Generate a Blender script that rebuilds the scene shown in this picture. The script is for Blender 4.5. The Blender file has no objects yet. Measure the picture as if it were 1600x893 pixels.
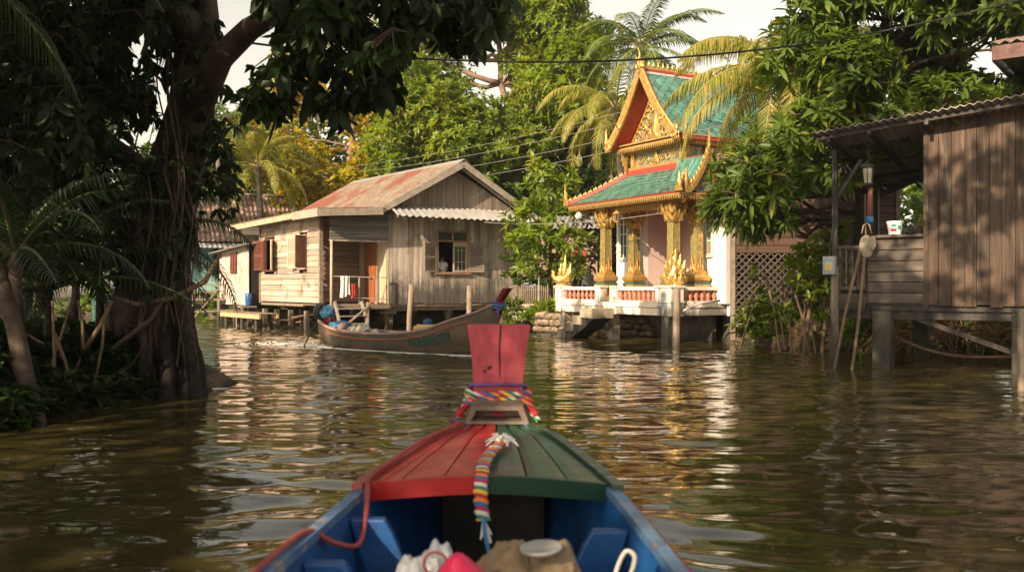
import bpy, math, random
import numpy as np
from mathutils import Vector, Matrix, Euler, noise as mnoise

R = math.radians
scene = bpy.context.scene
C = scene.collection
random.seed(7)
rng = np.random.default_rng(11)

# ------------------------------------------------------------ camera, sky, sun, exposure
CAM_Z = 1.4
FPX = 1450.0
cam_data = bpy.data.cameras.new('camera')
cam_data.sensor_width = 36.0
cam_data.lens = 36.0 * FPX / 1600.0
cam_data.clip_end = 2000.0
cam_data.clip_start = 0.05
cam_data.dof.use_dof = True
cam_data.dof.focus_distance = 24.0
cam_data.dof.aperture_fstop = 3.5
cam = bpy.data.objects.new('camera', cam_data)
cam.location = (0, 0, CAM_Z)
cam.rotation_euler = (R(90), 0, 0)
C.objects.link(cam)
scene.camera = cam

TO_SUN = Vector((-0.51, -0.71, 0.45)).normalized()
SUN_ELEV = math.asin(TO_SUN.z)
world = bpy.data.worlds.new('World')
scene.world = world
world.use_nodes = True
wn = world.node_tree
bg = wn.nodes['Background']
sky = wn.nodes.new('ShaderNodeTexSky')
sky.sky_type = 'NISHITA'
sky.sun_disc = False
sky.sun_elevation = SUN_ELEV
sky.sun_rotation = math.atan2(TO_SUN.x, TO_SUN.y)
sky.air_density = 2.2
sky.dust_density = 1.5
sky.ozone_density = 1.0
hsv = wn.nodes.new('ShaderNodeHueSaturation')
hsv.inputs['Saturation'].default_value = 0.16
warm = wn.nodes.new('ShaderNodeMix'); warm.data_type = 'RGBA'; warm.blend_type = 'MULTIPLY'
warm.inputs[0].default_value = 1.0
warm.inputs[7].default_value = (1.0, 0.93, 0.83, 1)
wn.links.new(sky.outputs[0], hsv.inputs['Color'])
wn.links.new(hsv.outputs[0], warm.inputs[6])
wn.links.new(warm.outputs[2], bg.inputs['Color'])
bg.inputs['Strength'].default_value = 0.12
sun_data = bpy.data.lights.new('sun', 'SUN')
sun_data.energy = 5.0
sun_data.angle = R(0.6)
sun_data.color = (1.0, 0.80, 0.56)
sun = bpy.data.objects.new('sun', sun_data)
sun.rotation_euler = TO_SUN.to_track_quat('Z', 'Y').to_euler()
sun.location = (-30, -25, 30)
C.objects.link(sun)
scene.view_settings.view_transform = 'Standard'
scene.view_settings.look = 'None'
scene.view_settings.exposure = 0.85
scene.view_settings.gamma = 1.0
scene.view_settings.use_curve_mapping = False
scene.render.engine = 'CYCLES'
cy = scene.cycles
cy.use_denoising = True
cy.max_bounces = 7
cy.diffuse_bounces = 3
cy.glossy_bounces = 3
cy.transmission_bounces = 4
cy.transparent_max_bounces = 6
cy.sample_clamp_indirect = 6.0
cy.use_fast_gi = False

# ------------------------------------------------------------ helpers
def W(px, py, d):
    """pixel of the 1600x893 photograph at depth d metres -> world point"""
    return Vector(((px - 800) / FPX * d, d, CAM_Z + (446.5 - py) / FPX * d))

def G(px, d, z=0.0):
    return Vector(((px - 800) / FPX * d, d, z))

class MB:
    def __init__(s):
        s.v = []; s.f = []; s.smooth = False
    def add(s, vs, fs):
        n = len(s.v)
        s.v += [tuple(v) for v in vs]
        s.f += [tuple(i + n for i in f) for f in fs]
        return s
    def box(s, x0, x1, y0, y1, z0, z1, M=None):
        vs = [Vector((x, y, z)) for z in (z0, z1) for y in (y0, y1) for x in (x0, x1)]
        if M is not None: vs = [M @ v for v in vs]
        return s.add(vs, [(0, 2, 3, 1), (4, 5, 7, 6), (0, 1, 5, 4), (2, 6, 7, 3), (0, 4, 6, 2), (1, 3, 7, 5)])
    def cbox(s, c, size, M=None):
        c = Vector(c); h = Vector(size) / 2
        vs = [Vector((x, y, z)) for z in (-h.z, h.z) for y in (-h.y, h.y) for x in (-h.x, h.x)]
        if M is not None: vs = [M @ v for v in vs]
        vs = [v + c for v in vs]
        return s.add(vs, [(0, 2, 3, 1), (4, 5, 7, 6), (0, 1, 5, 4), (2, 6, 7, 3), (0, 4, 6, 2), (1, 3, 7, 5)])
    def bar(s, a, b, w, h=None, up=(0, 0, 1)):
        """rectangular bar from a to b"""
        a = Vector(a); b = Vector(b); h = h or w
        d = (b - a); L = d.length
        if L < 1e-6: return s
        d.normalize(); up = Vector(up)
        if abs(d.dot(up)) > 0.99: up = Vector((1, 0, 0))
        x = d.cross(up).normalized(); y = x.cross(d).normalized()
        vs = []
        for p in (a, b):
            for i, j in ((-1, -1), (1, -1), (1, 1), (-1, 1)):
                vs.append(p + x * i * w / 2 + y * j * h / 2)
        return s.add(vs, [(0, 3, 2, 1), (4, 5, 6, 7), (0, 1, 5, 4), (1, 2, 6, 5), (2, 3, 7, 6), (3, 0, 4, 7)])
    def tube(s, pts, rad, seg=8, cap=True, jitter=0.0):
        pts = [Vector(p) for p in pts]
        n = len(pts)
        if not hasattr(rad, '__len__'): rad = [rad] * n
        ref = Vector((0.13, 0.21, 1)).normalized()
        d0 = (pts[1] - pts[0]).normalized()
        if abs(d0.dot(ref)) > 0.95: ref = Vector((1, 0.1, 0)).normalized()
        x = d0.cross(ref).normalized()
        vs = []
        for i, p in enumerate(pts):
            d = (pts[min(i + 1, n - 1)] - pts[max(i - 1, 0)])
            if d.length < 1e-7: d = d0
            d = d.normalized()
            x = (x - d * x.dot(d))
            if x.length < 1e-5: x = d.orthogonal()
            x.normalize(); y = d.cross(x)
            for k in range(seg):
                a = 2 * math.pi * k / seg
                r = rad[i] * (1 + (random.uniform(-jitter, jitter) if jitter else 0))
                vs.append(p + x * math.cos(a) * r + y * math.sin(a) * r)
        fs = []
        for i in range(n - 1):
            for k in range(seg):
                k2 = (k + 1) % seg
                fs.append((i * seg + k, i * seg + k2, (i + 1) * seg + k2, (i + 1) * seg + k))
        if cap:
            fs.append(tuple(range(seg - 1, -1, -1)))
            fs.append(tuple((n - 1) * seg + k for k in range(seg)))
        return s.add(vs, fs)
    def lathe(s, c, prof, seg=14, M=None):
        """prof: list of (r, z) about c; square profile when seg == 4"""
        c = Vector(c); vs = []; off = math.pi / 4 if seg == 4 else 0
        for r, z in prof:
            for k in range(seg):
                a = 2 * math.pi * k / seg + off
                v = Vector((r * math.cos(a), r * math.sin(a), z))
                if M is not None: v = M @ v
                vs.append(v + c)
        fs = []
        n = len(prof)
        for i in range(n - 1):
            for k in range(seg):
                k2 = (k + 1) % seg
                fs.append((i * seg + k, i * seg + k2, (i + 1) * seg + k2, (i + 1) * seg + k))
        fs.append(tuple(range(seg - 1, -1, -1)))
        fs.append(tuple((n - 1) * seg + k for k in range(seg)))
        return s.add(vs, fs)
    def quad(s, a, b, c, d):
        return s.add([a, b, c, d], [(0, 1, 2, 3)])
    def slab(s, a, b, c, d, t):
        """quad a b c d thickened by t along its normal"""
        a, b, c, d = map(Vector, (a, b, c, d))
        n = (b - a).cross(d - a).normalized() * t
        return s.add([a, b, c, d, a + n, b + n, c + n, d + n],
                     [(0, 3, 2, 1), (4, 5, 6, 7), (0, 1, 5, 4), (1, 2, 6, 5), (2, 3, 7, 6), (3, 0, 4, 7)])
    def prism(s, poly, ax, t0, t1, M=None):
        """extrude 2D polygon: ax 'y' -> poly in xz, 'x' -> poly in yz, 'z' -> poly in xy"""
        def P(u, w, t):
            v = {'y': (u, t, w), 'x': (t, u, w), 'z': (u, w, t)}[ax]
            v = Vector(v)
            return M @ v if M is not None else v
        n = len(poly)
        vs = [P(u, w, t0) for u, w in poly] + [P(u, w, t1) for u, w in poly]
        fs = [tuple(range(n - 1, -1, -1)), tuple(range(n, 2 * n))]
        fs += [(i, (i + 1) % n, n + (i + 1) % n, n + i) for i in range(n)]
        return s.add(vs, fs)
    def build(s, name, mat, parent=None, smooth=None, bevel=0.0, loc=None):
        me = bpy.data.meshes.new(name)
        me.from_pydata([tuple(v) for v in s.v], [], s.f)
        me.materials.append(mat)
        sm = s.smooth if smooth is None else smooth
        if sm:
            me.polygons.foreach_set('use_smooth', [True] * len(me.polygons))
        me.update()
        o = bpy.data.objects.new(name, me)
        C.objects.link(o)
        if parent is not None: o.parent = parent
        if loc is not None: o.location = loc
        if bevel:
            m = o.modifiers.new('bevel', 'BEVEL'); m.width = bevel; m.segments = 2; m.limit_method = 'ANGLE'
        return o

def fix_normals(o):
    import bmesh
    bm = bmesh.new(); bm.from_mesh(o.data)
    bmesh.ops.recalc_face_normals(bm, faces=bm.faces)
    bm.to_mesh(o.data); bm.free()

def np_mesh(name, verts, faces_flat, loop_n, mat, parent=None, smooth=False):
    """numpy mesh: verts (N,3), faces_flat int indices, loop_n verts per face (all the same)"""
    me = bpy.data.meshes.new(name)
    nf = len(faces_flat) // loop_n
    me.vertices.add(len(verts)); me.loops.add(len(faces_flat)); me.polygons.add(nf)
    me.vertices.foreach_set('co', np.ascontiguousarray(verts, dtype=np.float32).ravel())
    me.loops.foreach_set('vertex_index', np.ascontiguousarray(faces_flat, dtype=np.int32))
    me.polygons.foreach_set('loop_start', np.arange(0, nf * loop_n, loop_n, dtype=np.int32))
    if smooth: me.polygons.foreach_set('use_smooth', np.ones(nf, dtype=bool))
    me.update(calc_edges=True)
    me.materials.append(mat)
    o = bpy.data.objects.new(name, me)
    C.objects.link(o)
    if parent is not None: o.parent = parent
    return o

def thing(name, label, cat, loc=(0, 0, 0), rz=0.0, group=None):
    o = bpy.data.objects.new(name, None)
    o.empty_display_size = 0.2
    C.objects.link(o)
    o.location = loc; o.rotation_euler = (0, 0, rz)
    o['label'] = label; o['category'] = cat
    if group: o['group'] = group
    return o

def tag(o, label, cat, group=None, kind=None):
    o['label'] = label; o['category'] = cat
    if group: o['group'] = group
    if kind: o['kind'] = kind
    return o

def struct(o, label=None):
    o['kind'] = 'structure'
    if label: o['label'] = label
    return o

def copy_tree(o, parent=None):
    c = o.copy(); C.objects.link(c)
    if parent is not None: c.parent = parent
    for ch in list(o.children): copy_tree(ch, c)
    return c

# ------------------------------------------------------------ materials
def _nt(name):
    m = bpy.data.materials.new(name); m.use_nodes = True
    nt = m.node_tree; b = nt.nodes['Principled BSDF']
    return m, nt, b

def _mix(nt, fac, a, b, blend='MIX'):
    n = nt.nodes.new('ShaderNodeMix'); n.data_type = 'RGBA'; n.blend_type = blend
    for s, v in ((0, fac), (6, a), (7, b)):
        if hasattr(v, 'is_linked') or hasattr(v, 'node'): nt.links.new(v, n.inputs[s])
        elif s == 0: n.inputs[0].default_value = v
        else: n.inputs[s].default_value = (*v, 1)
    return n.outputs[2]

def _noise(nt, scale, coord, detail=4, rough=0.6, dist=0.0):
    mp = nt.nodes.new('ShaderNodeMapping')
    mp.inputs['Scale'].default_value = scale if hasattr(scale, '__len__') else (scale,) * 3
    nt.links.new(coord, mp.inputs['Vector'])
    n = nt.nodes.new('ShaderNodeTexNoise')
    n.inputs['Scale'].default_value = 1.0
    n.inputs['Detail'].default_value = detail
    n.inputs['Roughness'].default_value = rough
    n.inputs['Distortion'].default_value = dist
    nt.links.new(mp.outputs[0], n.inputs['Vector'])
    return n.outputs['Fac']

def _ramp(nt, v, lo, hi, a=0.0, b=1.0):
    if a > b: return _math(nt, 'SUBTRACT', a + b, _ramp(nt, v, lo, hi, b, a))
    n = nt.nodes.new('ShaderNodeMapRange'); n.interpolation_type = 'SMOOTHSTEP'
    n.inputs[1].default_value = lo; n.inputs[2].default_value = hi
    n.inputs[3].default_value = a; n.inputs[4].default_value = b
    nt.links.new(v, n.inputs[0])
    return n.outputs[0]

def _math(nt, op, a, b):
    n = nt.nodes.new('ShaderNodeMath'); n.operation = op
    for i, v in enumerate((a, b)):
        if isinstance(v, (int, float)): n.inputs[i].default_value = v
        else: nt.links.new(v, n.inputs[i])
    return n.outputs[0]

def mk(name, c1, c2, scale=4.0, rough=0.7, metal=0.0, bump=0.3, bscale=None, island=0.0,
       dirt=None, dirt_scale=1.5, dirt_at=(0.5, 0.7), grain=None, zstain=None, detail=5, spec=0.4, coat=0.0, bdist=0.02,
       wear=None, wear_scale=6.0, wear_at=(0.6, 0.66)):
    m, nt, b = _nt(name)
    tc = nt.nodes.new('ShaderNodeTexCoord').outputs['Object']
    g = {'x': (0.06, 1, 1), 'y': (1, 0.06, 1), 'z': (1, 1, 0.06), None: (1, 1, 1)}[grain]
    sc = scale if hasattr(scale, '__len__') else tuple(scale * k for k in g)
    scale = max(sc)
    geo = nt.nodes.new('ShaderNodeNewGeometry')
    # shift the grain from board to board
    if island:
        vm = nt.nodes.new('ShaderNodeVectorMath'); vm.operation = 'ADD'
        cb = nt.nodes.new('ShaderNodeMath'); cb.operation = 'MULTIPLY'; cb.inputs[1].default_value = 37.0
        nt.links.new(geo.outputs['Random Per Island'], cb.inputs[0])
        nt.links.new(tc, vm.inputs[0]); nt.links.new(cb.outputs[0], vm.inputs[1])
        tcg = vm.outputs[0]
    else: tcg = tc
    n1 = _noise(nt, sc, tcg, detail, 0.65)
    col = _mix(nt, _ramp(nt, n1, 0.3, 0.7), c1, c2)
    if island:
        r = _ramp(nt, geo.outputs['Random Per Island'], 0, 1, 1 - island, 1 + island * 0.6)
        hs = nt.nodes.new('ShaderNodeHueSaturation'); nt.links.new(r, hs.inputs['Value']); nt.links.new(col, hs.inputs['Color'])
        col = hs.outputs[0]
    if dirt:
        n2 = _noise(nt, dirt_scale, tc, 6, 0.7, 0.3)
        col = _mix(nt, _ramp(nt, n2, dirt_at[0], dirt_at[1], 0, 0.9), col, dirt)
    if wear:
        n4 = _noise(nt, wear_scale if hasattr(wear_scale, "__len__") else tuple(wear_scale * k for k in g), tcg, 6, 0.7, 0.2)
        col = _mix(nt, _ramp(nt, n4, wear_at[0], wear_at[1], 0, 0.85), col, wear)
    if zstain:   # (colour, z low, z high): mould creeping up with an uneven edge
        sx = nt.nodes.new('ShaderNodeSeparateXYZ'); nt.links.new(tc, sx.inputs[0])
        n3 = _noise(nt, (1.6, 1.6, 0.7), tc, 5, 0.7)
        off = _math(nt, 'ADD', sx.outputs[2], _ramp(nt, n3, 0.25, 0.75, 0.55, -0.55))
        col = _mix(nt, _ramp(nt, off, zstain[1], zstain[2], 0.85, 0.0), col, zstain[0])
    nt.links.new(col, b.inputs['Base Color'])
    b.inputs['Metallic'].default_value = metal
    b.inputs['Specular IOR Level'].default_value = spec
    rr = _ramp(nt, n1, 0.2, 0.8, max(rough - 0.12, 0.03), min(rough + 0.12, 1.0))
    nt.links.new(rr, b.inputs['Roughness'])
    if coat: b.inputs['Coat Weight'].default_value = coat; b.inputs['Coat Roughness'].default_value = 0.15
    if bump:
        nb = _noise(nt, tuple((bscale or scale * 2.5) * k for k in g), tcg, 6, 0.7)
        bp = nt.nodes.new('ShaderNodeBump'); bp.inputs['Strength'].default_value = bump
        bp.inputs['Distance'].default_value = bdist
        nt.links.new(nb, bp.inputs['Height']); nt.links.new(bp.outputs[0], b.inputs['Normal'])
    return m

def leafmat(name, ca, cb, cc=None, trans=0.35, rough=0.42, clump=0.7, spec=0.5, cc_at=(0.8, 0.9)):
    """leaf: colour varies leaf by leaf and branch by branch, light passes through"""
    m, nt, b = _nt(name)
    geo = nt.nodes.new('ShaderNodeNewGeometry')
    tc = nt.nodes.new('ShaderNodeTexCoord').outputs['Object']
    rnd = geo.outputs['Random Per Island']
    col = _mix(nt, rnd, ca, cb)
    n = _noise(nt, clump, tc, 2, 0.5)
    hs = nt.nodes.new('ShaderNodeHueSaturation')
    nt.links.new(_ramp(nt, n, 0.35, 0.65, 0.75, 1.25), hs.inputs['Value']); nt.links.new(col, hs.inputs['Color'])
    col = hs.outputs[0]
    if cc:
        wn_ = nt.nodes.new('ShaderNodeTexWhiteNoise'); wn_.noise_dimensions = '1D'
        nt.links.new(rnd, wn_.inputs['W'])
        f = _math(nt, 'ADD', wn_.outputs['Value'], _ramp(nt, _noise(nt, 0.45, tc, 2), 0.35, 0.65, -0.25, 0.25))
        col = _mix(nt, _ramp(nt, f, cc_at[0], cc_at[1]), col, cc)
    nt.links.new(col, b.inputs['Base Color'])
    b.inputs['Roughness'].default_value = rough
    b.inputs['Specular IOR Level'].default_value = spec
    tr = nt.nodes.new('ShaderNodeBsdfTranslucent')
    hs2 = nt.nodes.new('ShaderNodeHueSaturation'); hs2.inputs['Value'].default_value = 1.7; hs2.inputs['Saturation'].default_value = 1.1
    hs2.inputs['Hue'].default_value = 0.485
    nt.links.new(col, hs2.inputs['Color']); nt.links.new(hs2.outputs[0], tr.inputs['Color'])
    mx = nt.nodes.new('ShaderNodeMixShader'); mx.inputs[0].default_value = trans
    out = nt.nodes['Material Output']
    nt.links.new(b.outputs[0], mx.inputs[1]); nt.links.new(tr.outputs[0], mx.inputs[2])
    nt.links.new(mx.outputs[0], out.inputs['Surface'])
    return m

M = {}
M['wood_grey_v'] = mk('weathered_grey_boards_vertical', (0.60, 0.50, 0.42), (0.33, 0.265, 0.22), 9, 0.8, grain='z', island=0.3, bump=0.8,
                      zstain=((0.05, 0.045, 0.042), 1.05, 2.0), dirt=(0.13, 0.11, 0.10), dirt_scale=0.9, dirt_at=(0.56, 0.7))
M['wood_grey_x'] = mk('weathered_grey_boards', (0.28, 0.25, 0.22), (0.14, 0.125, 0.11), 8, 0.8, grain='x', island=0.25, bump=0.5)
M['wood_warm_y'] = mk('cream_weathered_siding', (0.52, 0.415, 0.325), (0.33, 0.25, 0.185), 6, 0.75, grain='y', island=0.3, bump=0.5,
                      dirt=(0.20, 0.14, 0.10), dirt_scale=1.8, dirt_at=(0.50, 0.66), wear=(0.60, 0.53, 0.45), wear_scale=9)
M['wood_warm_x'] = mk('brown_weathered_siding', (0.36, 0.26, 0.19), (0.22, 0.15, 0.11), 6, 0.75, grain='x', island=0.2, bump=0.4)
M['wood_post'] = mk('weathered_timber_post', (0.27, 0.21, 0.15), (0.15, 0.115, 0.085), 9, 0.85, grain='z', bump=0.6,
                    zstain=((0.022, 0.02, 0.016), 0.3, 0.75))
M['wood_beam'] = mk('weathered_timber_beam', (0.30, 0.23, 0.17), (0.17, 0.13, 0.10), 9, 0.8, bump=0.4, island=0.2)
M['wood_fascia'] = mk('pale_weathered_fascia', (0.42, 0.35, 0.28), (0.27, 0.22, 0.18), 6, 0.8, bump=0.4, island=0.15)
M['wood_dark_z'] = mk('dark_brown_boards', (0.10, 0.058, 0.036), (0.036, 0.025, 0.018), 10, 0.72, grain='z', island=0.4, bump=0.9, wear=(0.16, 0.115, 0.085), wear_scale=12, wear_at=(0.54, 0.66),
                      dirt=(0.06, 0.045, 0.035), dirt_scale=1.3)
M['wood_dark_x'] = mk('grey_brown_boards', (0.13, 0.10, 0.078), (0.055, 0.042, 0.034), 8, 0.75, grain='x', island=0.28, bump=0.6)
M['wood_black'] = mk('near_black_timber', (0.05, 0.04, 0.032), (0.025, 0.02, 0.017), 8, 0.6, grain='z', bump=0.5)  # very dark timber for floors, posts and rafters
M['brown_paint'] = mk('brown_painted_timber', (0.17, 0.06, 0.035), (0.11, 0.04, 0.025), 6, 0.5, bump=0.2)
M['door_wood'] = mk('varnished_door_timber', (0.34, 0.12, 0.045), (0.20, 0.065, 0.025), 8, 0.4, grain='z', bump=0.15)
M['shutter'] = mk('cream_shutter_paint', (0.60, 0.50, 0.38), (0.46, 0.36, 0.26), 8, 0.6, bump=0.2, island=0.1)
M['shutter_grey'] = mk('faded_brown_shutter', (0.33, 0.27, 0.22), (0.22, 0.17, 0.14), 8, 0.7, bump=0.2, island=0.15)
M['dark'] = mk('dark_interior', (0.02, 0.017, 0.015), (0.012, 0.01, 0.01), 2, 0.9, bump=0)  # near-black, the shade of unlit interiors put into the colour
M['rust_roof'] = mk('weathered_zinc_roof_with_rust', (0.29, 0.225, 0.17), (0.17, 0.125, 0.09), (4, 12, 4), 0.7, metal=0.0, bump=0.3,
                    dirt=(0.21, 0.06, 0.035), dirt_scale=(0.3, 0.5, 0.3), dirt_at=(0.50, 0.58), wear=(0.13, 0.085, 0.06), wear_scale=(5, 16, 5), wear_at=(0.52, 0.66), detail=8)
M['zinc'] = mk('pale_zinc_sheet', (0.44, 0.43, 0.41), (0.30, 0.285, 0.27), 3, 0.45, metal=0.25, bump=0.1,
               dirt=(0.28, 0.19, 0.13), dirt_scale=2.2, dirt_at=(0.58, 0.72))
M['zinc_wall'] = mk('corrugated_shed_sheet', (0.50, 0.44, 0.38), (0.36, 0.30, 0.26), 3, 0.55, metal=0.1, bump=0.1,
                    dirt=(0.36, 0.19, 0.10), dirt_scale=(2.5, 2.5, 0.8), dirt_at=(0.52, 0.68))
M['red_rust'] = mk('rusty_red_brown_sheet', (0.22, 0.12, 0.09), (0.35, 0.27, 0.23), 2.5, 0.7, bump=0.3, dirt=(0.11, 0.06, 0.05), dirt_scale=2)
M['teal_wall'] = mk('teal_painted_boards', (0.22, 0.42, 0.38), (0.30, 0.50, 0.45), 3, 0.7, bump=0.2, island=0.08)
M['white_wall'] = mk('white_plaster', (0.78, 0.76, 0.73), (0.68, 0.65, 0.61), 1.5, 0.7, bump=0.12)
M['pink_wall'] = mk('pale_pink_plaster', (0.62, 0.46, 0.40), (0.56, 0.41, 0.36), 1.5, 0.7, bump=0.1)
M['white_stone'] = mk('stained_white_concrete', (0.74, 0.70, 0.64), (0.62, 0.57, 0.51), 3, 0.75, bump=0.25,
                      dirt=(0.30, 0.24, 0.18), dirt_scale=2.8, dirt_at=(0.56, 0.68), zstain=((0.09, 0.075, 0.055), 0.62, 1.12))
M['wet_stone'] = mk('dark_wet_concrete', (0.13, 0.11, 0.08), (0.07, 0.055, 0.042), 4, 0.7, bump=0.5,
                    zstain=((0.035, 0.03, 0.024), 0.12, 0.6))
M['pier_stone'] = mk('waterline_stained_concrete', (0.46, 0.40, 0.31), (0.32, 0.27, 0.20), 4, 0.8, bump=0.4,
                    zstain=((0.03, 0.026, 0.02), 0.25, 0.75))
M['step_stone'] = mk('mossy_concrete_steps', (0.40, 0.34, 0.25), (0.26, 0.21, 0.15), 4, 0.8, bump=0.4,
                    zstain=((0.035, 0.03, 0.024), 0.25, 0.65))
M['baluster'] = mk('faded_red_baluster', (0.42, 0.13, 0.085), (0.55, 0.22, 0.15), 9, 0.55, bump=0.15)
M['tile'] = mk('green_glazed_tile', (0.055, 0.175, 0.135), (0.12, 0.26, 0.20), 3, 0.28, bump=0.1, island=0.35, spec=0.6,
               dirt=(0.10, 0.17, 0.10), dirt_scale=1.4, dirt_at=(0.58, 0.75))
M['red_paint'] = mk('temple_red_paint', (0.42, 0.055, 0.04), (0.32, 0.045, 0.032), 5, 0.5, bump=0.08)
M['gold'] = mk('gilded_plaster', (0.66, 0.43, 0.14), (0.40, 0.22, 0.06), 14, 0.38, metal=0.55, bump=0.5, bscale=40, bdist=0.01)
M['gold_flat'] = mk('gold_painted_trim', (0.64, 0.43, 0.17), (0.42, 0.26, 0.09), 10, 0.42, metal=0.45, bump=0.3, bscale=30, bdist=0.01)

def mosaic(name, bgc, scale=22.0, thr=0.22, gold=(0.80, 0.50, 0.13)):
    m, nt, b = _nt(name)
    tc = nt.nodes.new('ShaderNodeTexCoord').outputs['Object']
    nz = nt.nodes.new('ShaderNodeTexNoise'); nz.inputs['Scale'].default_value = scale * 0.32
    nz.inputs['Detail'].default_value = 1.0; nz.inputs['Distortion'].default_value = 2.2
    nt.links.new(tc, nz.inputs['Vector'])
    n = nz.outputs['Fac']
    d = _math(nt, 'ABSOLUTE', _math(nt, 'SUBTRACT', n, 0.5), 0)
    f = _ramp(nt, d, 0.035, 0.06, 1, 0)
    vo = nt.nodes.new('ShaderNodeTexVoronoi'); vo.inputs['Scale'].default_value = scale * 2.2
    nt.links.new(tc, vo.inputs['Vector'])
    chip = _mix(nt, 0.35, bgc, vo.outputs['Color'], 'MULTIPLY')
    col = _mix(nt, f, chip, gold)
    nt.links.new(col, b.inputs['Base Color'])
    nt.links.new(_ramp(nt, f, 0, 1, 0.15, 0.5), b.inputs['Metallic'])
    b.inputs['Roughness'].default_value = 0.3
    bp = nt.nodes.new('ShaderNodeBump'); bp.inputs['Strength'].default_value = 0.9; bp.inputs['Distance'].default_value = 0.03
    nt.links.new(f, bp.inputs['Height']); nt.links.new(bp.outputs[0], b.inputs['Normal'])
    return m
M['mosaic'] = mosaic('green_mirror_mosaic_with_gold_scrolls', (0.16, 0.30, 0.26), 22)
M['mosaic_fine'] = mosaic('mirror_mosaic_column', (0.22, 0.27, 0.13), 40)
M['band_green'] = mk('dark_green_band', (0.03, 0.09, 0.07), (0.06, 0.14, 0.10), 20, 0.3, bump=0.2)
M['glass'] = mk('window_glass', (0.02, 0.045, 0.04), (0.03, 0.06, 0.05), 1.5, 0.08, bump=0, spec=0.8)
M['glass_red'] = mk('coloured_window_glass', (0.30, 0.17, 0.08), (0.10, 0.20, 0.14), 3, 0.08, bump=0, spec=0.8)
M['bark'] = mk('rough_tree_bark', (0.12, 0.09, 0.065), (0.06, 0.045, 0.035), 5, 0.9, bump=1.0, bscale=9, grain=None, bdist=0.06)
M['bark_dark'] = mk('dark_fig_bark', (0.15, 0.10, 0.072), (0.055, 0.038, 0.029), 4, 0.85, bump=1.0, bscale=11, bdist=0.08, zstain=((0.013, 0.011, 0.009), 0.55, 1.05))
M['bark_pale'] = mk('pale_branch_bark', (0.32, 0.20, 0.13), (0.18, 0.12, 0.085), 5, 0.85, bump=0.8, bscale=10, bdist=0.05)
M['palm_bark'] = mk('ringed_palm_bark', (0.22, 0.18, 0.14), (0.12, 0.10, 0.08), 6, 0.9, bump=0.8, bscale=12)
M['rachis'] = mk('palm_midrib', (0.34, 0.30, 0.08), (0.22, 0.20, 0.05), 4, 0.5, bump=0.1)
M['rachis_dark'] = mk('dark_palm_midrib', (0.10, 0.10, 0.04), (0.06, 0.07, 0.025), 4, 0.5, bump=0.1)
M['stick'] = mk('dry_stick', (0.20, 0.13, 0.08), (0.12, 0.08, 0.05), 8, 0.85, bump=0.3)
M['root'] = mk('hanging_root', (0.10, 0.07, 0.05), (0.055, 0.038, 0.03), 8, 0.85, bump=0.4)
M['rope_pale'] = mk('pale_rope', (0.55, 0.52, 0.45), (0.40, 0.37, 0.31), 20, 0.8, bump=0.4)
M['cable_black'] = mk('black_cable', (0.02, 0.02, 0.02), (0.03, 0.03, 0.03), 4, 0.6, bump=0)
M['cable_pale'] = mk('pale_cable', (0.26, 0.24, 0.20), (0.2, 0.18, 0.15), 4, 0.5, bump=0)
M['concrete'] = mk('concrete_pole', (0.38, 0.36, 0.32), (0.28, 0.26, 0.23), 3, 0.8, bump=0.3)
M['boat_red'] = mk('glossy_red_boat_paint', (0.55, 0.03, 0.024), (0.38, 0.026, 0.02), 9, 0.34, bump=0.08, bscale=12, spec=0.4, coat=0.15,
                   wear=(0.17, 0.045, 0.03), wear_scale=(30, 6, 20), wear_at=(0.62, 0.68))
M['boat_green'] = mk('glossy_green_boat_paint', (0.022, 0.085, 0.045), (0.018, 0.065, 0.035), 3, 0.34, bump=0.08, bscale=12, spec=0.4, coat=0.15,
                     wear=(0.14, 0.10, 0.04), wear_scale=(30, 6, 20), wear_at=(0.64, 0.70))
M['boat_red_lip'] = mk('bright_red_boat_edge', (0.40, 0.014, 0.012), (0.30, 0.012, 0.010), 3, 0.4, bump=0.05)
M['boat_green_lip'] = mk('dark_green_boat_edge', (0.007, 0.036, 0.018), (0.006, 0.03, 0.015), 3, 0.4, bump=0.05)
M['boat_pink'] = mk('faded_pink_red_prow_paint', (0.47, 0.062, 0.075), (0.34, 0.04, 0.05), (14, 14, 2.5), 0.55, bump=0.5, bscale=30,
                    wear=(0.20, 0.035, 0.04), wear_scale=(22, 22, 5), wear_at=(0.56, 0.70), dirt=(0.16, 0.04, 0.04), dirt_scale=(9, 9, 5), dirt_at=(0.60, 0.72))
M['boat_blue'] = mk('blue_boat_paint', (0.015, 0.095, 0.29), (0.010, 0.055, 0.18), 4, 0.38, bump=0.3, bscale=14,
                    wear=(0.05, 0.06, 0.08), wear_scale=8, wear_at=(0.60, 0.68), dirt=(0.02, 0.03, 0.045), dirt_scale=4, dirt_at=(.55,.7))
M['boat_rail'] = mk('scuffed_pale_blue_gunwale', (0.10, 0.18, 0.29), (0.05, 0.11, 0.23), 7, 0.4, bump=0.2, wear=(0.30, 0.25, 0.22), wear_scale=9, wear_at=(0.55, 0.65))
M['boat_dark'] = mk('near_black_bilge', (0.035, 0.028, 0.02), (0.02, 0.016, 0.012), 5, 0.7, bump=0.3)
M['boat_floor'] = mk('worn_floor_boards', (0.15, 0.10, 0.06), (0.09, 0.06, 0.04), 7, 0.7, bump=0.3, grain='x', island=0.2)
M['boat_orange'] = mk('faded_orange_hull_trim', (0.42, 0.12, 0.06), (0.28, 0.08, 0.05), 5, 0.6, bump=0.2)
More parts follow.
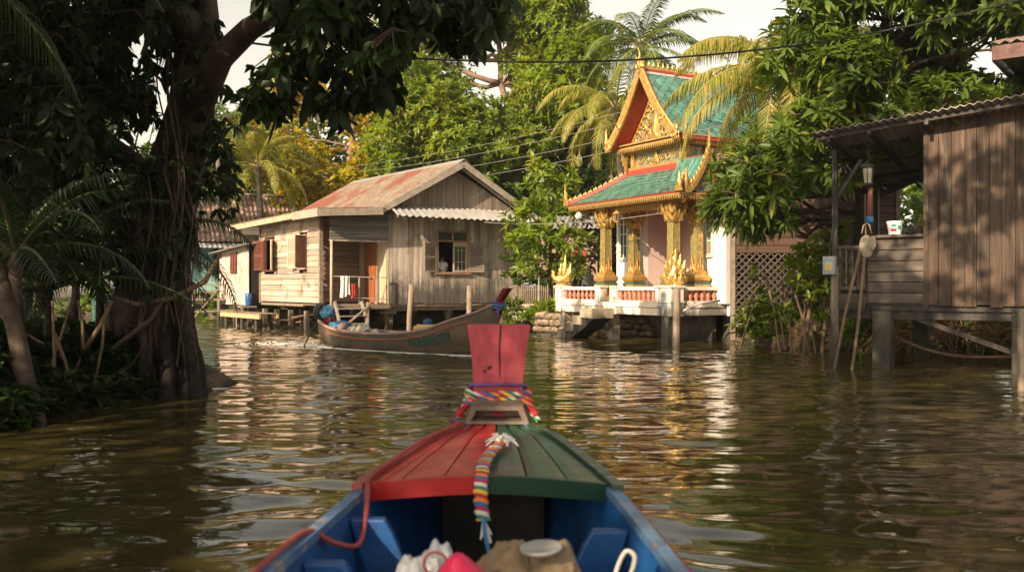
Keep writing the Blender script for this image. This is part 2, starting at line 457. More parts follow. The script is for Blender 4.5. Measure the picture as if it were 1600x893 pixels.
M['boat_brown'] = mk('worn_brown_hull_paint', (0.19, 0.115, 0.07), (0.10, 0.075, 0.05), 3, 0.42, bump=0.3, grain='x',
                     dirt=(0.065, 0.06, 0.035), dirt_scale=1.2, dirt_at=(0.50, 0.6), wear=(0.30, 0.11, 0.06), wear_scale=5, wear_at=(0.60, 0.68))
M['maroon'] = mk('maroon_prow_paint', (0.20, 0.018, 0.018), (0.14, 0.014, 0.014), 4, 0.35, bump=0.1)
M['dark_wood_block'] = mk('weathered_prow_block', (0.13, 0.085, 0.06), (0.22, 0.17, 0.13), 10, 0.6, bump=0.4)
M['blue_tarp'] = mk('blue_tarpaulin', (0.03, 0.12, 0.20), (0.05, 0.17, 0.26), 5, 0.5, bump=0.5, bscale=8)
M['rubber'] = mk('black_rubber', (0.03, 0.03, 0.03), (0.05, 0.048, 0.045), 8, 0.7, bump=0.3)
M['cloth_white'] = mk('white_cloth', (0.78, 0.75, 0.70), (0.68, 0.65, 0.60), 4, 0.85, bump=0.3)
M['cloth_red'] = mk('red_cloth', (0.50, 0.03, 0.04), (0.40, 0.025, 0.03), 4, 0.8, bump=0.3)
M['cloth_purple'] = mk('purple_cloth', (0.10, 0.02, 0.12), (0.16, 0.04, 0.18), 6, 0.8, bump=0.4)
M['sack'] = mk('brown_sacking', (0.30, 0.215, 0.13), (0.19, 0.135, 0.08), 9, 0.9, bump=0.9, bscale=14, bdist=0.03)
M['sack_pale'] = mk('pale_grey_sacking', (0.50, 0.44, 0.36), (0.36, 0.31, 0.25), 9, 0.9, bump=0.8, bscale=14, bdist=0.03)
M['tote'] = mk('beige_cotton_bag', (0.40, 0.32, 0.23), (0.30, 0.23, 0.16), 5, 0.9, bump=0.5)
M['plastic_white'] = mk('white_plastic', (0.78, 0.78, 0.76), (0.70, 0.70, 0.68), 3, 0.35, bump=0.05)
M['plastic_pink'] = mk('crimson_plastic', (0.55, 0.015, 0.075), (0.45, 0.012, 0.06), 3, 0.4, bump=0.25, bscale=8)
M['plastic_yellow'] = mk('yellow_plastic', (0.80, 0.48, 0.04), (0.70, 0.40, 0.03), 3, 0.4, bump=0.1)
M['plastic_blue'] = mk('blue_plastic', (0.015, 0.08, 0.24), (0.02, 0.09, 0.28), 3, 0.4, bump=0.1)
M['lid_grey'] = mk('grey_metal_lid', (0.34, 0.33, 0.31), (0.27, 0.26, 0.25), 5, 0.4, metal=0.3, bump=0.1)
M['grey_box'] = mk('grey_enamel_box', (0.36, 0.38, 0.37), (0.30, 0.32, 0.31), 4, 0.5, bump=0.05)
M['skin'] = mk('skin', (0.36, 0.20, 0.13), (0.32, 0.17, 0.11), 5, 0.55, bump=0.05)
M['hair'] = mk('black_hair', (0.015, 0.012, 0.01), (0.02, 0.016, 0.013), 20, 0.5, bump=0.4)
M['cord_red'] = mk('red_cord', (0.32, 0.06, 0.05), (0.24, 0.045, 0.04), 12, 0.6, bump=0.2)
M['cord_purple'] = mk('purple_ribbon', (0.10, 0.045, 0.17), (0.14, 0.08, 0.26), 12, 0.6, bump=0.2)
M['cord_blue'] = mk('blue_cord', (0.03, 0.14, 0.34), (0.05, 0.20, 0.42), 12, 0.6, bump=0.2)
M['laterite'] = mk('sandy_earth_block', (0.46, 0.29, 0.14), (0.34, 0.21, 0.10), 3, 0.9, bump=0.9, bscale=6, bdist=0.05, zstain=((0.10, 0.07, 0.045), 0.2, 0.7))
M['stone_bank'] = mk('rough_laterite_stone', (0.40, 0.29, 0.18), (0.26, 0.19, 0.12), 4, 0.9, bump=0.9, bscale=8, island=0.25, zstain=((0.07, 0.055, 0.04), 0.1, 0.5))
M['iron'] = mk('dark_iron', (0.04, 0.035, 0.03), (0.06, 0.05, 0.04), 6, 0.5, metal=0.5, bump=0.2)
M['frosted'] = mk('frosted_lantern_glass', (0.50, 0.44, 0.32), (0.42, 0.36, 0.26), 3, 0.25, bump=0)
M['dull_hut'] = mk('grey_arched_canopy', (0.20, 0.19, 0.17), (0.13, 0.12, 0.11), 5, 0.8, bump=0.5)
M['red_roof'] = mk('red_awning', (0.50, 0.06, 0.05), (0.40, 0.05, 0.04), 4, 0.6, bump=0.2)
M['fascia_red'] = mk('maroon_roof_fascia', (0.10, 0.022, 0.018), (0.06, 0.016, 0.013), 5, 0.5, bump=0.2)
M['brown_siding'] = mk('reddish_brown_siding', (0.115, 0.062, 0.045), (0.075, 0.042, 0.032), 6, 0.7, grain='x', island=0.2, bump=0.3)
M['lattice'] = mk('grey_wood_lattice', (0.12, 0.09, 0.07), (0.07, 0.055, 0.045), 8, 0.8, island=0.2, bump=0.3)

# stripes of the woven ribbon
def woven(name, axis_scale):
    m, nt, b = _nt(name)
    tc = nt.nodes.new('ShaderNodeTexCoord').outputs['Object']
    mp = nt.nodes.new('ShaderNodeMapping'); mp.inputs['Scale'].default_value = axis_scale
    nt.links.new(tc, mp.inputs['Vector'])
    sx = nt.nodes.new('ShaderNodeSeparateXYZ'); nt.links.new(mp.outputs[0], sx.inputs[0])
    s = _math(nt, 'ADD', _math(nt, 'ADD', sx.outputs[0], sx.outputs[1]), sx.outputs[2])
    fr = _math(nt, 'FRACT', s, 0)
    cr = nt.nodes.new('ShaderNodeValToRGB'); cr.color_ramp.interpolation = 'CONSTANT'
    cols = [(0.45, 0.02, 0.03), (0.70, 0.42, 0.04), (0.02, 0.18, 0.12), (0.65, 0.60, 0.50), (0.45, 0.02, 0.08), (0.03, 0.12, 0.30), (0.70, 0.20, 0.04)]
    e = cr.color_ramp.elements
    e[0].color = (*cols[0], 1); e[0].position = 0
    e[1].color = (*cols[-1], 1); e[1].position = 6 / 7
    for i in range(1, 6):
        q = e.new(i / 7); q.color = (*cols[i], 1)
    nt.links.new(fr, cr.inputs[0]); nt.links.new(cr.outputs[0], b.inputs['Base Color'])
    b.inputs['Roughness'].default_value = 0.85
    n = _noise(nt, 90, tc, 2)
    bp = nt.nodes.new('ShaderNodeBump'); bp.inputs['Strength'].default_value = 0.8; bp.inputs['Distance'].default_value = 0.01
    nt.links.new(n, bp.inputs['Height']); nt.links.new(bp.outputs[0], b.inputs['Normal'])
    return m
M['woven'] = woven('striped_woven_ribbon', (5, 2, 9))
M['woven_strap'] = woven('striped_crochet_strap', (2, 8, 9))

# thin crinkled carrier bag: light passes through it
_m, _nt2, _b = _nt('thin_white_carrier_bag')
_b.inputs['Base Color'].default_value = (0.75, 0.74, 0.73, 1); _b.inputs['Roughness'].default_value = 0.25
_b.inputs['Transmission Weight'].default_value = 0.25
_tc = _nt2.nodes.new('ShaderNodeTexCoord').outputs['Object']
_bp = _nt2.nodes.new('ShaderNodeBump'); _bp.inputs['Strength'].default_value = 0.9; _bp.inputs['Distance'].default_value = 0.03
_nt2.links.new(_noise(_nt2, 13, _tc, 3, 0.5, 1.5), _bp.inputs['Height']); _nt2.links.new(_bp.outputs[0], _b.inputs['Normal'])
M['carrier'] = _m

# leaves
M['leaf_bright'] = leafmat('bright_green_leaves', (0.13, 0.20, 0.022), (0.21, 0.27, 0.03), trans=0.45, cc=(0.32, 0.30, 0.04), cc_at=(0.85, 1.1))
M['leaf_mid'] = leafmat('mid_green_leaves', (0.065, 0.12, 0.018), (0.12, 0.18, 0.025), trans=0.35)
M['leaf_glossy'] = leafmat('glossy_whorled_leaves', (0.07, 0.12, 0.022), (0.125, 0.185, 0.03), trans=0.4, rough=0.42, cc=(0.28, 0.27, 0.035), cc_at=(0.88, 1.1), spec=0.35)
M['leaf_dark'] = leafmat('dark_green_leaves', (0.013, 0.028, 0.007), (0.026, 0.048, 0.009), trans=0.28, rough=0.45, spec=0.3)  # darkened to put the left bank's shade into the leaves
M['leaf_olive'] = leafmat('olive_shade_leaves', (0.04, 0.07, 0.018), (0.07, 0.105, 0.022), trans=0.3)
M['leaf_yellow'] = leafmat('yellowing_leaves', (0.25, 0.27, 0.025), (0.42, 0.37, 0.035), trans=0.5, cc=(0.50, 0.30, 0.03), cc_at=(0.72, 0.95))
M['palm_green'] = leafmat('palm_leaflets', (0.055, 0.10, 0.02), (0.11, 0.16, 0.028), trans=0.35, cc=(0.32, 0.28, 0.06), cc_at=(0.9, 1.05))
M['palm_gold'] = leafmat('sun_bleached_palm_leaflets', (0.16, 0.19, 0.03), (0.32, 0.29, 0.055), trans=0.4, cc=(0.42, 0.32, 0.10), cc_at=(0.8, 0.95))
M['palm_dark'] = leafmat('shaded_palm_leaflets', (0.016, 0.036, 0.010), (0.032, 0.058, 0.013), trans=0.3)  # darker copy of the palm leaflets, bank shade put into the colour
M['weed'] = leafmat('bank_weeds', (0.10, 0.17, 0.025), (0.19, 0.25, 0.04), trans=0.35, clump=1.5)
M['lime_blade'] = leafmat('lime_green_blades', (0.15, 0.23, 0.025), (0.24, 0.32, 0.035), trans=0.4)
M['dry_leaf'] = leafmat('dry_straw_leaves', (0.26, 0.17, 0.08), (0.18, 0.11, 0.05), trans=0.25)
# ------------------------------------------------------------ the ground: one sheet, dug out where the canal runs
CANAL = [(-4.9, -60), (-5.3, 0), (-5.35, 8.5), (-5.2, 10.8), (-4.75, 12.0), (-3.75, 12.5), (-3.7, 13.4), (-4.8, 14.8), (-8, 17.5), (-14, 20), (-30, 22), (-70, 22),
         (-70, 40), (-20, 40), (-12, 37.2), (-8, 35.3), (-4.6, 33.2), (-1.6, 31.6), (-0.3, 30.2), (0.6, 29.2), (1.6, 28.2), (3.4, 26.4), (4.9, 24.4),
         (5.3, 22.3), (5.6, 20.9), (6.8, 20.3), (8.4, 19.6), (10.5, 18.6), (13, 16.5), (14.5, 12), (14.8, 0), (15, -60)]

def canal_sd(X, Y):
    """signed distance to the canal outline, positive on land"""
    P = np.array(CANAL, float)
    d = np.full(X.shape, 1e9); inside = np.zeros(X.shape, bool)
    n = len(P)
    for i in range(n):
        ax, ay = P[i]; bx, by = P[(i + 1) % n]
        ex, ey = bx - ax, by - ay
        t = np.clip(((X - ax) * ex + (Y - ay) * ey) / (ex * ex + ey * ey), 0, 1)
        d = np.minimum(d, np.hypot(X - ax - t * ex, Y - ay - t * ey))
        c = ((ay > Y) != (by > Y)) & (X < (bx - ax) * (Y - ay) / (by - ay + 1e-12) + ax)
        inside ^= c
    return np.where(inside, -d, d)

def fbm(X, Y, seed, scales, amps):
    r = np.random.default_rng(seed); out = np.zeros(X.shape)
    for s, a in zip(scales, amps):
        for _ in range(5):
            th = r.uniform(0, 2 * np.pi); ph = r.uniform(0, 6.28, 2)
            out += a * np.sin((X * np.cos(th) + Y * np.sin(th)) * 2 * np.pi / s + ph[0]) / 2.2 * np.cos((X * np.sin(th) - Y * np.cos(th)) * 2 * np.pi / (s * 1.7) + ph[1])
    return out

def axis(lo, hi, step, far, grow=1.25):
    a = list(np.arange(lo, hi + step / 2, step)); s = step
    while a[-1] < far: s *= grow; a.append(a[-1] + s)
    s = step
    while a[0] > -far: s *= grow; a.insert(0, a[0] - s)
    return np.array(a)

def ground_z(X, Y):
    sd = canal_sd(X, Y) + fbm(X, Y, 3, (2.6, 1.1, 0.45), (0.16, 0.09, 0.05))
    z = -0.9 + 1.35 / (1 + np.exp(-(sd - 0.12) * 4.2))
    return z + np.where(sd > -0.6, fbm(X, Y, 5, (3.0, 0.9, 0.35), (0.05, 0.03, 0.02)), 0)

gx = axis(-14, 14, 0.16, 420); gy = axis(4, 40, 0.16, 420)
GX, GY = np.meshgrid(gx, gy)
GZ = ground_z(GX, GY)
nx, ny = len(gx), len(gy)
idx = np.arange(nx * ny).reshape(ny, nx)
fq = np.stack([idx[:-1, :-1], idx[:-1, 1:], idx[1:, 1:], idx[1:, :-1]], -1).reshape(-1)
m_ground = mk('muddy_bank_soil', (0.10, 0.07, 0.045), (0.17, 0.125, 0.075), 2.5, 0.9, bump=0.9, bscale=7, bdist=0.06,
              dirt=(0.045, 0.05, 0.02), dirt_scale=1.1, dirt_at=(0.48, 0.6), zstain=((0.028, 0.022, 0.016), 0.0, 0.35))
ground = struct(np_mesh('ground', np.stack([GX, GY, GZ], -1).reshape(-1, 3), fq, 4, m_ground, smooth=True), 'muddy canal banks')

def gz(x, y):
    return float(ground_z(np.array([x * 1.0]), np.array([y * 1.0]))[0])

# ------------------------------------------------------------ the water
ys = [0.8]
while ys[-1] < 46:
    ys.append(ys[-1] + max(0.02, 0.0021 * ys[-1]))
ys = np.array(ys); NXW = 470
tt = np.linspace(-1, 1, NXW)
XW = tt[None, :] * (ys[:, None] * 0.62 + 2.6); YW = np.repeat(ys[:, None], NXW, 1)
r_ = np.random.default_rng(5)
ZW = np.zeros_like(XW)
patch = 0.75 + 0.5 * np.clip(fbm(XW, YW, 21, (7.0, 3.1), (0.7, 0.4)), -1, 1)
for k in range(90):
    lam = np.exp(r_.uniform(np.log(0.20), np.log(1.1)))
    th = r_.normal(np.pi / 2, 0.30)          # mostly running up and down the canal
    if k % 6 == 0: th = r_.normal(np.pi / 2, 0.9)
    kx, ky = np.cos(th) * 2 * np.pi / lam, np.sin(th) * 2 * np.pi / lam
    a = 0.0128 * lam / (2 * np.pi) * r_.uniform(0.6, 1.4)
    damp = 1.0 / (1.0 + (0.0021 * YW * 3.0 / lam) ** 3)
    ZW += a * damp * patch * np.sin(kx * XW + ky * YW + r_.uniform(0, 6.28))
# broad swell thrown off by our own bow
for sgn in (-1, 1):
    u = sgn * (XW + 0.08)
    q = 5.75 - YW - 0.10 * u
    env = np.exp(-((q - 0.15) / 0.55) ** 2) * np.clip((u - 0.15) / 0.5, 0, 1) * np.exp(-np.clip(u - 0.8, 0, 9) / 1.1)
    ZW += 0.029 * env * np.sin(2 * np.pi * q / 0.8 + 0.9 * np.sin(u * 2.1))
    q = 4.9 - YW - 0.45 * u
    env = np.exp(-(q / 0.8) ** 2) * np.clip((u - 0.3) / 0.4, 0, 1) * np.exp(-np.clip(u - 0.8, 0, 9) / 1.5)
    ZW += 0.008 * env * np.sin(2 * np.pi * q / 0.28 + 1.3 * np.sin(u * 3.7))
# wake of the passing boat
BO = Vector((-4.35, 21.6, 0)); BX = Vector((0.78, -0.626, 0)); BY = Vector((0.626, 0.78, 0))
lx = (XW - BO.x) * BX.x + (YW - BO.y) * BX.y
ly = (XW - BO.x) * BY.x + (YW - BO.y) * BY.y
back = 5.0 - lx
w_arm = np.abs(ly) - 0.38 - 0.22 * np.clip(back, 0, 30)
env = np.exp(-(w_arm / 0.45) ** 2) * np.clip(back / 1.0, 0, 1) * np.exp(-np.clip(back, 0, 60) / 9.0)
ZW += 0.018 * env * np.sin(2 * np.pi * w_arm / 0.42 + 0.6 * np.sin(back * 2.3))
behind = np.clip(-lx, 0, 40)
env = (lx < 0.2) * np.exp(-(ly / (0.5 + 0.2 * behind)) ** 2) * np.exp(-behind / 5.0)
ZW += 0.02 * env * np.sin(2 * np.pi * behind / 0.55) * np.cos(ly * 4)
fade = np.clip((1 - np.abs(tt[None, :])) / 0.04, 0, 1) * np.clip((YW - 0.8) / 0.3, 0, 1) * np.clip((46 - YW) / 2, 0, 1)
ZW = ZW * fade
nyw = len(ys)
idx = np.arange(NXW * nyw).reshape(nyw, NXW)
fq = np.stack([idx[:-1, :-1], idx[:-1, 1:], idx[1:, 1:], idx[1:, :-1]], -1).reshape(-1)
vw = np.stack([XW, YW, ZW], -1).reshape(-1, 3)
# flat reaches all round the rippled middle
o0, o1, n0, n1 = idx[0, 0], idx[0, -1], idx[-1, 0], idx[-1, -1]
ext = np.array([(-90, -70, 0), (90, -70, 0), (90, 60, 0), (-90, 60, 0)], float)
e = len(vw)
vw = np.vstack([vw, ext])
fq = np.concatenate([fq, [e, e + 1, o1, o0], [e + 1, e + 2, n1, o1], [e + 2, e + 3, n0, n1], [e + 3, e, o0, n0]])
wm, nt, b = _nt('silty_canal_water')
b.inputs['Base Color'].default_value = (0.044, 0.036, 0.012, 1)
b.inputs['Roughness'].default_value = 0.035
b.inputs['IOR'].default_value = 1.45
b.inputs['Specular IOR Level'].default_value = 0.62
tc = nt.nodes.new('ShaderNodeTexCoord').outputs['Object']
n1_ = _noise(nt, (9, 16, 9), tc, 3, 0.55, 0.4)
n2_ = _noise(nt, (1.1, 2.6, 1), tc, 3, 0.5, 0.6)
hh = _math(nt, 'ADD', _math(nt, 'MULTIPLY', n1_, 0.25), n2_)
bp = nt.nodes.new('ShaderNodeBump'); bp.inputs['Strength'].default_value = 0.10; bp.inputs['Distance'].default_value = 0.03
nt.links.new(hh, bp.inputs['Height']); nt.links.new(bp.outputs[0], b.inputs['Normal'])
water = struct(np_mesh('water', vw, fq, 4, wm, smooth=True), 'brown rippled canal water')

# ------------------------------------------------------------ foliage makers
def _unit(a):
    return a / (np.linalg.norm(a, axis=-1, keepdims=True) + 1e-9)

def leaf_arrays(pos, d, up, L, Wd, detail=0, fold=0.22, droop=0.15):
    N = len(pos)
    d = _unit(d); side = _unit(np.cross(d, up)); nrm = _unit(np.cross(side, d))
    L = np.asarray(L).reshape(-1, 1) * np.ones((N, 1)); Wd = np.asarray(Wd).reshape(-1, 1) * np.ones((N, 1))
    down = np.array([[0, 0, -1.0]])
    if detail == 0:
        a = pos
        l = pos + d * L * 0.45 + side * Wd * 0.5 + nrm * Wd * fold
        r = pos + d * L * 0.45 - side * Wd * 0.5 + nrm * Wd * fold
        t = pos + d * L + down * L * droop
        V = np.stack([a, l, t, r], 1).reshape(-1, 3)
        base = (np.arange(N) * 4)[:, None]
        F = np.concatenate([base + np.array([[0, 1, 2]]), base + np.array([[0, 2, 3]])], 1).reshape(-1)
        return V, F
    a = pos
    m1 = pos + d * L * 0.33 + down * L * droop * 0.05; m2 = pos + d * L * 0.70 + down * L * droop * 0.45
    l1 = m1 + side * Wd * 0.42 + nrm * Wd * fold; r1 = m1 - side * Wd * 0.42 + nrm * Wd * fold
    l2 = m2 + side * Wd * 0.46 + nrm * Wd * fold; r2 = m2 - side * Wd * 0.46 + nrm * Wd * fold
    t = pos + d * L + down * L * droop
    V = np.stack([a, m1, l1, r1, m2, l2, r2, t], 1).reshape(-1, 3)
    tri = np.array([[0, 2, 1], [0, 1, 3], [2, 5, 4], [2, 4, 1], [1, 4, 6], [1, 6, 3], [5, 7, 4], [4, 7, 6]]).reshape(1, -1)
    F = ((np.arange(N) * 8)[:, None] + tri).reshape(-1)
    return V, F

def rand_dirs(n, r):
    return _unit(r.normal(size=(n, 3)))

def whorls(centers, axes, K, L, Wd, r, spread=1.15, detail=0, droop=0.15, jit=0.25):
    """K leaves round each twig end"""
    N = len(centers)
    ax = _unit(axes)
    ref = np.where(np.abs(ax[:, 2:3]) > 0.9, np.array([[1.0, 0, 0]]), np.array([[0, 0, 1.0]]))
    x = _unit(np.cross(ax, ref)); y = np.cross(ax, x)
    ph = r.uniform(0, 6.28, (N, 1)) + np.arange(K)[None, :] * 2.399 + r.normal(0, 0.2, (N, K))
    th = spread * r.uniform(0.45, 1.2, (N, K))
    dirs = (ax[:, None, :] * np.cos(th)[..., None] + (x[:, None, :] * np.cos(ph)[..., None] + y[:, None, :] * np.sin(ph)[..., None]) * np.sin(th)[..., None])
    pos = centers[:, None, :] - ax[:, None, :] * (L * jit * r.uniform(0, 1, (N, K)))[..., None]
    dirs = dirs.reshape(-1, 3) + r.normal(0, 0.1, (N * K, 3)); pos = pos.reshape(-1, 3)
    up = np.repeat(ax, K, 0) + np.array([[0, 0, 0.6]])
    s = r.uniform(0.5, 1.35, N * K)
    return leaf_arrays(pos, dirs, up, L * s, Wd * s, detail, droop=droop)

def clump_twigs(c, rad, n, r, flat=0.75, fill=0.45, shell=True):
    """twig ends in a ball-ish clump: positions and outward axes"""
    d = rand_dirs(n, r)
    rr = rad * (fill + (1 - fill) * r.uniform(0, 1, (n, 1)) ** 0.5)
    p = d * rr * np.array([[1, 1, flat]])
    p = p * (1 + 0.25 * np.sin(d[:, :1] * 5 + c[0]) * np.cos(d[:, 1:2] * 4 + c[1]))
    ax = d + np.array([[0, 0, 0.55]])
    return p + np.array(c)[None, :], ax

def shell_points(center, radii, n, r, lower=-0.5, fill=0.55):
    out = []
    while len(out) < n:
        d = rand_dirs(1, r)[0]
        if d[2] < lower: continue
        k = r.uniform(fill, 1.0)
        out.append(np.array(center) + d * np.array(radii) * k)
    return np.array(out)

def limb_pts(a, b, sag=0.12, n=6, wob=0.06):
    a = Vector(a); b = Vector(b); L = (b - a).length
    up = Vector((0, 0, 1)); pts = []
    for i in range(n + 1):
        t = i / n
        p = a.lerp(b, t) + up * math.sin(t * math.pi) * L * -sag
        if 0 < i < n: p += Vector((random.uniform(-1, 1), random.uniform(-1, 1), random.uniform(-1, 1))) * L * wob
        pts.append(p)
    return pts

def trunk_tube(mb, pts, r0, r1, seg=10):
    n = len(pts)
    mb.tube(pts, [r0 + (r1 - r0) * (i / (n - 1)) ** 0.8 for i in range(n)], seg, jitter=0.07)

def make_tree(name, label, cat, trunk, r0, r1, clumps, twigs, K, L, Wd, mat, bark, seed, group=None, detail=0, spread=1.15,
              droop=0.15, limb_r=0.06, limb_from=0.35, twig_tubes=0, flat=0.75, fill=0.45, dens_pow=2.0):
    """clumps: list of (x, y, z, radius)"""
    r = np.random.default_rng(seed); random.seed(seed)
    base = Vector(trunk[0])
    root = thing(name, label, cat, base, 0, group)
    mb = MB()
    T = [Vector(p) - base for p in trunk]
    TT = []
    for i in range(len(T) - 1):
        for k in range(3):
            p = T[i].lerp(T[i + 1], k / 3)
            if not (i == 0 and k == 0): p = p + Vector((random.uniform(-1, 1), random.uniform(-1, 1), 0)) * r0 * 0.35
            TT.append(p)
    TT.append(T[-1])
    trunk_tube(mb, TT, r0, r1)
    V = []; F = []; off = 0
    bx = np.array(base)
    for (cx, cy_, cz, cr) in clumps:
        c = Vector((cx, cy_, cz)) - base
        # attach low enough on the trunk for an upward limb
        lo = int(len(TT) * limb_from)
        j = min(range(lo, len(TT)), key=lambda q: (TT[q] - c).length + abs((c.z - TT[q].z) - 0.5 * (Vector((c.x, c.y)) - Vector((TT[q].x, TT[q].y))).length) * 0.7)
        a = TT[j]
        Ld = (c - a).length
        if Ld > 0.3:
            lr = min(limb_r * (0.6 + 0.25 * Ld), r0 * 0.6)
            P_ = limb_pts(a, c, 0.08)
            mb.tube(P_, [lr * (1 - 0.8 * i / 6) for i in range(7)], 6)
        n = max(4, int(twigs * cr ** dens_pow))
        p, ax = clump_twigs(np.array(c), cr, n, r, flat, fill)
        v, f = whorls(p, ax, K, L, Wd, r, spread, detail, droop)
        V.append(v); F.append(f + off); off += len(v)
        for q in range(min(twig_tubes, n)):
            e = Vector(p[q]); mid = c.lerp(e, 0.5) + Vector((0, 0, 0.06 * cr))
            mb.tube([c, mid, e], [0.02, 0.013, 0.006], 4, cap=False)
    mb.build('trunk', bark, root, smooth=True)
    np_mesh('crown', np.vstack(V), np.concatenate(F), 3, mat, root)
    return root

# ---- palms
def frond_mesh(name, length, e0, droop, leaflet, n, mats, seed, width=0.035, hang=0.5, side_curl=0.0, r0=0.03):
    r = np.random.default_rng(seed)
    t = np.linspace(0, 1, 40)
    ang = e0 - droop * t ** 1.25
    ds = length / 39
    x = np.concatenate([[0], np.cumsum(np.cos(ang[:-1]) * ds)]); z = np.concatenate([[0], np.cumsum(np.sin(ang[:-1]) * ds)])
    y = side_curl * t ** 2 * length
    P = np.stack([x, y, z], 1)
    mb = MB()
    rr = [r0 * (1 - 0.85 * k / 39) + 0.003 for k in range(40)]
    mb.tube([Vector(p) for p in P[::3]], rr[::3], 5)
    V0 = np.array([list(v) for v in mb.v]); F0 = []
    for f in mb.f:
        for k in range(1, len(f) - 1): F0 += [f[0], f[k], f[k + 1]]
    nr = len(F0) // 3
    V = [V0]; F = [np.array(F0)]; off = len(V0)
    ts = np.linspace(0.12, 0.99, n)
    for sgn in (-1, 1):
        tk = ts + r.uniform(-0.004, 0.004, n)
        i = np.clip(tk * 39, 0, 38.99); i0 = i.astype(int); fr = (i - i0)[:, None]
        p = P[i0] * (1 - fr) + P[i0 + 1] * fr
        tang = _unit(P[i0 + 1] - P[i0])
        side = np.cross(tang, np.array([[0, 0, 1.0]])); side = _unit(side) * sgn
        ll = leaflet * np.sin(np.pi * np.clip(tk * 0.86 + 0.14, 0, 1)) ** 0.6 * r.uniform(0.85, 1.1, n)
        ll = np.maximum(ll, 0.12 * leaflet)[:, None]
        fwd = 0.45 + 0.5 * tk[:, None]
        hg = hang * r.uniform(0.6, 1.4, (n, 1))
        d0 = _unit(side + tang * fwd + np.array([[0, 0, 0.25]]) - np.array([[0, 0, 1.0]]) * hg * 0.5)
        d1 = _unit(side * 0.7 + tang * fwd * 0.7 - np.array([[0, 0, 1.0]]) * hg * 2.2)
        wv = tang * (width * 0.5)
        m = p + d0 * ll * 0.45; e = m + d1 * ll * 0.55
        Vv = np.stack([p - wv * 0.5, p + wv * 0.5, m - wv, m + wv, e], 1).reshape(-1, 3)
        b_ = (np.arange(n) * 5)[:, None] + off
        F.append((b_ + np.array([[0, 1, 3, 0, 3, 2, 2, 3, 4]])).reshape(-1)); V.append(Vv); off += len(Vv)
    V = np.vstack(V); F = np.concatenate(F)
    o = np_mesh(name, V, F, 3, mats[1])
    me = o.data; me.materials.append(mats[0])
    mi = np.zeros(len(F) // 3, dtype=np.int32); mi[:nr] = 1
    me.polygons.foreach_set('material_index', mi)
    bpy.data.objects.remove(o)
    return me

def make_palm(name, label, base, top, r0, nf, length, mats, bark, seed, e_range=(-0.6, 1.1), leaflet=0.6, n=46, width=0.035,
              az=None, cat='palm tree', group=None, droop=(0.9, 1.6), hang=0.5):
    random.seed(seed)
    base = Vector(base); top = Vector(top)
    root = thing(name, label, cat, base, 0, group)
    mb = MB()
    if (top - base).length > 0.4:
        T = [base.lerp(top, k / 12) - base for k in range(13)]
        for k, p in enumerate(T):
            t = k / 12; p.x += math.sin(t * 3.1) * (top - base).length * 0.03
        mb.tube(T, [r0 * (1.25 - 0.45 * k / 12) * (1 + 0.08 * (k % 2)) for k in range(13)], 10)
    tl = top - base
    mb.lathe(tl + Vector((0, 0, -0.15)), [(r0 * 0.5, -0.1), (r0 * 1.3, 0.0), (r0 * 1.1, 0.25), (r0 * 0.3, 0.5)], 8)
    mb.build('trunk', bark, root, smooth=True)
    for k in range(nf):
        f = (k + 0.5) / nf
        el = e_range[0] + (e_range[1] - e_range[0]) * (1 - f) + random.uniform(-0.1, 0.1)
        a = (k * 2.399963 + random.uniform(-0.2, 0.2)) if az is None else az[0] + (az[1] - az[0]) * random.random()
        me = frond_mesh('frond', length * random.uniform(0.85, 1.08), el, random.uniform(*droop), leaflet, n, mats, seed * 100 + k, width, hang, random.uniform(-0.12, 0.12))
        o = bpy.data.objects.new('frond', me); C.objects.link(o); o.parent = root
        o.location = tl + Vector((0, 0, 0.05)); o.rotation_euler = (0, 0, a)
    return root
# ------------------------------------------------------------ building helpers
def corrugated(mb, p0, p1, p2, p3, pitch=0.16, amp=0.022, thick=0.012, rows=1, jit=0.0):
    """sheet with waves running from edge p0-p1 to edge p3-p2 (p0->p1 is across the waves)"""
    p0, p1, p2, p3 = map(Vector, (p0, p1, p2, p3))
    w = (p1 - p0).length; n = max(2, int(w / pitch * 4))
    nrm = (p1 - p0).cross(p3 - p0).normalized()
    if nrm.z < 0: nrm = -nrm
    vs = []
    for layer in (0, 1):
        for j in range(rows + 1):
            for i in range(n + 1):
                t = i / n; s_ = j / rows
                a = p0.lerp(p1, t); b = p3.lerp(p2, t)
                p = a.lerp(b, s_)
                p = p + nrm * (amp * math.sin(i / 4 * 2 * math.pi) - layer * thick)
                if jit: p = p + nrm * random.uniform(-jit, jit)
                vs.append(p)
    fs = []
    N = n + 1; Lr = (rows + 1) * N
    for j in range(rows):
        for i in range(n):
            a = j * N + i
            fs.append((a, a + 1, a + N + 1, a + N))
            fs.append((Lr + a, Lr + a + N, Lr + a + N + 1, Lr + a + 1))
    for i in range(n):
        fs.append((i, Lr + i, Lr + i + 1, i + 1))
        a = rows * N + i
        fs.append((a, a + 1, Lr + a + 1, Lr + a))
    for j in range(rows):
        a = j * N; fs.append((a, a + N, Lr + a + N, Lr + a))
        a = j * N + n; fs.append((a, Lr + a, Lr + a + N, a + N))
    mb.add(vs, fs)

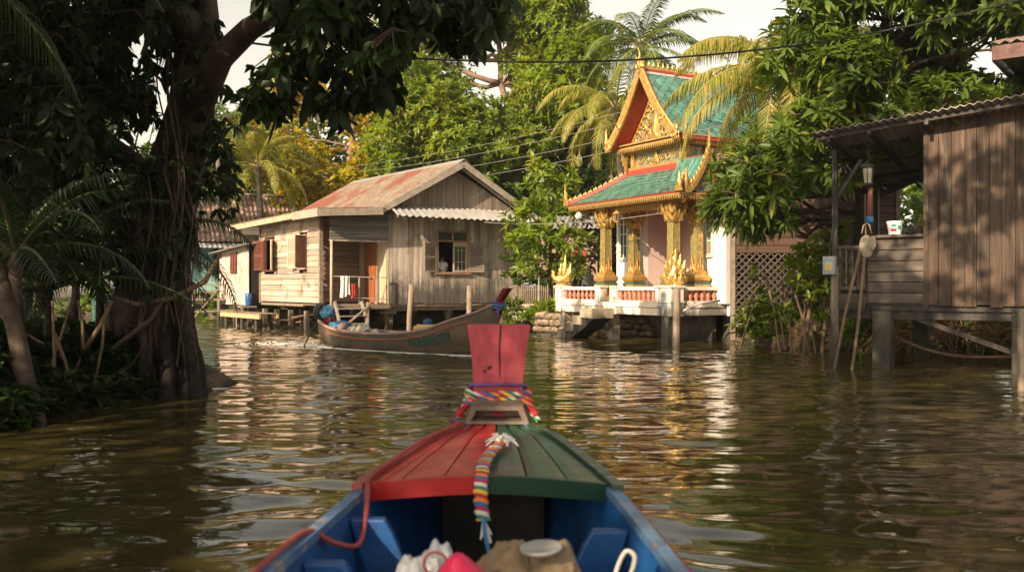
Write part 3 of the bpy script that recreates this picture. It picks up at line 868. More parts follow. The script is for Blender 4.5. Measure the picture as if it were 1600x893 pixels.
def vplanks_x(mb, x0, x1, y, z0, z1, w=0.2, t=0.025, holes=(), ztop=None, face=-1):
    """vertical boards in the plane y; holes: (xa, xb, za, zb); ztop(x) optional"""
    x = x0; k = 0
    while x < x1 - 1e-4:
        xb = min(x + w * random.uniform(0.9, 1.1), x1)
        if x1 - xb < 0.05: xb = x1
        zt = z1 if ztop is None else min(ztop(x), ztop(xb))
        o = random.uniform(0, 0.009) * face; zb_ = z0 + random.uniform(-0.03, 0.02)
        segs = [(zb_, zt)]
        cuts = sorted([h for h in holes if h[0] < xb and h[1] > x], key=lambda h: h[2])
        for h in cuts:
            new = []
            for a, b in segs:
                if h[2] < b and h[3] > a:
                    # keep the board's part outside the hole
                    if x < h[0] - 1e-4: mb.box(x, h[0] - 0.0, y + o - t / 2, y + o + t / 2, max(a, h[2]), min(b, h[3]))
                    if xb > h[1] + 1e-4: mb.box(h[1], xb, y + o - t / 2, y + o + t / 2, max(a, h[2]), min(b, h[3]))
                    if h[2] > a: new.append((a, h[2]))
                    if h[3] < b: new.append((h[3], b))
                else: new.append((a, b))
            segs = new
        for a, b in segs:
            if ztop is not None and b == zt:
                za, zb2 = ztop(x), ztop(xb - 0.008)
                mb.add([(x + .004, y + o - t / 2, a), (xb - .004, y + o - t / 2, a), (xb - .004, y + o - t / 2, zb2), (x + .004, y + o - t / 2, za),
                        (x + .004, y + o + t / 2, a), (xb - .004, y + o + t / 2, a), (xb - .004, y + o + t / 2, zb2), (x + .004, y + o + t / 2, za)],
                       [(0, 1, 2, 3), (5, 4, 7, 6), (1, 5, 6, 2), (4, 0, 3, 7), (3, 2, 6, 7), (4, 5, 1, 0)])
            else: mb.box(x + 0.007, xb - 0.007, y + o - t / 2, y + o + t / 2, a, b)
        x = xb; k += 1

def hplanks(mb, axis_, c, u0, u1, z0, z1, h=0.2, t=0.025, holes=(), face=-1, lap=0.02, zjit=0.0):
    """lapped horizontal boards; axis_ 'x': plane y=c running along x; 'y': plane x=c running along y"""
    z = z0
    while z < z1 - 1e-4:
        zb = min(z + h * random.uniform(0.94, 1.06), z1)
        if z1 - zb < 0.05: zb = z1
        o = random.uniform(0, 0.006) * face
        spans = [(u0, u1)]
        for hh in holes:
            if hh[2] < zb - 0.01 and hh[3] > z + 0.01:
                new = []
                for a, b in spans:
                    if hh[0] < b and hh[1] > a:
                        if hh[0] > a: new.append((a, hh[0]))
                        if hh[1] < b: new.append((hh[1], b))
                    else: new.append((a, b))
                spans = new
        for a, b in spans:
            if b - a > 2.2 and random.random() < 0.7:
                m_ = a + (b - a) * random.uniform(0.35, 0.65); sp = [(a, m_ - 0.003), (m_ + 0.003, b)]
            else: sp = [(a, b)]
            for a2, b2 in sp:
                c0 = c + o; c1 = c + o + lap * face
                if axis_ == 'x':
                    vs = [(a2, c1, z + .013), (b2, c1, z + .013), (b2, c0, zb - .003), (a2, c0, zb - .003),
                          (a2, c1 - t * face, z + .004), (b2, c1 - t * face, z + .004), (b2, c0 - t * face, zb - .003), (a2, c0 - t * face, zb - .003)]
                else:
                    vs = [(c1, a2, z + .013), (c1, b2, z + .013), (c0, b2, zb - .003), (c0, a2, zb - .003),
                          (c1 - t * face, a2, z + .004), (c1 - t * face, b2, z + .004), (c0 - t * face, b2, zb - .003), (c0 - t * face, a2, zb - .003)]
                mb.add(vs, [(0, 1, 2, 3), (5, 4, 7, 6), (1, 5, 6, 2), (4, 0, 3, 7), (3, 2, 6, 7), (4, 5, 1, 0)])
        z = zb

def louvre_leaf(w, h, n, mat, name, parent, M4, panel_frac=0.0, rails=()):
    """shutter leaf in the xz plane, hinge at x = 0, transformed by M4"""
    mb = MB(); f = 0.045; t = 0.035
    mb.box(0, f, -t / 2, t / 2, 0, h, M4); mb.box(w - f, w, -t / 2, t / 2, 0, h, M4)
    mb.box(f, w - f, -t / 2, t / 2, 0, f, M4); mb.box(f, w - f, -t / 2, t / 2, h - f, h, M4)
    mb.box(f, w - f, -t / 2, t / 2, h * 0.5 - f / 2, h * 0.5 + f / 2, M4)
    for lo, hi in ((f, h * 0.5 - f / 2), (h * 0.5 + f / 2, h - f)):
        k = int((hi - lo) / (h / n)); step = (hi - lo) / k
        for i in range(k):
            z = lo + (i + 0.5) * step
            mb.add([M4 @ Vector(v) for v in ((f, -0.014, z - step * .45), (w - f, -0.014, z - step * .45), (w - f, 0.014, z + step * .45), (f, 0.014, z + step * .45),
                                             (f, -0.006, z - step * .45), (w - f, -0.006, z - step * .45), (w - f, 0.022, z + step * .45), (f, 0.022, z + step * .45))],
                   [(0, 1, 2, 3), (5, 4, 7, 6), (0, 4, 5, 1), (3, 2, 6, 7), (0, 3, 7, 4), (1, 5, 6, 2)])
    return mb.build(name, mat, parent)

# ------------------------------------------------------------ the grey timber house on stilts
HA = R(36)
house = thing('stilt_house', 'weathered grey timber stilt house with rusty tin roof and open shuttered window', 'house', (-3.97, 29.5, 0), HA)
FZ = 0.86                      # floor
GW = 5.2                       # gable wall width
EZ = 3.74                      # top of the wall
APEX = 5.42
# gable wall below the awning
wx0, wx1, wz0, wz1 = 1.82, 3.06, 1.86, 3.20
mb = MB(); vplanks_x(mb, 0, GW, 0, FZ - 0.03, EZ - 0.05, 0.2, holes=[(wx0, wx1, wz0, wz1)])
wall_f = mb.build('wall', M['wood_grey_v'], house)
# gable triangle, set back a little above the awning
mid = GW / 2
def gz_top(x): return EZ + 0.08 + (APEX - 0.25 - EZ) * (1 - abs(x - mid) / (mid + 0.25))
mb = MB(); vplanks_x(mb, 0.05, GW - 0.05, 0.03, EZ - 0.04, 9, 0.17, ztop=gz_top)
mb.build('gable_wall', mk('faded_brown_gable_boards', (0.33, 0.26, 0.20), (0.19, 0.145, 0.115), 7, 0.8, grain='z', island=0.25, bump=0.5), house)
# side and back walls
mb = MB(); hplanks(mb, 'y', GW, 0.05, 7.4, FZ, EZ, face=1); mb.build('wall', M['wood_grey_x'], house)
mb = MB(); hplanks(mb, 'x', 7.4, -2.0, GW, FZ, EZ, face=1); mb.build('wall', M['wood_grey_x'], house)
# main block left wall behind the porch: pale upright boards with the door
mb = MB()
Mrot = Matrix.Rotation(R(90), 4, 'Z')
tmp = MB(); vplanks_x(tmp, 0.02, 1.95, 0, FZ, EZ - 0.2, 0.16, holes=[(0.62, 1.52, FZ, 2.95)], face=1)
mb.add([Mrot @ Vector(v) for v in tmp.v], tmp.f)
mb.build('wall', mk('pale_upright_boards', (0.56, 0.43, 0.28), (0.42, 0.30, 0.18), 7, 0.7, grain='z', island=0.2, bump=0.3), house)
# porch back wall
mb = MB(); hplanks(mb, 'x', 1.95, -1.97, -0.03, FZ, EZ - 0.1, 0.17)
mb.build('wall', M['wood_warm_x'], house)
# the window wing
WY0, WY1 = 0.62, 5.62
holes = [(1.62, 2.22, 1.98, 3.05), (4.35, 5.25, 1.95, 3.03)]
mb = MB(); hplanks(mb, 'y', -2.0, WY0, WY1, FZ, EZ - 0.12, 0.19, holes=holes, zjit=0.01)
mb.build('wall', M['wood_warm_y'], house)
mb = MB(); mb.box(-2.05, -1.93, WY0 - 0.05, WY0 + 0.04, FZ - 0.05, EZ - 0.1); mb.box(-2.05, -1.93, WY1 - 0.02, WY1 + 0.06, FZ - 0.05, EZ - 0.1)
mb.box(-2.0, -1.94, WY0 - 0.03, 1.95, FZ, FZ + 0.02)
mb.build('corner_post', M['wood_beam'], house)
mb = MB(); hplanks(mb, 'x', 5.62, -1.97, 0, FZ, EZ - 0.1, face=1); mb.build('wall', M['wood_warm_x'], house)
# near-black panels, their colour stands in for the dim room behind the windows
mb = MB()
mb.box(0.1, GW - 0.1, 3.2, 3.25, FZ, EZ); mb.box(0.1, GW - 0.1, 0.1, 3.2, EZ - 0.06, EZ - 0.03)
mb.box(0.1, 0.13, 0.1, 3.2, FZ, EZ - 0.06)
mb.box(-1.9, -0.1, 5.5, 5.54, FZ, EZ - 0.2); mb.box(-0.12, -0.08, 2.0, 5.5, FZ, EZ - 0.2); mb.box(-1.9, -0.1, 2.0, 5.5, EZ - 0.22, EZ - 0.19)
mb.build('dark_backing', M['dark'], house)
# floor deck and joists
mb = MB(); mb.box(0.0, GW, 0.02, 7.4, FZ - 0.12, FZ - 0.035); mb.box(-2.0, -0.005, 1.97, 5.6, FZ - 0.12, FZ - 0.035)
for k in range(7): mb.box(0.02, GW - 0.02, 0.15 + k * 1.15, 0.27 + k * 1.15, FZ - 0.26, FZ - 0.122)
mb.build('floor', M['wood_beam'], house)
# stilts: each a post with a cap
for (x, y, w, capd) in [(0.12, 0.12, 0.2, 1), (2.6, 0.5, 0.22, 0), (GW - 0.15, 0.15, 0.2, 0), (0.12, 2.6, 0.2, 0), (2.6, 2.8, 0.2, 0), (5.0, 2.8, 0.2, 0),
                        (-1.9, 0.75, 0.14, 0), (-1.9, 1.9, 0.14, 0), (-1.9, 3.2, 0.14, 0), (-1.9, 4.4, 0.15, 0), (-1.9, 5.5, 0.16, 0), (-0.9, 3.0, 0.15, 0), (-0.9, 4.6, 0.15, 0), (-1.0, 1.95, 0.13, 0)]:
    mb = MB(); mb.box(x - w / 2, x + w / 2, y - w / 2, y + w / 2, -1.1, FZ - (0.36 if capd else 0.262))
    if capd: mb.box(x - 0.22, x + 0.2, y - 0.16, y + 0.16, FZ - 0.358, FZ - 0.262)
    mb.build('stilt', M['wood_post'], house, bevel=0.012)
# ---- roofs. main roof: two slopes, corrugations down the slope
ov = 0.45; RL = 7.7; ew = 0.42
ridge_z = APEX + 0.1
ez = EZ + 0.12
def slope(name, xe, mat):
    mb = MB(); rows = 4
    for j in range(3):                     # three courses of sheets, each lapping over the one below
        f0, f1 = j / 3, (j + 1) / 3 + (0.03 if j < 2 else 0)
        def pt(f, y): return (xe + (mid - xe) * f, y, ez + (ridge_z - ez) * f + (0.012 * (2 - j) if False else 0.016 * j))
        corrugated(mb, pt(f0, -ov), pt(f0, RL), pt(f1, RL), pt(f1, -ov), 0.2, 0.032, 0.01, 2, 0.004)
    return mb.build(name, mat, house)
slope('roof', -0.42, M['rust_roof'])
slope('roof', GW + ew, M['rust_roof'])
mb = MB()
mb.prism([(mid - 0.2, ridge_z - 0.07), (mid, ridge_z + 0.075), (mid + 0.2, ridge_z - 0.07), (mid, ridge_z + 0.05)], 'y', -ov - 0.05, RL)
mb.build('ridge_cap', M['zinc'], house)
# barge boards
for xe, nm in ((-0.5, 'l'), (GW + 0.5, 'r')):
    mb = MB(); mb.bar((xe, -ov - 0.02, ez - 0.13), (mid, -ov - 0.02, ridge_z - 0.1), 0.03, 0.2, up=(0, 0, 1))
    mb.bar((xe * 0.98 + 0.05, -ov + 0.22, ez - 0.17), (mid, -ov + 0.22, ridge_z - 0.14), 0.08, 0.1, up=(0, 0, 1))
    mb.build('barge_board', M['wood_fascia'], house)
# rafters ends under the left eave
mb = MB()
for k in range(9): mb.bar((-0.35, 0.1 + k * 0.88, ez - 0.06), (mid, 0.1 + k * 0.88, ridge_z - 0.07), 0.05, 0.08)
mb.build('rafter', M['wood_beam'], house)
# awning of pale sheet over the gable wall
mb = MB(); corrugated(mb, (-0.18, -1.02, EZ - 0.17), (GW + 0.55, -1.02, EZ - 0.17), (GW + 0.4, 0.0, EZ + 0.26), (0.02, 0.0, EZ + 0.26), 0.24, 0.03, 0.01, 2, 0.004)
mb.build('awning', M['zinc'], house)
mb = MB(); mb.bar((-0.1, -0.85, EZ - 0.18), (GW + 0.4, -0.85, EZ - 0.18), 0.06, 0.07)
for k in range(6): mb.bar((0.1 + k * 1.0, 0, EZ + 0.16), (0.1 + k * 1.0, -0.98, EZ - 0.25), 0.05, 0.06)
mb.build('awning_frame', M['wood_beam'], house)
# lean-to roof over porch and window wing
LX = -2.62
def lt(x, y): # height of the lean-to roof
    return EZ + 0.10 + (x + 0.42) * 0.06 - 0.016 * y
mb = MB(); corrugated(mb, (LX, -0.55, lt(LX, -0.55)), (LX, 7.2, lt(LX, 7.2)), (-0.40, 7.2, lt(-0.4, 7.2)), (-0.40, -0.55, lt(-0.4, -0.55)), 0.15, 0.02, 0.01, 3)
mb.build('lean_to_roof', M['red_rust'], house)
mb = MB()
z0_, z1_ = lt(LX, -0.5) - 0.11, lt(LX, 7.2) - 0.11
mb.bar((LX + 0.02, 1.35, lt(LX, 1.35) - 0.10), (LX + 0.02, 7.2, z1_), 0.035, 0.17)
mb.build('fascia', mk('warm_worn_fascia', (0.56, 0.42, 0.28), (0.38, 0.25, 0.15), 6, 0.75, bump=0.3), house)  # warmer, lighter timber than the porch end fascia
mb = MB()
mb.bar((LX + 0.01, -0.57, lt(LX, -0.5) - 0.13), (LX + 0.01, 1.32, lt(LX, 1.35) - 0.11), 0.045, 0.24)
mb.bar((LX + 0.05, -0.57, lt(LX, -0.57) - 0.13), (-0.45, -0.57, lt(-0.4, -0.57) - 0.13), 0.04, 0.22)
mb.build('fascia', M['wood_fascia'], house)
mb = MB()
for k in range(8): mb.bar((LX + 0.06, 0.3 + k * 0.9, lt(LX, 0.3 + k * 0.9) - 0.07), (-0.1, 0.3 + k * 0.9, lt(-0.1, 0.3 + k * 0.9) - 0.07), 0.05, 0.08)
mb.build('rafter', M['wood_beam'], house)
# the grey boarded panel hanging over the porch
mb = MB(); hplanks(mb, 'x', -0.08, -2.0, 0.0, 2.84, EZ - 0.06, 0.085, lap=0.006)
mb.build('porch_valance', mk('grey_valance_boards', (0.21, 0.19, 0.17), (0.12, 0.108, 0.098), 8, 0.8, grain='x', island=0.3, bump=0.4), house)
mb = MB(); mb.bar((-2.02, -0.08, 2.80), (0.0, -0.08, 2.80), 0.05, 0.06); mb.build('valance_rail', M['wood_fascia'], house)
# porch post, deck, railing
mb = MB(); mb.tube([(-1.98, -0.12, 0.12), (-1.97, -0.12, 2.8)], 0.045, 8); mb.build('porch_post', M['wood_fascia'], house, smooth=True)
mb = MB()
for k in range(13): mb.box(-2.0, 0.0, -0.18 + k * 0.165, -0.03 + k * 0.165, FZ - 0.07 + random.uniform(-.004, .004), FZ - 0.035)
mb.box(-2.02, 0.0, -0.2, -0.14, FZ - 0.17, FZ - 0.075)
mb.build('porch_deck', M['wood_beam'], house)
mb = MB()
mb.bar((-1.97, -0.14, FZ + 0.84), (-0.02, -0.14, FZ + 0.80), 0.035, 0.035); mb.bar((-1.3, -0.14, FZ + 0.18), (-0.02, -0.14, FZ + 0.12), 0.03, 0.035)
for x in (-1.05, -0.45, -0.04): mb.bar((x, -0.14, FZ - 0.03), (x, -0.14, FZ + 0.82), 0.035, 0.035, up=(0, 1, 0))
mb.build('porch_railing', mk('thin_grey_rail', (0.45, 0.38, 0.31), (0.33, 0.27, 0.22), 5, 0.7, bump=0.2), house)
# porch stairs down to the water
mb = MB()
for k, z in enumerate((0.72, 0.5, 0.27, 0.06)): mb.box(-1.92, -1.05, -0.52 - k * 0.12, -0.30 - k * 0.12, z - 0.03, z)
mb.bar((-1.93, -0.25, 0.92), (-1.93, -0.95, -0.35), 0.05, 0.12); mb.bar((-1.03, -0.25, 0.92), (-1.03, -0.95, -0.35), 0.05, 0.12)
mb.bar((-1.0, -0.62, -0.5), (-1.0, -0.62, FZ + 0.05), 0.06, 0.06, up=(0, 1, 0)); mb.bar((-1.02, -0.66, 0.78), (-1.9, -0.66, 0.1), 0.05, 0.05)
mb.build('porch_stairs', mk('grey_stair_timber', (0.33, 0.27, 0.22), (0.20, 0.16, 0.13), 7, 0.8, bump=0.3, island=0.2), house)
# door in the main block's left wall (plane x = 0)
mb = MB(); mb.box(-0.02, 0.03, 0.66, 1.48, FZ, 2.9)
dr = mb.build('door', M['door_wood'], house)
mb = MB()
for a, b in ((0.72, 1.04), (1.10, 1.42)):
    for c_, d_ in ((FZ + 0.12, FZ + 0.85), (FZ + 0.95, FZ + 1.95)):
        mb.box(-0.036, -0.022, a, b, c_, d_)
mb.build('door_panel', M['door_wood'], dr, bevel=0.01)
mb = MB(); mb.lathe((-0.06, 0.98, FZ + 0.8), [(0.001, -0.04), (0.045, -0.03), (0.05, 0.0), (0.045, 0.03), (0.001, 0.04)], 10); mb.build('handle', M['iron'], dr, smooth=True)
mb = MB(); mb.box(-0.04, 0.045, 0.58, 0.655, FZ, 3.0); mb.box(-0.04, 0.045, 1.485, 1.56, FZ, 3.0); mb.box(-0.04, 0.045, 0.655, 1.485, 2.91, 3.0)
mb.build('door_frame', M['wood_warm_x'], dr)
# gable window: fixed lights above, one casement leaf, two louvred shutters folded back
win = MB(); f = 0.06
win.box(wx0 - 0.03, wx0 + f, -0.06, 0.05, wz0 - 0.02, wz1 + 0.03); win.box(wx1 - f, wx1 + 0.03, -0.06, 0.05, wz0 - 0.02, wz1 + 0.03)
win.box(wx0 + f, wx1 - f, -0.06, 0.05, wz1 - 0.03, wz1 + 0.03); win.box(wx0 + f, wx1 - f, -0.06, 0.05, 2.86, 2.91)
win.box(wx0 - 0.08, wx1 + 0.08, -0.1, 0.05, wz0 - 0.08, wz0 - 0.022); win.box((wx0 + wx1) / 2 - .03, (wx0 + wx1) / 2 + .03, -0.055, 0.045, 2.91, wz1 - .03)
wo = win.build('window', mk('window_frame_wood', (0.34, 0.20, 0.12), (0.24, 0.14, 0.085), 8, 0.6, bump=0.2), house)
mb = MB(); mb.box(wx0 + f, wx1 - f, 0.0, 0.012, 2.91, wz1 - 0.03); mb.build('pane', M['glass'], wo)
mb = MB(); sx0, sx1 = (wx0 + wx1) / 2 + 0.02, wx1 - f - 0.005
mb.box(sx0, sx0 + .05, -.05, -.015, wz0 + 0.0, 2.85); mb.box(sx1 - .05, sx1, -.05, -.015, wz0, 2.85)
mb.box(sx0 + .05, sx1 - .05, -.05, -.015, wz0, wz0 + .06); mb.box(sx0 + .05, sx1 - .05, -.05, -.015, 2.71, 2.85)
for k in (1, 2): mb.box(sx0 + .05 + (sx1 - sx0 - .1) * k / 3 - .008, sx0 + .05 + (sx1 - sx0 - .1) * k / 3 + .008, -.045, -.02, wz0 + .06, 2.79)
for z in (2.2, 2.58): mb.box(sx0 + .05, sx1 - .05, -.044, -.021, z - .008, z + .008)
cs = mb.build('casement', mk('pale_casement_wood', (0.48, 0.38, 0.27), (0.36, 0.27, 0.19), 8, 0.6, bump=0.2), wo)
mb = MB(); mb.box(sx0 + .05, sx1 - .05, -0.034, -0.03, wz0 + .06, 2.79); mb.build('glazing', M['glass'], wo)
louvre_leaf(0.52, 0.98, 20, M['shutter_grey'], 'shutter', wo, Matrix.Translation((wx0 - 0.02, -0.06, wz0)) @ Matrix.Rotation(R(180 + 8), 4, 'Z'))
louvre_leaf(0.56, 0.98, 20, M['shutter_grey'], 'shutter', wo, Matrix.Translation((wx1 + 0.02, -0.06, wz0)) @ Matrix.Rotation(R(-8), 4, 'Z'))
# wing windows: frames with leaves opened outward
for k, (ya, yb, za, zb) in enumerate(holes):
    fr = MB()
    fr.box(-2.05, -1.95, ya, ya + .05, za, zb); fr.box(-2.05, -1.95, yb - .05, yb, za, zb); fr.box(-2.05, -1.95, ya + .05, yb - .05, zb - .05, zb); fr.box(-2.08, -1.95, ya - .03, yb + .03, za - .05, za)
    fo = fr.build('window', M['brown_paint'] if k else M['wood_warm_x'], house)
    if k == 0:
        louvre_leaf(0.5, 1.03, 20, M['shutter'], 'shutter', fo, Matrix.Translation((-2.07, yb + 0.0, za)) @ Matrix.Rotation(R(90 + 18), 4, 'Z'))
        louvre_leaf(0.42, 1.03, 20, M['brown_paint'], 'shutter', fo, Matrix.Translation((-2.07, ya + 0.0, za)) @ Matrix.Rotation(R(200), 4, 'Z'))
    else:
        louvre_leaf(0.5, 1.03, 16, M['brown_paint'], 'shutter', fo, Matrix.Translation((-2.07, yb + 0.0, za)) @ Matrix.Rotation(R(90 + 20), 4, 'Z'))
        louvre_leaf(0.42, 1.03, 16, M['shutter'], 'shutter', fo, Matrix.Translation((-2.07, ya + 0.0, za)) @ Matrix.Rotation(R(-90 - 30), 4, 'Z'))
# high vent louvres and the wall lamp
mb = MB()
for z in np.arange(3.08, 3.32, 0.04): mb.box(-2.03, -1.99, 4.4, 5.1, z, z + 0.02)
mb.build('vent', M['wood_warm_x'], house)
mb = MB(); mb.lathe((4.3, -0.09, 2.98), [(0.02, 0.10), (0.05, 0.08), (0.07, 0.0), (0.05, -0.06), (0.01, -0.08)], 12); mb.build('wall_lamp', M['shutter'], house, smooth=True)
mb = MB(); mb.box(GW - 0.1, GW + 0.0, -0.035, -0.018, FZ, EZ - 0.1); mb.build('corner_board', M['wood_fascia'], house)

# ------------------------------------------------------------ tin shed beside the wing
shed = thing('tin_shed', 'corrugated tin shed with maroon hatch beside the cream boarded wall', 'shed', (-3.97, 29.5, 0), HA)
S0 = (-2.05, 5.75); 
def SP(x, y, z): return Vector((x, y, z))
# front sheet: plane x = -2.35, y 6.1..8.2
mb = MB()
corr = MB(); corrugated(corr, (-2.35, 5.85, 0.72), (-2.35, 8.95, 0.72), (-2.35, 8.95, 2.62), (-2.35, 5.85, 2.80), 0.19, 0.034, 0.01, 2)
corr.build('wall', M['zinc_wall'], shed)
corr = MB(); corrugated(corr, (-2.35, 8.95, 0.72), (-0.8, 8.95, 0.72), (-0.8, 8.95, 2.8), (-2.35, 8.95, 2.62), 0.16, 0.022, 0.01, 2)
corr.build('wall', M['zinc_wall'], shed)
mb = MB(); mb.box(-0.8, -0.75, 5.7, 8.9, 0.72, 2.8); mb.box(-2.3, -0.8, 5.68, 5.72, 0.72, 2.8); mb.box(-2.3, -0.8, 5.72, 8.9, 0.66, 0.715); mb.build('dark_backing', M['dark'], shed)  # near-black sheets, the shed's inner shade put into their colour
mb = MB(); corrugated(mb, (-2.75, 5.55, 2.84), (-2.75, 9.2, 2.62), (-0.6, 9.2, 2.92), (-0.6, 5.55, 3.1), 0.16, 0.02, 0.01, 2); mb.build('roof', M['zinc'], shed)
mb = MB(); mb.bar((-2.42, 5.9, 2.75), (-2.42, 9.0, 2.56), 0.05, 0.12); mb.build('fascia', M['wood_fascia'], shed)
mb = MB()
for y in (5.95, 8.85, 7.4): mb.box(-2.36, -2.2, y - .07, y + .07, -1, 0.7)
mb.build('stilt', M['wood_post'], shed)
mb = MB(); mb.box(-2.42, -2.38, 6.95, 7.5, 1.86, 2.62)
hs_ = mb.build('hatch', mk('maroon_hatch_paint', (0.20, 0.05, 0.045), (0.14, 0.035, 0.03), 6, 0.6, bump=0.2), shed)
mb = MB()
for z in (1.9, 2.22, 2.56): mb.box(-2.45, -2.422, 6.93, 7.52, z - .025, z + .025)
for y in (6.95, 7.225, 7.5): mb.box(-2.448, -2.421, y - .02, y + .02, 1.86, 2.62)
mb.build('batten', M['brown_paint'], hs_)
mb = MB(); mb.box(-2.36, -2.33, 5.7, 6.14, 0.72, 1.05); mb.build('door_sill_board', mk('pale_blue_board', (0.35, 0.42, 0.42), (0.28, 0.34, 0.34), 4, 0.7, bump=0.2), shed)
mb = MB(); mb.box(-2.3, -2.27, 5.95, 6.12, 0.75, 2.75); mb.build('door_frame', M['wood_beam'], shed)

def h2w(x, y, z): return Matrix.Translation((-3.97, 29.5, 0)) @ Matrix.Rotation(HA, 4, 'Z') @ Vector((x, y, z))

# blue barrel in the shed doorway
mb = MB(); mb.lathe((0, 0, 0), [(0.10, 0), (0.115, 0.05), (0.12, 0.2), (0.125, 0.22), (0.12, 0.40), (0.105, 0.43), (0.115, 0.45), (0.10, 0.45)], 16)
tag(mb.build('plastic_barrel', M['plastic_blue'], smooth=True, loc=h2w(-2.42, 5.68, 0.70)), 'blue plastic barrel at the doorway of the tin shed', 'barrel')
mb = MB(); mb.box(-2.75, -2.2, 5.5, 6.1, 0.64, 0.70)
for p_ in ((-2.7, 5.55), (-2.7, 6.05)): mb.box(p_[0] - .04, p_[0] + .04, p_[1] - .04, p_[1] + .04, -0.9, 0.64)
ls = mb.build('landing_board', M['wood_beam']); ls.location = (-3.97, 29.5, 0); ls.rotation_euler = (0, 0, HA)
tag(ls, 'small timber landing under the blue barrel', 'landing')

# low jetty in front of the wing
jet = thing('jetty', 'low narrow timber jetty in front of the cream boarded wall', 'jetty', h2w(-3.1, 2.0, 0), HA)
mb = MB()
for k in range(22): mb.box(-0.32, 0.32, 0.02 + k * 0.165, 0.16 + k * 0.165, 0.50 + random.uniform(-.004, .004), 0.535)
mb.build('deck', M['wood_beam'], jet)
mb = MB(); mb.box(-0.35, -0.29, 0, 3.65, 0.36, 0.495); mb.box(0.24, 0.3, 0, 3.65, 0.38, 0.495)
mb.build('beam', mk('warm_jetty_beam', (0.56, 0.38, 0.20), (0.42, 0.27, 0.14), 6, 0.75, bump=0.3), jet)  # warmer, lighter timber than the deck boards
for y in (0.5, 1.85, 3.3):
    for x in (-0.24, 0.18):
        mb = MB(); mb.tube([(x, y, -1.0), (x + random.uniform(-.02, .02), y, 0.5 if x > 0 else 0.36)], 0.055, 7); mb.build('leg', M['wood_post'], jet, smooth=True)
# clutter of props under the jetty and the house
def stick_thing(name, label, cat, pts, r, mat, group=None, seg=6):
    a = Vector(pts[0]); mb = MB()
    P_ = [Vector(p) - a for p in pts]
    rr = r if hasattr(r, '__len__') else [r * (1 - 0.25 * i / (len(P_) - 1)) for i in range(len(P_))]
    mb.tube(P_, rr, seg, jitter=0.05)
    o = mb.build(name, mat, smooth=True, loc=a)
    return tag(o, label, cat, group)
for k in range(7):
    p = h2w(random.uniform(-2.3, -1.0), random.uniform(2.3, 6.6), random.uniform(0.1, 0.35)); q = p + Vector((random.uniform(-1.3, 1.3), random.uniform(-.3, .5), random.uniform(-.2, .2)))
    stick_thing('loose_plank', 'loose old timber lying among the stilts of the grey house', 'timber', [p, p.lerp(q, .5) + Vector((0, 0, .02)), q], 0.035, M['stick'], 'loose timbers among the house stilts')
# washing on the porch rail
def cloth(name, label, w, h, mat, o, rz, cat='cloth', folds=5, amp=0.03):
    nxx, nzz = 14, 14; vs = []
    for j in range(nzz + 1):
        for i in range(nxx + 1):
            u, v = i / nxx, j / nzz
            x = (u - .5) * w * (1 - 0.12 * math.sin(v * 3))
            y = amp * math.sin(u * folds * 3.1 + v * 2) * (0.3 + v) + (0.04 if v > 0.0 else 0.0) * 0
            z = -v * h - 0.05 * math.sin(u * 4.2 + 0.6) * v
            vs.append((x, y, z))
    fs = [(j * (nxx + 1) + i, j * (nxx + 1) + i + 1, (j + 1) * (nxx + 1) + i + 1, (j + 1) * (nxx + 1) + i) for j in range(nzz) for i in range(nxx)]
    mb = MB(); mb.add(vs, fs)
    ob = mb.build(name, mat, smooth=True, loc=o); ob.rotation_euler = (0, 0, rz)
    m = ob.modifiers.new('solid', 'SOLIDIFY'); m.thickness = 0.012
    return tag(ob, label, cat)
cloth('hanging_cloth', 'white cloth hung over the porch railing', 0.32, 0.62, M['cloth_white'], h2w(-1.55, -0.19, FZ + 0.84), HA)
cloth('hanging_cloth', 'small red cloth hung beside the white one on the porch railing', 0.16, 0.4, M['cloth_red'], h2w(-1.27, -0.20, FZ + 0.60), HA)

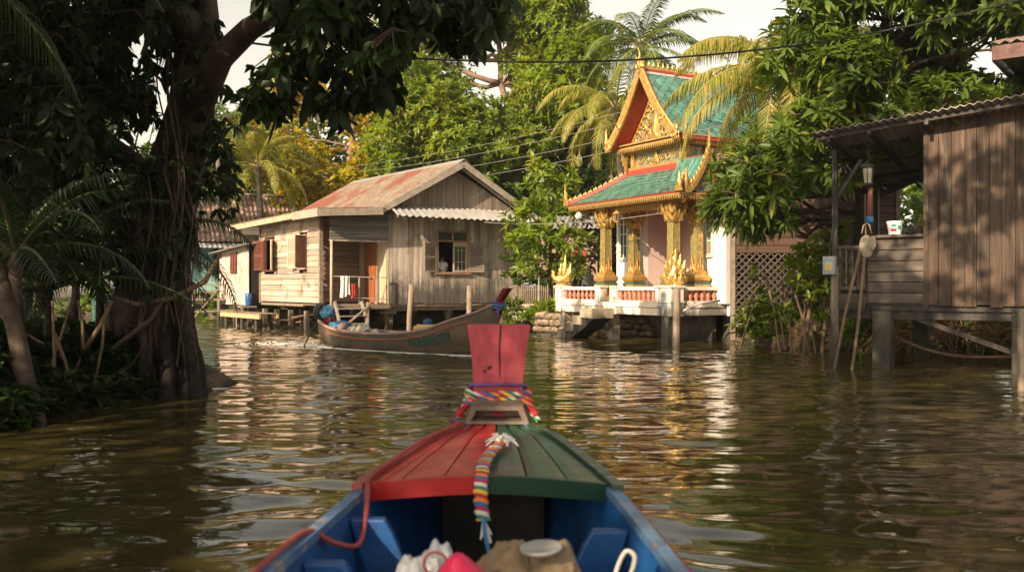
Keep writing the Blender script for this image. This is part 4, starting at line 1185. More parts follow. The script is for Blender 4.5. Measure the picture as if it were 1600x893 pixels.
# person at the gable window
def person_bust(loc, rz):
    root = thing('person', 'person in a pale shirt with dark hair looking out of the gable window', 'person', loc, rz)
    me = bpy.data.meshes.new('body'); o = bpy.data.objects.new('body', me); C.objects.link(o); o.parent = root
    vs = [(0, 0, 0.0), (0, 0, 0.25), (0, 0, 0.42), (0, -.01, 0.50), (0, -.02, 0.58), (0, -.02, 0.66), (0, -.01, 0.72),
          (-.15, 0, .42), (-.20, -.03, .25), (-.16, -.17, .12), (-.1, -.25, .13), (.15, 0, .42), (.20, -.03, .25), (.16, -.17, .12), (.1, -.25, .13),
          (0, 0, -.2), (-.09, 0, -.3), (-.09, 0, -.6), (-.09, 0, -.98), (-.09, -.12, -1.0), (.09, 0, -.3), (.09, 0, -.6), (.09, 0, -.98), (.09, -.12, -1.0)]
    es = [(0, 1), (1, 2), (2, 3), (3, 4), (4, 5), (5, 6), (2, 7), (7, 8), (8, 9), (9, 10), (2, 11), (11, 12), (12, 13), (13, 14), (0, 15), (15, 16), (16, 17), (17, 18), (18, 19), (15, 20), (20, 21), (21, 22), (22, 23)]
    rad = [.12, .125, .09, .045, .075, .085, .05, .05, .04, .033, .03, .05, .04, .033, .03, .12, .08, .06, .04, .03, .08, .06, .04, .03]
    me.from_pydata(vs, es, []); me.materials.append(M['skin'])
    sk = o.modifiers.new('skin', 'SKIN')
    for v, r in zip(me.skin_vertices[0].data, rad): v.radius = (r, r * 0.85)
    me.skin_vertices[0].data[0].use_root = True
    o.modifiers.new('sub', 'SUBSURF').levels = 2
    o.modifiers['sub'].render_levels = 2
    mb = MB(); mb.lathe((0, 0.0, 0), [(.145, -.25), (.15, 0), (.155, .25), (.14, .38), (.10, .45), (.06, .47)], 16, M=Matrix.Diagonal((1.15, .85, 1, 1)))
    for s in (-1, 1): mb.tube([(s * .12, 0, .43), (s * .19, -.01, .36), (s * .215, -.03, .25)], [.07, .068, .06], 8)
    mb.build('shirt', M['cloth_white'], root, smooth=True)
    mb = MB(); mb.lathe((0, 0.012, .64), [(.095, -.05), (.107, .0), (.10, .06), (.06, .105), (.01, .12)], 14); mb.build('hair', M['hair'], root, smooth=True)
    mb = MB(); mb.lathe((0, -.115, .605), [(.004, .03), (.015, -.005), (.01, -.015)], 6); mb.build('nose', M['skin'], root, smooth=True)
    for s in (-.035, .035):
        mb = MB(); mb.lathe((s, -.098, .635), [(.001, -.012), (.014, 0), (.001, .012)], 8); mb.build('eye', M['hair'], root, smooth=True)
    mb = MB(); mb.box(-.16, .16, -.07, .09, -.58, -.2); mb.build('shorts', M['boat_dark'], root, bevel=.04)
    return root
person_bust(h2w(wx0 + 0.42, 0.32, FZ + 0.97), HA - R(8)).scale = (0.8, 0.8, 0.8)

# ------------------------------------------------------------ teal house behind the shed
th = thing('teal_house', 'teal boarded house with rusty maroon tin roof behind the tin shed', 'house', tuple(W(322, 446, 39) * Vector((1, 1, 0))), R(24))
mb = MB(); hplanks(mb, 'x', 0, -1.2, 3.6, 1.2, 3.3, 0.22, holes=[(0.3, 0.9, 2.0, 2.9), (1.7, 2.2, 2.0, 2.9)], lap=0.004); mb.build('wall', M['teal_wall'], th)
mb = MB(); hplanks(mb, 'y', -1.2, 0, 4, 1.2, 3.3, 0.22, lap=0.004); mb.build('wall', M['teal_wall'], th)
mb = MB(); mb.box(-1.1, 3.5, 1.5, 1.6, 1.2, 3.3); mb.build('dark_backing', M['dark'], th)  # near-black sheet standing in for the shade behind the openings
for xa, xb in ((0.3, 0.9), (1.7, 2.2)):
    mb = MB()
    for z in np.arange(2.03, 2.88, 0.09): mb.box(xa + .03, xb - .03, -.03, -.005, z, z + .05)
    mb.build('window', mk('dark_green_louvre', (0.05, 0.10, 0.09), (0.04, 0.07, 0.06), 4, .6), th)
mb = MB(); corrugated(mb, (-1.8, -0.9, 3.25), (4.2, -0.9, 3.25), (4.2, 2.2, 5.5), (-1.8, 2.2, 5.5), 0.2, 0.03, 0.01, 3, 0.006); mb.build('roof', M['red_rust'], th)
mb = MB(); corrugated(mb, (-1.8, 5.3, 3.25), (4.2, 5.3, 3.25), (4.2, 2.2, 5.5), (-1.8, 2.2, 5.5), 0.2, 0.03, 0.01, 3, 0.006); mb.build('roof', M['red_rust'], th)
mb = MB(); mb.bar((-1.8, 2.2, 5.52), (4.2, 2.2, 5.52), 0.3, 0.08); mb.build('ridge_cap', M['zinc'], th)
mb = MB(); corrugated(mb, (-1.6, -1.7, 2.95), (2.4, -1.7, 2.95), (2.4, -0.2, 3.3), (-1.6, -0.2, 3.3), 0.2, 0.02, 0.01, 1); mb.build('awning', M['zinc'], th)
mb = MB()
for x in (-1.1, 1.2, 3.5):
    for y in (0.1, 3.9): mb.box(x - .1, x + .1, y - .1, y + .1, -0.9, 1.2)
mb.build('stilt', M['wood_post'], th)
mb = MB(); mb.box(-1.2, 3.6, -0.02, 4, 1.1, 1.2); mb.build('floor', M['wood_beam'], th)
# rickety landing in front of it
tl_ = thing('rickety_landing', 'rickety grey timber landing with rails in front of the teal house', 'landing', tuple(G(324, 34.5)), R(15))
mb = MB(); mb.box(-0.5, 1.3, 0, 1.4, 0.86, 0.92); mb.build('deck', M['wood_beam'], tl_)
mb = MB()
for z in (1.2, 1.45): mb.bar((-0.5, 0, z), (1.3, 0, z), .04, .05)
for k in range(9): mb.bar((-0.5 + k * .22, 0, .9), (-0.5 + k * .22, 0, 1.48), .03, .03, up=(0, 1, 0))
mb.bar((-0.5, -.05, 0.2), (0.4, -.05, 1.3), .05, .05); mb.bar((-0.5, -.03, 0.45), (1.3, -.03, 0.5), .05, .06)
mb.build('railing', M['wood_beam'], tl_)
for x in (-0.5, 0.4, 1.25):
    mb = MB(); mb.tube([(x, 0.02, -1), (x, 0.0, 1.3 if x < 0 else 0.86)], .06, 7); mb.build('leg', M['wood_post'], tl_, smooth=True)
# a second rusty roof between it and the grey house
rr2 = thing('rusty_roofed_hut', 'small hut with streaked rust and white tin roof behind the ridge of leaves', 'hut', tuple(W(420, 446, 44) * Vector((1, 1, 0))), R(20))
mb = MB(); corrugated(mb, (-2, -1, 3.9), (2.4, -1, 3.9), (2.4, 1.4, 5.6), (-2, 1.4, 5.6), 0.2, 0.03, 0.01, 2); mb.build('roof', mk('streaked_rust_roof', (0.42, 0.33, 0.28), (0.22, 0.10, 0.07), 3, .7, bump=.2, grain='y'), rr2)
mb = MB(); hplanks(mb, 'x', -0.4, -1.8, 2.2, 0.3, 3.95); mb.build('wall', M['wood_warm_x'], rr2)
mb = MB(); mb.box(-1.8, 2.2, 1.0, 1.05, 0.3, 4.6); mb.box(-1.8, -1.75, -.4, 1.05, .3, 4); mb.build('wall', M['wood_warm_x'], rr2)
# ------------------------------------------------------------ temple hall
TA = R(30)
TO = Vector((3.85, 22.4, 0))
TM = Matrix.Translation(TO) @ Matrix.Rotation(TA, 4, 'Z')
def t2w(x, y, z): return TM @ Vector((x, y, z))
FLAME = [(-0.5, 0), (-0.42, 0.18), (-0.5, 0.34), (-0.3, 0.42), (-0.34, 0.6), (-0.12, 0.66), (-0.08, 0.84), (0.10, 1.0), (0.09, 0.82), (0.26, 0.7), (0.22, 0.55), (0.44, 0.44), (0.36, 0.28), (0.5, 0.16), (0.42, 0)]
TOOTH = [(-0.5, 0), (-0.42, 0.35), (-0.05, 0.62), (0.12, 1.0), (0.22, 0.6), (0.5, 0.3), (0.5, 0)]
def flame(mb, c, w, h, M4, t=0.05, shape=FLAME, lean=0.0):
    """a flame-shaped plate standing at c; M4 3x3-ish matrix mapping local xz plane"""
    poly = [((x + lean * z) * w, z * h) for x, z in shape]
    n = len(poly); cx = sum(p[0] for p in poly) / n; cz = h * 0.4
    vs = []
    for s in (-1, 1):
        vs += [Vector((x, s * t * 0.35, z)) for x, z in poly] + [Vector((lean * cz, s * t, cz))]
    vs = [Vector(c) + M4 @ v for v in vs]
    fs = []
    for i in range(n):
        j = (i + 1) % n
        fs.append((n, i, j)); fs.append((n + 1 + n, n + 1 + j, n + 1 + i))
        fs.append((i, n + 1 + i, n + 1 + j, j))
    mb.add(vs, fs)
def rotz(a): return Matrix.Rotation(a, 3, 'Z')
I3 = Matrix.Identity(3)

temple = thing('temple_hall', 'gilded riverside temple hall with green tiled roofs and mosaic columns', 'temple', tuple(TO), TA)
PW = 5.1; PD = 2.25; FZT = 0.96
mb = MB(); mb.box(0.08, 6.0, 0.08, PW - 0.08, 0.72, FZT)
mb.build('terrace_floor', M['white_stone'], temple)
mb = MB()
mb.box(0.0, 0.14, 0.0, PW, 0.67, 0.98); mb.box(-0.03, 0.16, -0.03, PW + 0.03, 0.86, 0.92)
mb.box(0.14, 4.2, 0.0, 0.14, 0.67, 0.98); mb.box(0.16, 4.2, -0.03, 0.14, 0.86, 0.92)
mb.box(0.14, 4.2, PW - 0.14, PW, 0.67, 0.98)
mb.build('terrace_edge', M['white_stone'], temple, bevel=0.01)
def baluster_run(p0, p1, n, nm):
    """rail with n balusters from p0 to p1 (local xy)"""
    p0 = Vector(p0); p1 = Vector(p1); d = p1 - p0
    mb = MB(); mb.bar((*p0, 1.335), (*p1, 1.335), 0.15, 0.09, up=(0, 0, 1)); mb.bar((*p0, 1.005), (*p1, 1.005), 0.13, 0.05)
    rail = mb.build('rail', M['white_stone'], temple, bevel=0.008)
    prof = [(0.045, 0), (0.05, 0.02), (0.03, 0.035), (0.055, 0.075), (0.062, 0.11), (0.05, 0.16), (0.03, 0.205), (0.035, 0.22), (0.05, 0.24), (0.045, 0.262)]
    for k in range(n):
        mb = MB(); mb.lathe((0, 0, 0), prof, 10)
        q = p0 + d * ((k + 0.5) / n)
        mb.build('baluster', M['baluster'], rail, smooth=True, loc=(q.x, q.y, 1.029))
def rpost(x, y, w, h=1.40, z0=0.66):
    mb = MB(); mb.box(x - w / 2, x + w / 2, y - w / 2, y + w / 2, z0, h - 0.05); mb.box(x - w / 2 - .03, x + w / 2 + .03, y - w / 2 - .03, y + w / 2 + .03, h - 0.048, h)
    mb.box(x - w / 2 - .02, x + w / 2 + .02, y - w / 2 - .02, y + w / 2 + .02, 0.985, 1.03)
    mb.build('rail_post', M['white_stone'], temple, bevel=0.01)
rpost(0.14, 0.14, 0.40); rpost(0.10, 2.34, 0.24); rpost(0.10, 3.06, 0.22); rpost(0.10, PW - 0.12, 0.30); rpost(PD, 0.12, 0.30); rpost(0.10, 0.62, 0.12); 
baluster_run((0.08, 0.68), (0.08, 2.22), 8, 'f'); baluster_run((0.08, 3.17), (0.08, PW - 0.27), 8, 'l'); baluster_run((0.36, 0.08), (PD - 0.15, 0.08), 9, 'r')
mb = MB(); mb.box(0.3, 0.42, 2.46, 2.95, FZT, 1.36); mb.build('rail_post', M['pink_wall'], temple)
# piers in the water
def pier(x, y, w, z0=-1.0, z1=0.67, par=temple, taper=0.02):
    mb = MB(); a = w / 2; b_ = a + taper
    mb.lathe((x, y, 0), [(b_ * 1.414, z0), (a * 1.414, z1)], 4)
    mb.build('pier', M['pier_stone'], par)
pier(0.16, 0.30, 0.24); pier(0.15, 2.6, 0.26); pier(0.15, PW - 0.2, 0.24); pier(2.2, 0.3, 0.26); pier(2.2, 2.6, 0.26); pier(1.9, 4.7, 0.24)
mb = MB(); mb.box(1.6, 1.7, 0.3, PW, -0.9, 0.67); mb.build('retaining_wall', M['wet_stone'], temple)
# side stairs that drop along the front
mb = MB(); n = 5
for k in range(n):
    ya = 2.5 + k * 0.36; z = 0.80 - k * 0.19
    prof = [(ya, z), (ya + 0.38, z), (ya + 0.38, z - 0.30), (ya, z - 0.19 if k else z - 0.1)]
    mb.box(-0.72, -0.035, ya, ya + 0.38 - 0.002, z - 0.24, z)
mb.box(-0.72, -0.035, 2.3, 2.498, 0.55, 0.82)
st = mb.build('stairs', M['step_stone'], temple, bevel=0.012)
mb = MB()
mb.prism([(2.35, 0.54), (2.75, 0.30), (4.25, -0.42), (4.4, -0.2), (2.9, 0.56)], 'x', -0.66, -0.10)
mb.build('stair_underside', M['wood_black'], st)
mb = MB(); mb.box(-0.8, -0.02, 4.2, 4.95, -0.8, 0.07); mb.build('stair_base', M['wet_stone'], st, bevel=0.02)

# columns
def column(x, y, front):
    co = MB(); s = 1.414
    prof = [(0.24, 0.96), (0.24, 1.12), (0.21, 1.15), (0.21, 1.30), (0.23, 1.33), (0.23, 1.44)]
    co.lathe((x, y, 0), [(r * s, z) for r, z in prof], 4)
    o = co.build('column', M['gold_flat'], temple)
    b = MB(); b.lathe((x, y, 0), [(r * s, z) for r, z in [(0.235, 1.442), (0.24, 1.47), (0.19, 1.50)]], 4); b.build('band', M['band_green'], o)
    g = MB(); g.lathe((x, y, 0), [(r * s, z) for r, z in [(0.19, 1.502), (0.235, 1.55), (0.25, 1.62), (0.21, 1.68), (0.17, 1.70), (0.17, 1.76), (0.14, 1.78)]], 4); 
    for k in range(4):
        for q in (-0.09, 0.0, 0.09):
            Rm = rotz(k * math.pi / 2)
            flame(g, Vector((x, y, 1.74)) + Rm @ Vector((q * .8, -0.13, 0)), 0.10, 0.42 if q == 0 else 0.26, Rm, 0.03)
    g.build('base_moulding', M['gold'], o)
    m_ = MB(); m_.lathe((x, y, 0), [(0.108 * s, 1.76), (0.10 * s, 3.1)], 4)
    for sx, sy in ((-1, -1), (1, -1), (-1, 1), (1, 1)): m_.box(x + sx * .09 - .03, x + sx * .09 + .03, y + sy * .09 - .03, y + sy * .09 + .03, 1.8, 3.1) if False else None
    m_.build('shaft', M['mosaic_fine'], o)
    e_ = MB()
    for sx, sy in ((-1, -1), (1, -1), (-1, 1), (1, 1)): e_.bar((x + sx * .106, y + sy * .106, 1.78), (x + sx * .098, y + sy * .098, 3.1), .024, .024)
    e_.build('corner_bead', M['gold'], o)
    c = MB(); c.lathe((x, y, 0), [(r * s, z) for r, z in [(0.11, 2.98), (0.14, 3.0), (0.12, 3.06), (0.15, 3.18), (0.14, 3.22), (0.20, 3.40), (0.18, 3.44), (0.25, 3.56)]], 4)
    for k in range(4):
        Rm = rotz(k * math.pi / 2)
        for q, zz, hh in ((-.1, 3.0, .3), (.1, 3.0, .3), (0, 3.05, .35), (-.15, 3.18, .3), (.15, 3.18, .3)):
            flame(c, Vector((x, y, zz)) + Rm @ Vector((q, -0.14 - (zz - 3.0) * .25, 0)), 0.13, hh, Rm @ Matrix.Rotation(R(18), 3, 'X'), 0.035)
    c.build('capital', M['gold'], o)
for x, y in ((0.38, 0.38), (0.38, 3.22), (1.22, 3.05), (1.16, 0.42)): column(x, y, 1)
# hanging carved frames between columns
mb = MB()
for (xa, ya, xb, yb) in ((0.38, 0.55, 0.38, 3.05), (0.55, 3.22, 1.4, 3.22), (0.55, 0.38, 1.4, 0.38)):
    a = Vector((xa, ya, 0)); b_ = Vector((xb, yb, 0)); d = b_ - a; L = d.length; ang = math.atan2(d.y, d.x)
    mb.bar(a + Vector((0, 0, 3.46)), b_ + Vector((0, 0, 3.46)), 0.05, 0.1)
    n = int(L / 0.12)
    for k in range(n):
        u = (k + 0.5) / n; h = 0.10 + 0.34 * (abs(u - .5) * 2) ** 3
        flame(mb, a + d * u + Vector((0, 0, 3.42)), 0.14, -h, rotz(ang), 0.03)
mb.build('carved_fringe', M['gold'], temple)

# chamber walls
CX = 1.5; CY0, CY1 = -0.27, 4.25; WT = 3.72
def wallx(y0, y1, z0, z1, mat, x=CX, t=0.16, name='wall'):
    mb = MB(); mb.box(x, x + t, y0, y1, z0, z1); return mb.build(name, mat, temple)
WIN = [(3.72, 4.08), (0.22, 0.62)]
wz = (2.18, 3.34)
wallx(CY0, 0.22, FZT, WT, M['white_wall']); wallx(0.22, 0.62, FZT, wz[0], M['white_wall']); wallx(0.22, 0.62, wz[1], WT, M['white_wall']); wallx(0.62, 0.95, FZT, WT, M['white_wall'])
wallx(3.0, 3.72, FZT, WT, M['white_wall']); wallx(3.72, 4.08, FZT, wz[0], M['white_wall']); wallx(3.72, 4.08, wz[1], WT, M['white_wall']); wallx(4.08, CY1, FZT, WT, M['white_wall'])
mb = MB(); mb.box(CX + .16, CX + 1.3, 3.0, 3.12, FZT, WT); mb.box(CX + .16, CX + 1.3, 0.83, 0.95, FZT, WT); mb.build('wall', M['pink_wall'], temple)
mb = MB(); mb.box(CX + 1.3, CX + 1.4, 0.83, 3.12, FZT, WT); mb.build('wall', M['pink_wall'], temple)
mb = MB(); mb.box(CX + 1.26, CX + 1.297, 1.2, 2.3, 2.0, 3.2); mb.build('wall_picture', mk('dim_picture', (0.05, 0.09, 0.06), (0.12, 0.12, 0.08), 9, .4), temple)
mb = MB(); mb.box(CX + .16, 6.2, CY0, CY0 + .14, FZT - .3, WT); mb.build('wall', M['white_wall'], temple)
mb = MB(); mb.box(CX + .16, 6.2, CY1 - .14, CY1, FZT - .3, WT); mb.build('wall', M['white_wall'], temple)
mb = MB(); mb.box(6.2, 6.34, CY0, CY1, FZT - .3, WT); mb.build('wall', M['white_wall'], temple)
mb = MB(); mb.box(0.2, 6.2, CY0 + .14, CY1 - .14, 3.6, 3.64); mb.build('ceiling', M['red_paint'], temple)
for (ya, yb), gm in zip(WIN, ('glass', 'glass_red')):
    mb = MB(); f = 0.05; xx = CX - 0.02
    mb.box(xx - .03, xx + .1, ya - .06, ya, wz[0] - .05, wz[1] + .05); mb.box(xx - .03, xx + .1, yb, yb + .06, wz[0] - .05, wz[1] + .05)
    mb.box(xx - .03, xx + .1, ya, yb, wz[1], wz[1] + .05); mb.box(xx - .05, xx + .1, ya, yb, wz[0] - .06, wz[0])
    mb.box(xx, xx + .05, ya, ya + .035, wz[0], wz[1]); mb.box(xx, xx + .05, yb - .035, yb, wz[0], wz[1])
    mb.box(xx, xx + .05, (ya + yb) / 2 - .02, (ya + yb) / 2 + .02, wz[0], wz[1])
    for z in (wz[0] + .02, wz[0] + .36, wz[0] + .70, wz[0] + .98, wz[1] - .02): mb.box(xx + .004, xx + .046, ya + .035, yb - .035, z - .014, z + .014)
    wo = mb.build('window', M['shutter'] if False else mk('cream_window_paint', (0.70, 0.66, 0.56), (0.62, 0.57, 0.47), 6, .5, bump=.1), temple)
    mb = MB(); mb.box(xx + .02, xx + .028, ya + .03, yb - .03, wz[0], wz[1]); mb.build('pane', M[gm], wo)

# entablature: stepped gold bands with a dripping fringe
def band_x(mb, x, y0, y1, z0, z1, t=.06): mb.box(x - t, x + t, y0, y1, z0, z1)
EX0, EY0, EY1, EZ0 = -0.12, -0.42, 4.34, 3.64
mb = MB()
for k, (dz, o, h) in enumerate(((0, 0, .05), (-.055, .05, .045), (-.105, .10, .04))):
    mb.box(EX0 + o, EX0 + o + .05, EY0 + o, EY1 - o, EZ0 + dz - h, EZ0 + dz - .004)
    mb.box(EX0 + o + .052, 5.5, EY0 + o, EY0 + o + .05, EZ0 + dz - h, EZ0 + dz - .004)
    mb.box(EX0 + o + .052, 5.5, EY1 - o - .05, EY1 - o, EZ0 + dz - h, EZ0 + dz - .004)
mb.build('eave_moulding', M['gold_flat'], temple)
mb = MB()
def fringe(mb, a, b, step, h, w):
    a = Vector(a); b = Vector(b); d = b - a; n = int(d.length / step); ang = math.atan2(d.y, d.x); Rm = rotz(ang)
    for k in range(n):
        p = a + d * ((k + .5) / n)
        vs = [p + Rm @ Vector(v) for v in ((-w / 2, -.012, 0), (w / 2, -.012, 0), (0, -.012, -h), (-w / 2, .012, 0), (w / 2, .012, 0), (0, .012, -h))]
        mb.add(vs, [(0, 2, 1), (3, 4, 5), (0, 1, 4, 3), (1, 2, 5, 4), (2, 0, 3, 5)])
fringe(mb, (EX0 + .02, EY0, EZ0 - .05), (EX0 + .02, EY1, EZ0 - .05), 0.085, 0.11, 0.08)
fringe(mb, (EX0, EY0 + .02, EZ0 - .05), (5.4, EY0 + .02, EZ0 - .05), 0.085, 0.11, 0.08)
fringe(mb, (EX0, EY1 - .02, EZ0 - .05), (5.4, EY1 - .02, EZ0 - .05), 0.085, 0.11, 0.08)
mb.build('eave_fringe', M['gold'], temple)
# inner lintel over the columns
mb = MB(); mb.box(0.24, 0.52, 0.24, 3.36, 3.50, 3.595); mb.box(0.52, 1.5, 0.28, 0.5, 3.50, 3.595); mb.box(0.52, 1.5, 3.1, 3.34, 3.50, 3.595); mb.build('lintel', M['gold_flat'], temple)

# tiles
def tile_patch(mb, fn, nu, nv, diamond=False, lift=0.03, thick=0.02):
    """fn(u, v) -> point, u along the eave, v up the slope; small overlapping tiles"""
    for j in range(nv):
        for i in range(nu):
            if diamond:
                u0 = (i + (0.5 if j % 2 else 0)) / nu
                if u0 > 1 + 1e-6: continue
                v0 = j / nv
                pts = [(u0, v0 - 0.02), (u0 + .5 / nu, v0 + 1 / nv), (u0, v0 + 2.0 / nv), (u0 - .5 / nu, v0 + 1 / nv)]
            else:
                u0 = (i + (0.5 if j % 2 else 0)) / nu; v0 = j / nv
                pts = [(u0, v0 - .12 / nv), (u0 + .5 / nu, v0 + .35 / nv), (u0 + .5 / nu, v0 + 1.15 / nv), (u0 - .5 / nu, v0 + 1.15 / nv), (u0 - .5 / nu, v0 + .35 / nv)]
            pts = [(min(max(a, 0), 1), min(max(b, 0), 1)) for a, b in pts]
            P = [Vector(fn(a, b)) for a, b in pts]
            nrm = (Vector(fn(min(u0 + .02, 1), v0)) - Vector(fn(max(u0 - .02, 0), v0))).cross(Vector(fn(min(u0, 1), min(v0 + .05, 1))) - Vector(fn(min(u0, 1), v0)))
            if nrm.length < 1e-9: continue
            nrm.normalize()
            if nrm.z < 0: nrm = -nrm
            j_ = random.uniform(0, .006)
            hi = lift + j_; lo = .004
            mid_ = [b for a, b in pts]; vmin, vmax = min(mid_), max(mid_)
            if vmax - vmin < 1e-4: continue
            Q = [p + nrm * (lo + (hi - lo) * (1 - (b - vmin) / (vmax - vmin))) for p, (a, b) in zip(P, pts)]
            n = len(P)
            mb.add(Q + [q - nrm * thick for q in Q], [tuple(range(n)), tuple(range(2 * n - 1, n - 1, -1))] + [(k, n + k, n + (k + 1) % n, (k + 1) % n) for k in range(n)])
# porch roof: front slope, two hips
TX, TY0, TY1, TZ = 1.0, 0.55, 3.0, 4.42
def patch(a, b, c, d, sagz=-0.05):
    a, b, c, d = map(Vector, (a, b, c, d))
    def fn(u, v):
        p = a.lerp(b, u).lerp(d.lerp(c, u), v); p.z += sagz * math.sin(v * math.pi); return p
    return fn
fr_ = patch((EX0 - .02, EY0, EZ0), (EX0 - .02, EY1, EZ0), (TX, TY1, TZ), (TX, TY0, TZ))
ri_ = patch((EX0 - .02, EY0 - .0, EZ0), (5.5, EY0, EZ0), (5.5, TY0, TZ), (TX, TY0, TZ))
le_ = patch((5.5, EY1, EZ0), (EX0 - .02, EY1, EZ0), (TX, TY1, TZ), (5.5, TY1, TZ))
for fn, nu, nv in ((fr_, 34, 9), (ri_, 38, 9), (le_, 38, 9)):
    mb = MB(); tile_patch(mb, fn, nu, nv, False, 0.035, 0.02); o = mb.build('lower_roof', M['tile'], temple)
    sl = MB(); n = 6
    for j in range(n):
        (lambda q: sl.slab(*q, -.03 if (q[1] - q[0]).cross(q[3] - q[0]).z > 0 else .03))((fn(0, j / n), fn(1, j / n), fn(1, (j + 1) / n), fn(0, (j + 1) / n)))
    sl.build('roof_board', M['red_paint'], o)
# red and gold hip ridges with crest teeth
def crest(mb_r, mb_g, pts, w=.09, h=.09, tooth=.13, step=.15, gold_side=True, ang_lean=0.35):
    P = [Vector(p) for p in pts]
    for a, b in zip(P[:-1], P[1:]): mb_r.bar(a, b, w, h)
    for a, b in zip(P[:-1], P[1:]):
        d = b - a; n = max(1, int(d.length / step)); ang = math.atan2(d.y, d.x)
        for k in range(n):
            p = a + d * ((k + .5) / n)
            flame(mb_g, p + Vector((0, 0, h * .4)), step * .9, tooth * random.uniform(.92, 1.08), rotz(ang), .02, TOOTH)
red = MB(); gold = MB()
hipL = [fr_(1, v / 6) + Vector((0, 0, .06)) for v in range(7)]
hipR = [fr_(0, v / 6) + Vector((0, 0, .06)) for v in range(7)]
crest(red, gold, hipL); red2 = MB(); crest(red2, gold, hipR)
# upturned ends
def finial(mb, p, ang, h, w=.16, lean=.3):
    flame(mb, p, w, h, rotz(ang), .05, [(-.5, 0), (-.55, .2), (-.2, .32), (-.3, .5), (-.02, .62), (.02, 1.0), (.14, .6), (.30, .42), (.26, .2), (.5, 0)], lean)
finial(gold, hipL[0] + Vector((-.02, .04, -.05)), R(90), .62, .26, .1); finial(gold, hipR[0] + Vector((-.02, -.04, -.05)), R(-90), .5, .26, .1)
hr = red.build('hip_ridge', M['red_paint'], temple); red2.build('hip_ridge', M['red_paint'], temple); gold.build('crest', M['gold'], hr)
mb = MB(); mb.bar((TX - .03, TY0 - .1, TZ + .05), (TX - .03, TY1 + .1, TZ + .05), .06, .14); mb.bar((TX + .0, TY0 - .05, TZ + .05), (5.5, TY0 - .05, TZ + .05), .06, .14)
mb.build('top_ridge', M['red_paint'], temple)
# attic
mb = MB(); mb.box(TX + .02, 5.2, TY0 + .1, TY1 - .1, TZ - .1, 4.98); at = mb.build('attic_wall', M['mosaic'], temple)
mb = MB(); mb.box(TX - .03, TX + .018, TY0, TY1, TZ + .12, TZ + .2); mb.box(TX + .02, 5.2, TY0 + .05, TY0 + .098, TZ + .12, TZ + .2)
for y in (TY0 + .12, TY1 - .28): mb.box(TX - .04, TX + .016, y, y + .16, TZ + .2, 4.97)
for k in range(4):
    mb.box(TX + .6 + k * 1.0, TX + .72 + k * 1.0, TY0 + .04, TY0 + .096, TZ + .2, 4.97)
# scroll relief between the pilasters
def scroll(mb, c, r, turns, dirn, ax, rad=.018, n=18, flip=1):
    pts = []
    for k in range(n):
        t = k / (n - 1); a = t * turns * 2 * math.pi; rr = r * (1 - .85 * t)
        pts.append(Vector(c) + ax @ Vector((dirn * math.cos(a) * rr, 0, flip * math.sin(a) * rr)))
    mb.tube(pts, [rad * (1 - .5 * k / (n - 1)) for k in range(n)], 5)
RX = rotz(R(90))   # local xz plane turned to face -x
ctr = (TY0 + TY1) / 2
for s in (-1, 1):
    for k in range(3): scroll(mb, (TX - .0, ctr + s * (.18 + k * .26), 4.8 - .05 * (k % 2)), .12, 1.3, s, RX, .02, flip=1 if k % 2 else -1)
flame(mb, (TX - .02, ctr, 4.63), .22, .34, RX, .05)
mb.build('pilaster', M['gold'], at)
mb = MB()
for k, (o, z0_, z1_) in enumerate(((.02, 4.98, 5.03), (.08, 5.032, 5.075), (.14, 5.078, 5.13), (.10, 5.132, 5.17), (.16, 5.172, 5.21))):
    mb.box(TX - .02 - o * 2.2, 5.6, TY0 - .02 - o, TY1 + .02 + o, z0_, z1_)
mb.build('cornice', M['gold_flat'], temple)
mb = MB(); fringe(mb, (TX - .32, TY0 - .1, 5.08), (TX - .32, TY1 + .1, 5.08), .08, .1, .07); fringe(mb, (TX - .3, TY0 - .14, 5.08), (5.5, TY0 - .14, 5.08), .08, .1, .07); mb.build('cornice_fringe', M['gold'], temple)
# brackets under the cornice
for y in (TY0 + .0, TY1 - .0): mb = MB(); flame(mb, (TX - .12, y, 5.0), .3, -.55, rotz(0), .05); mb.build('bracket', M['gold'], temple)

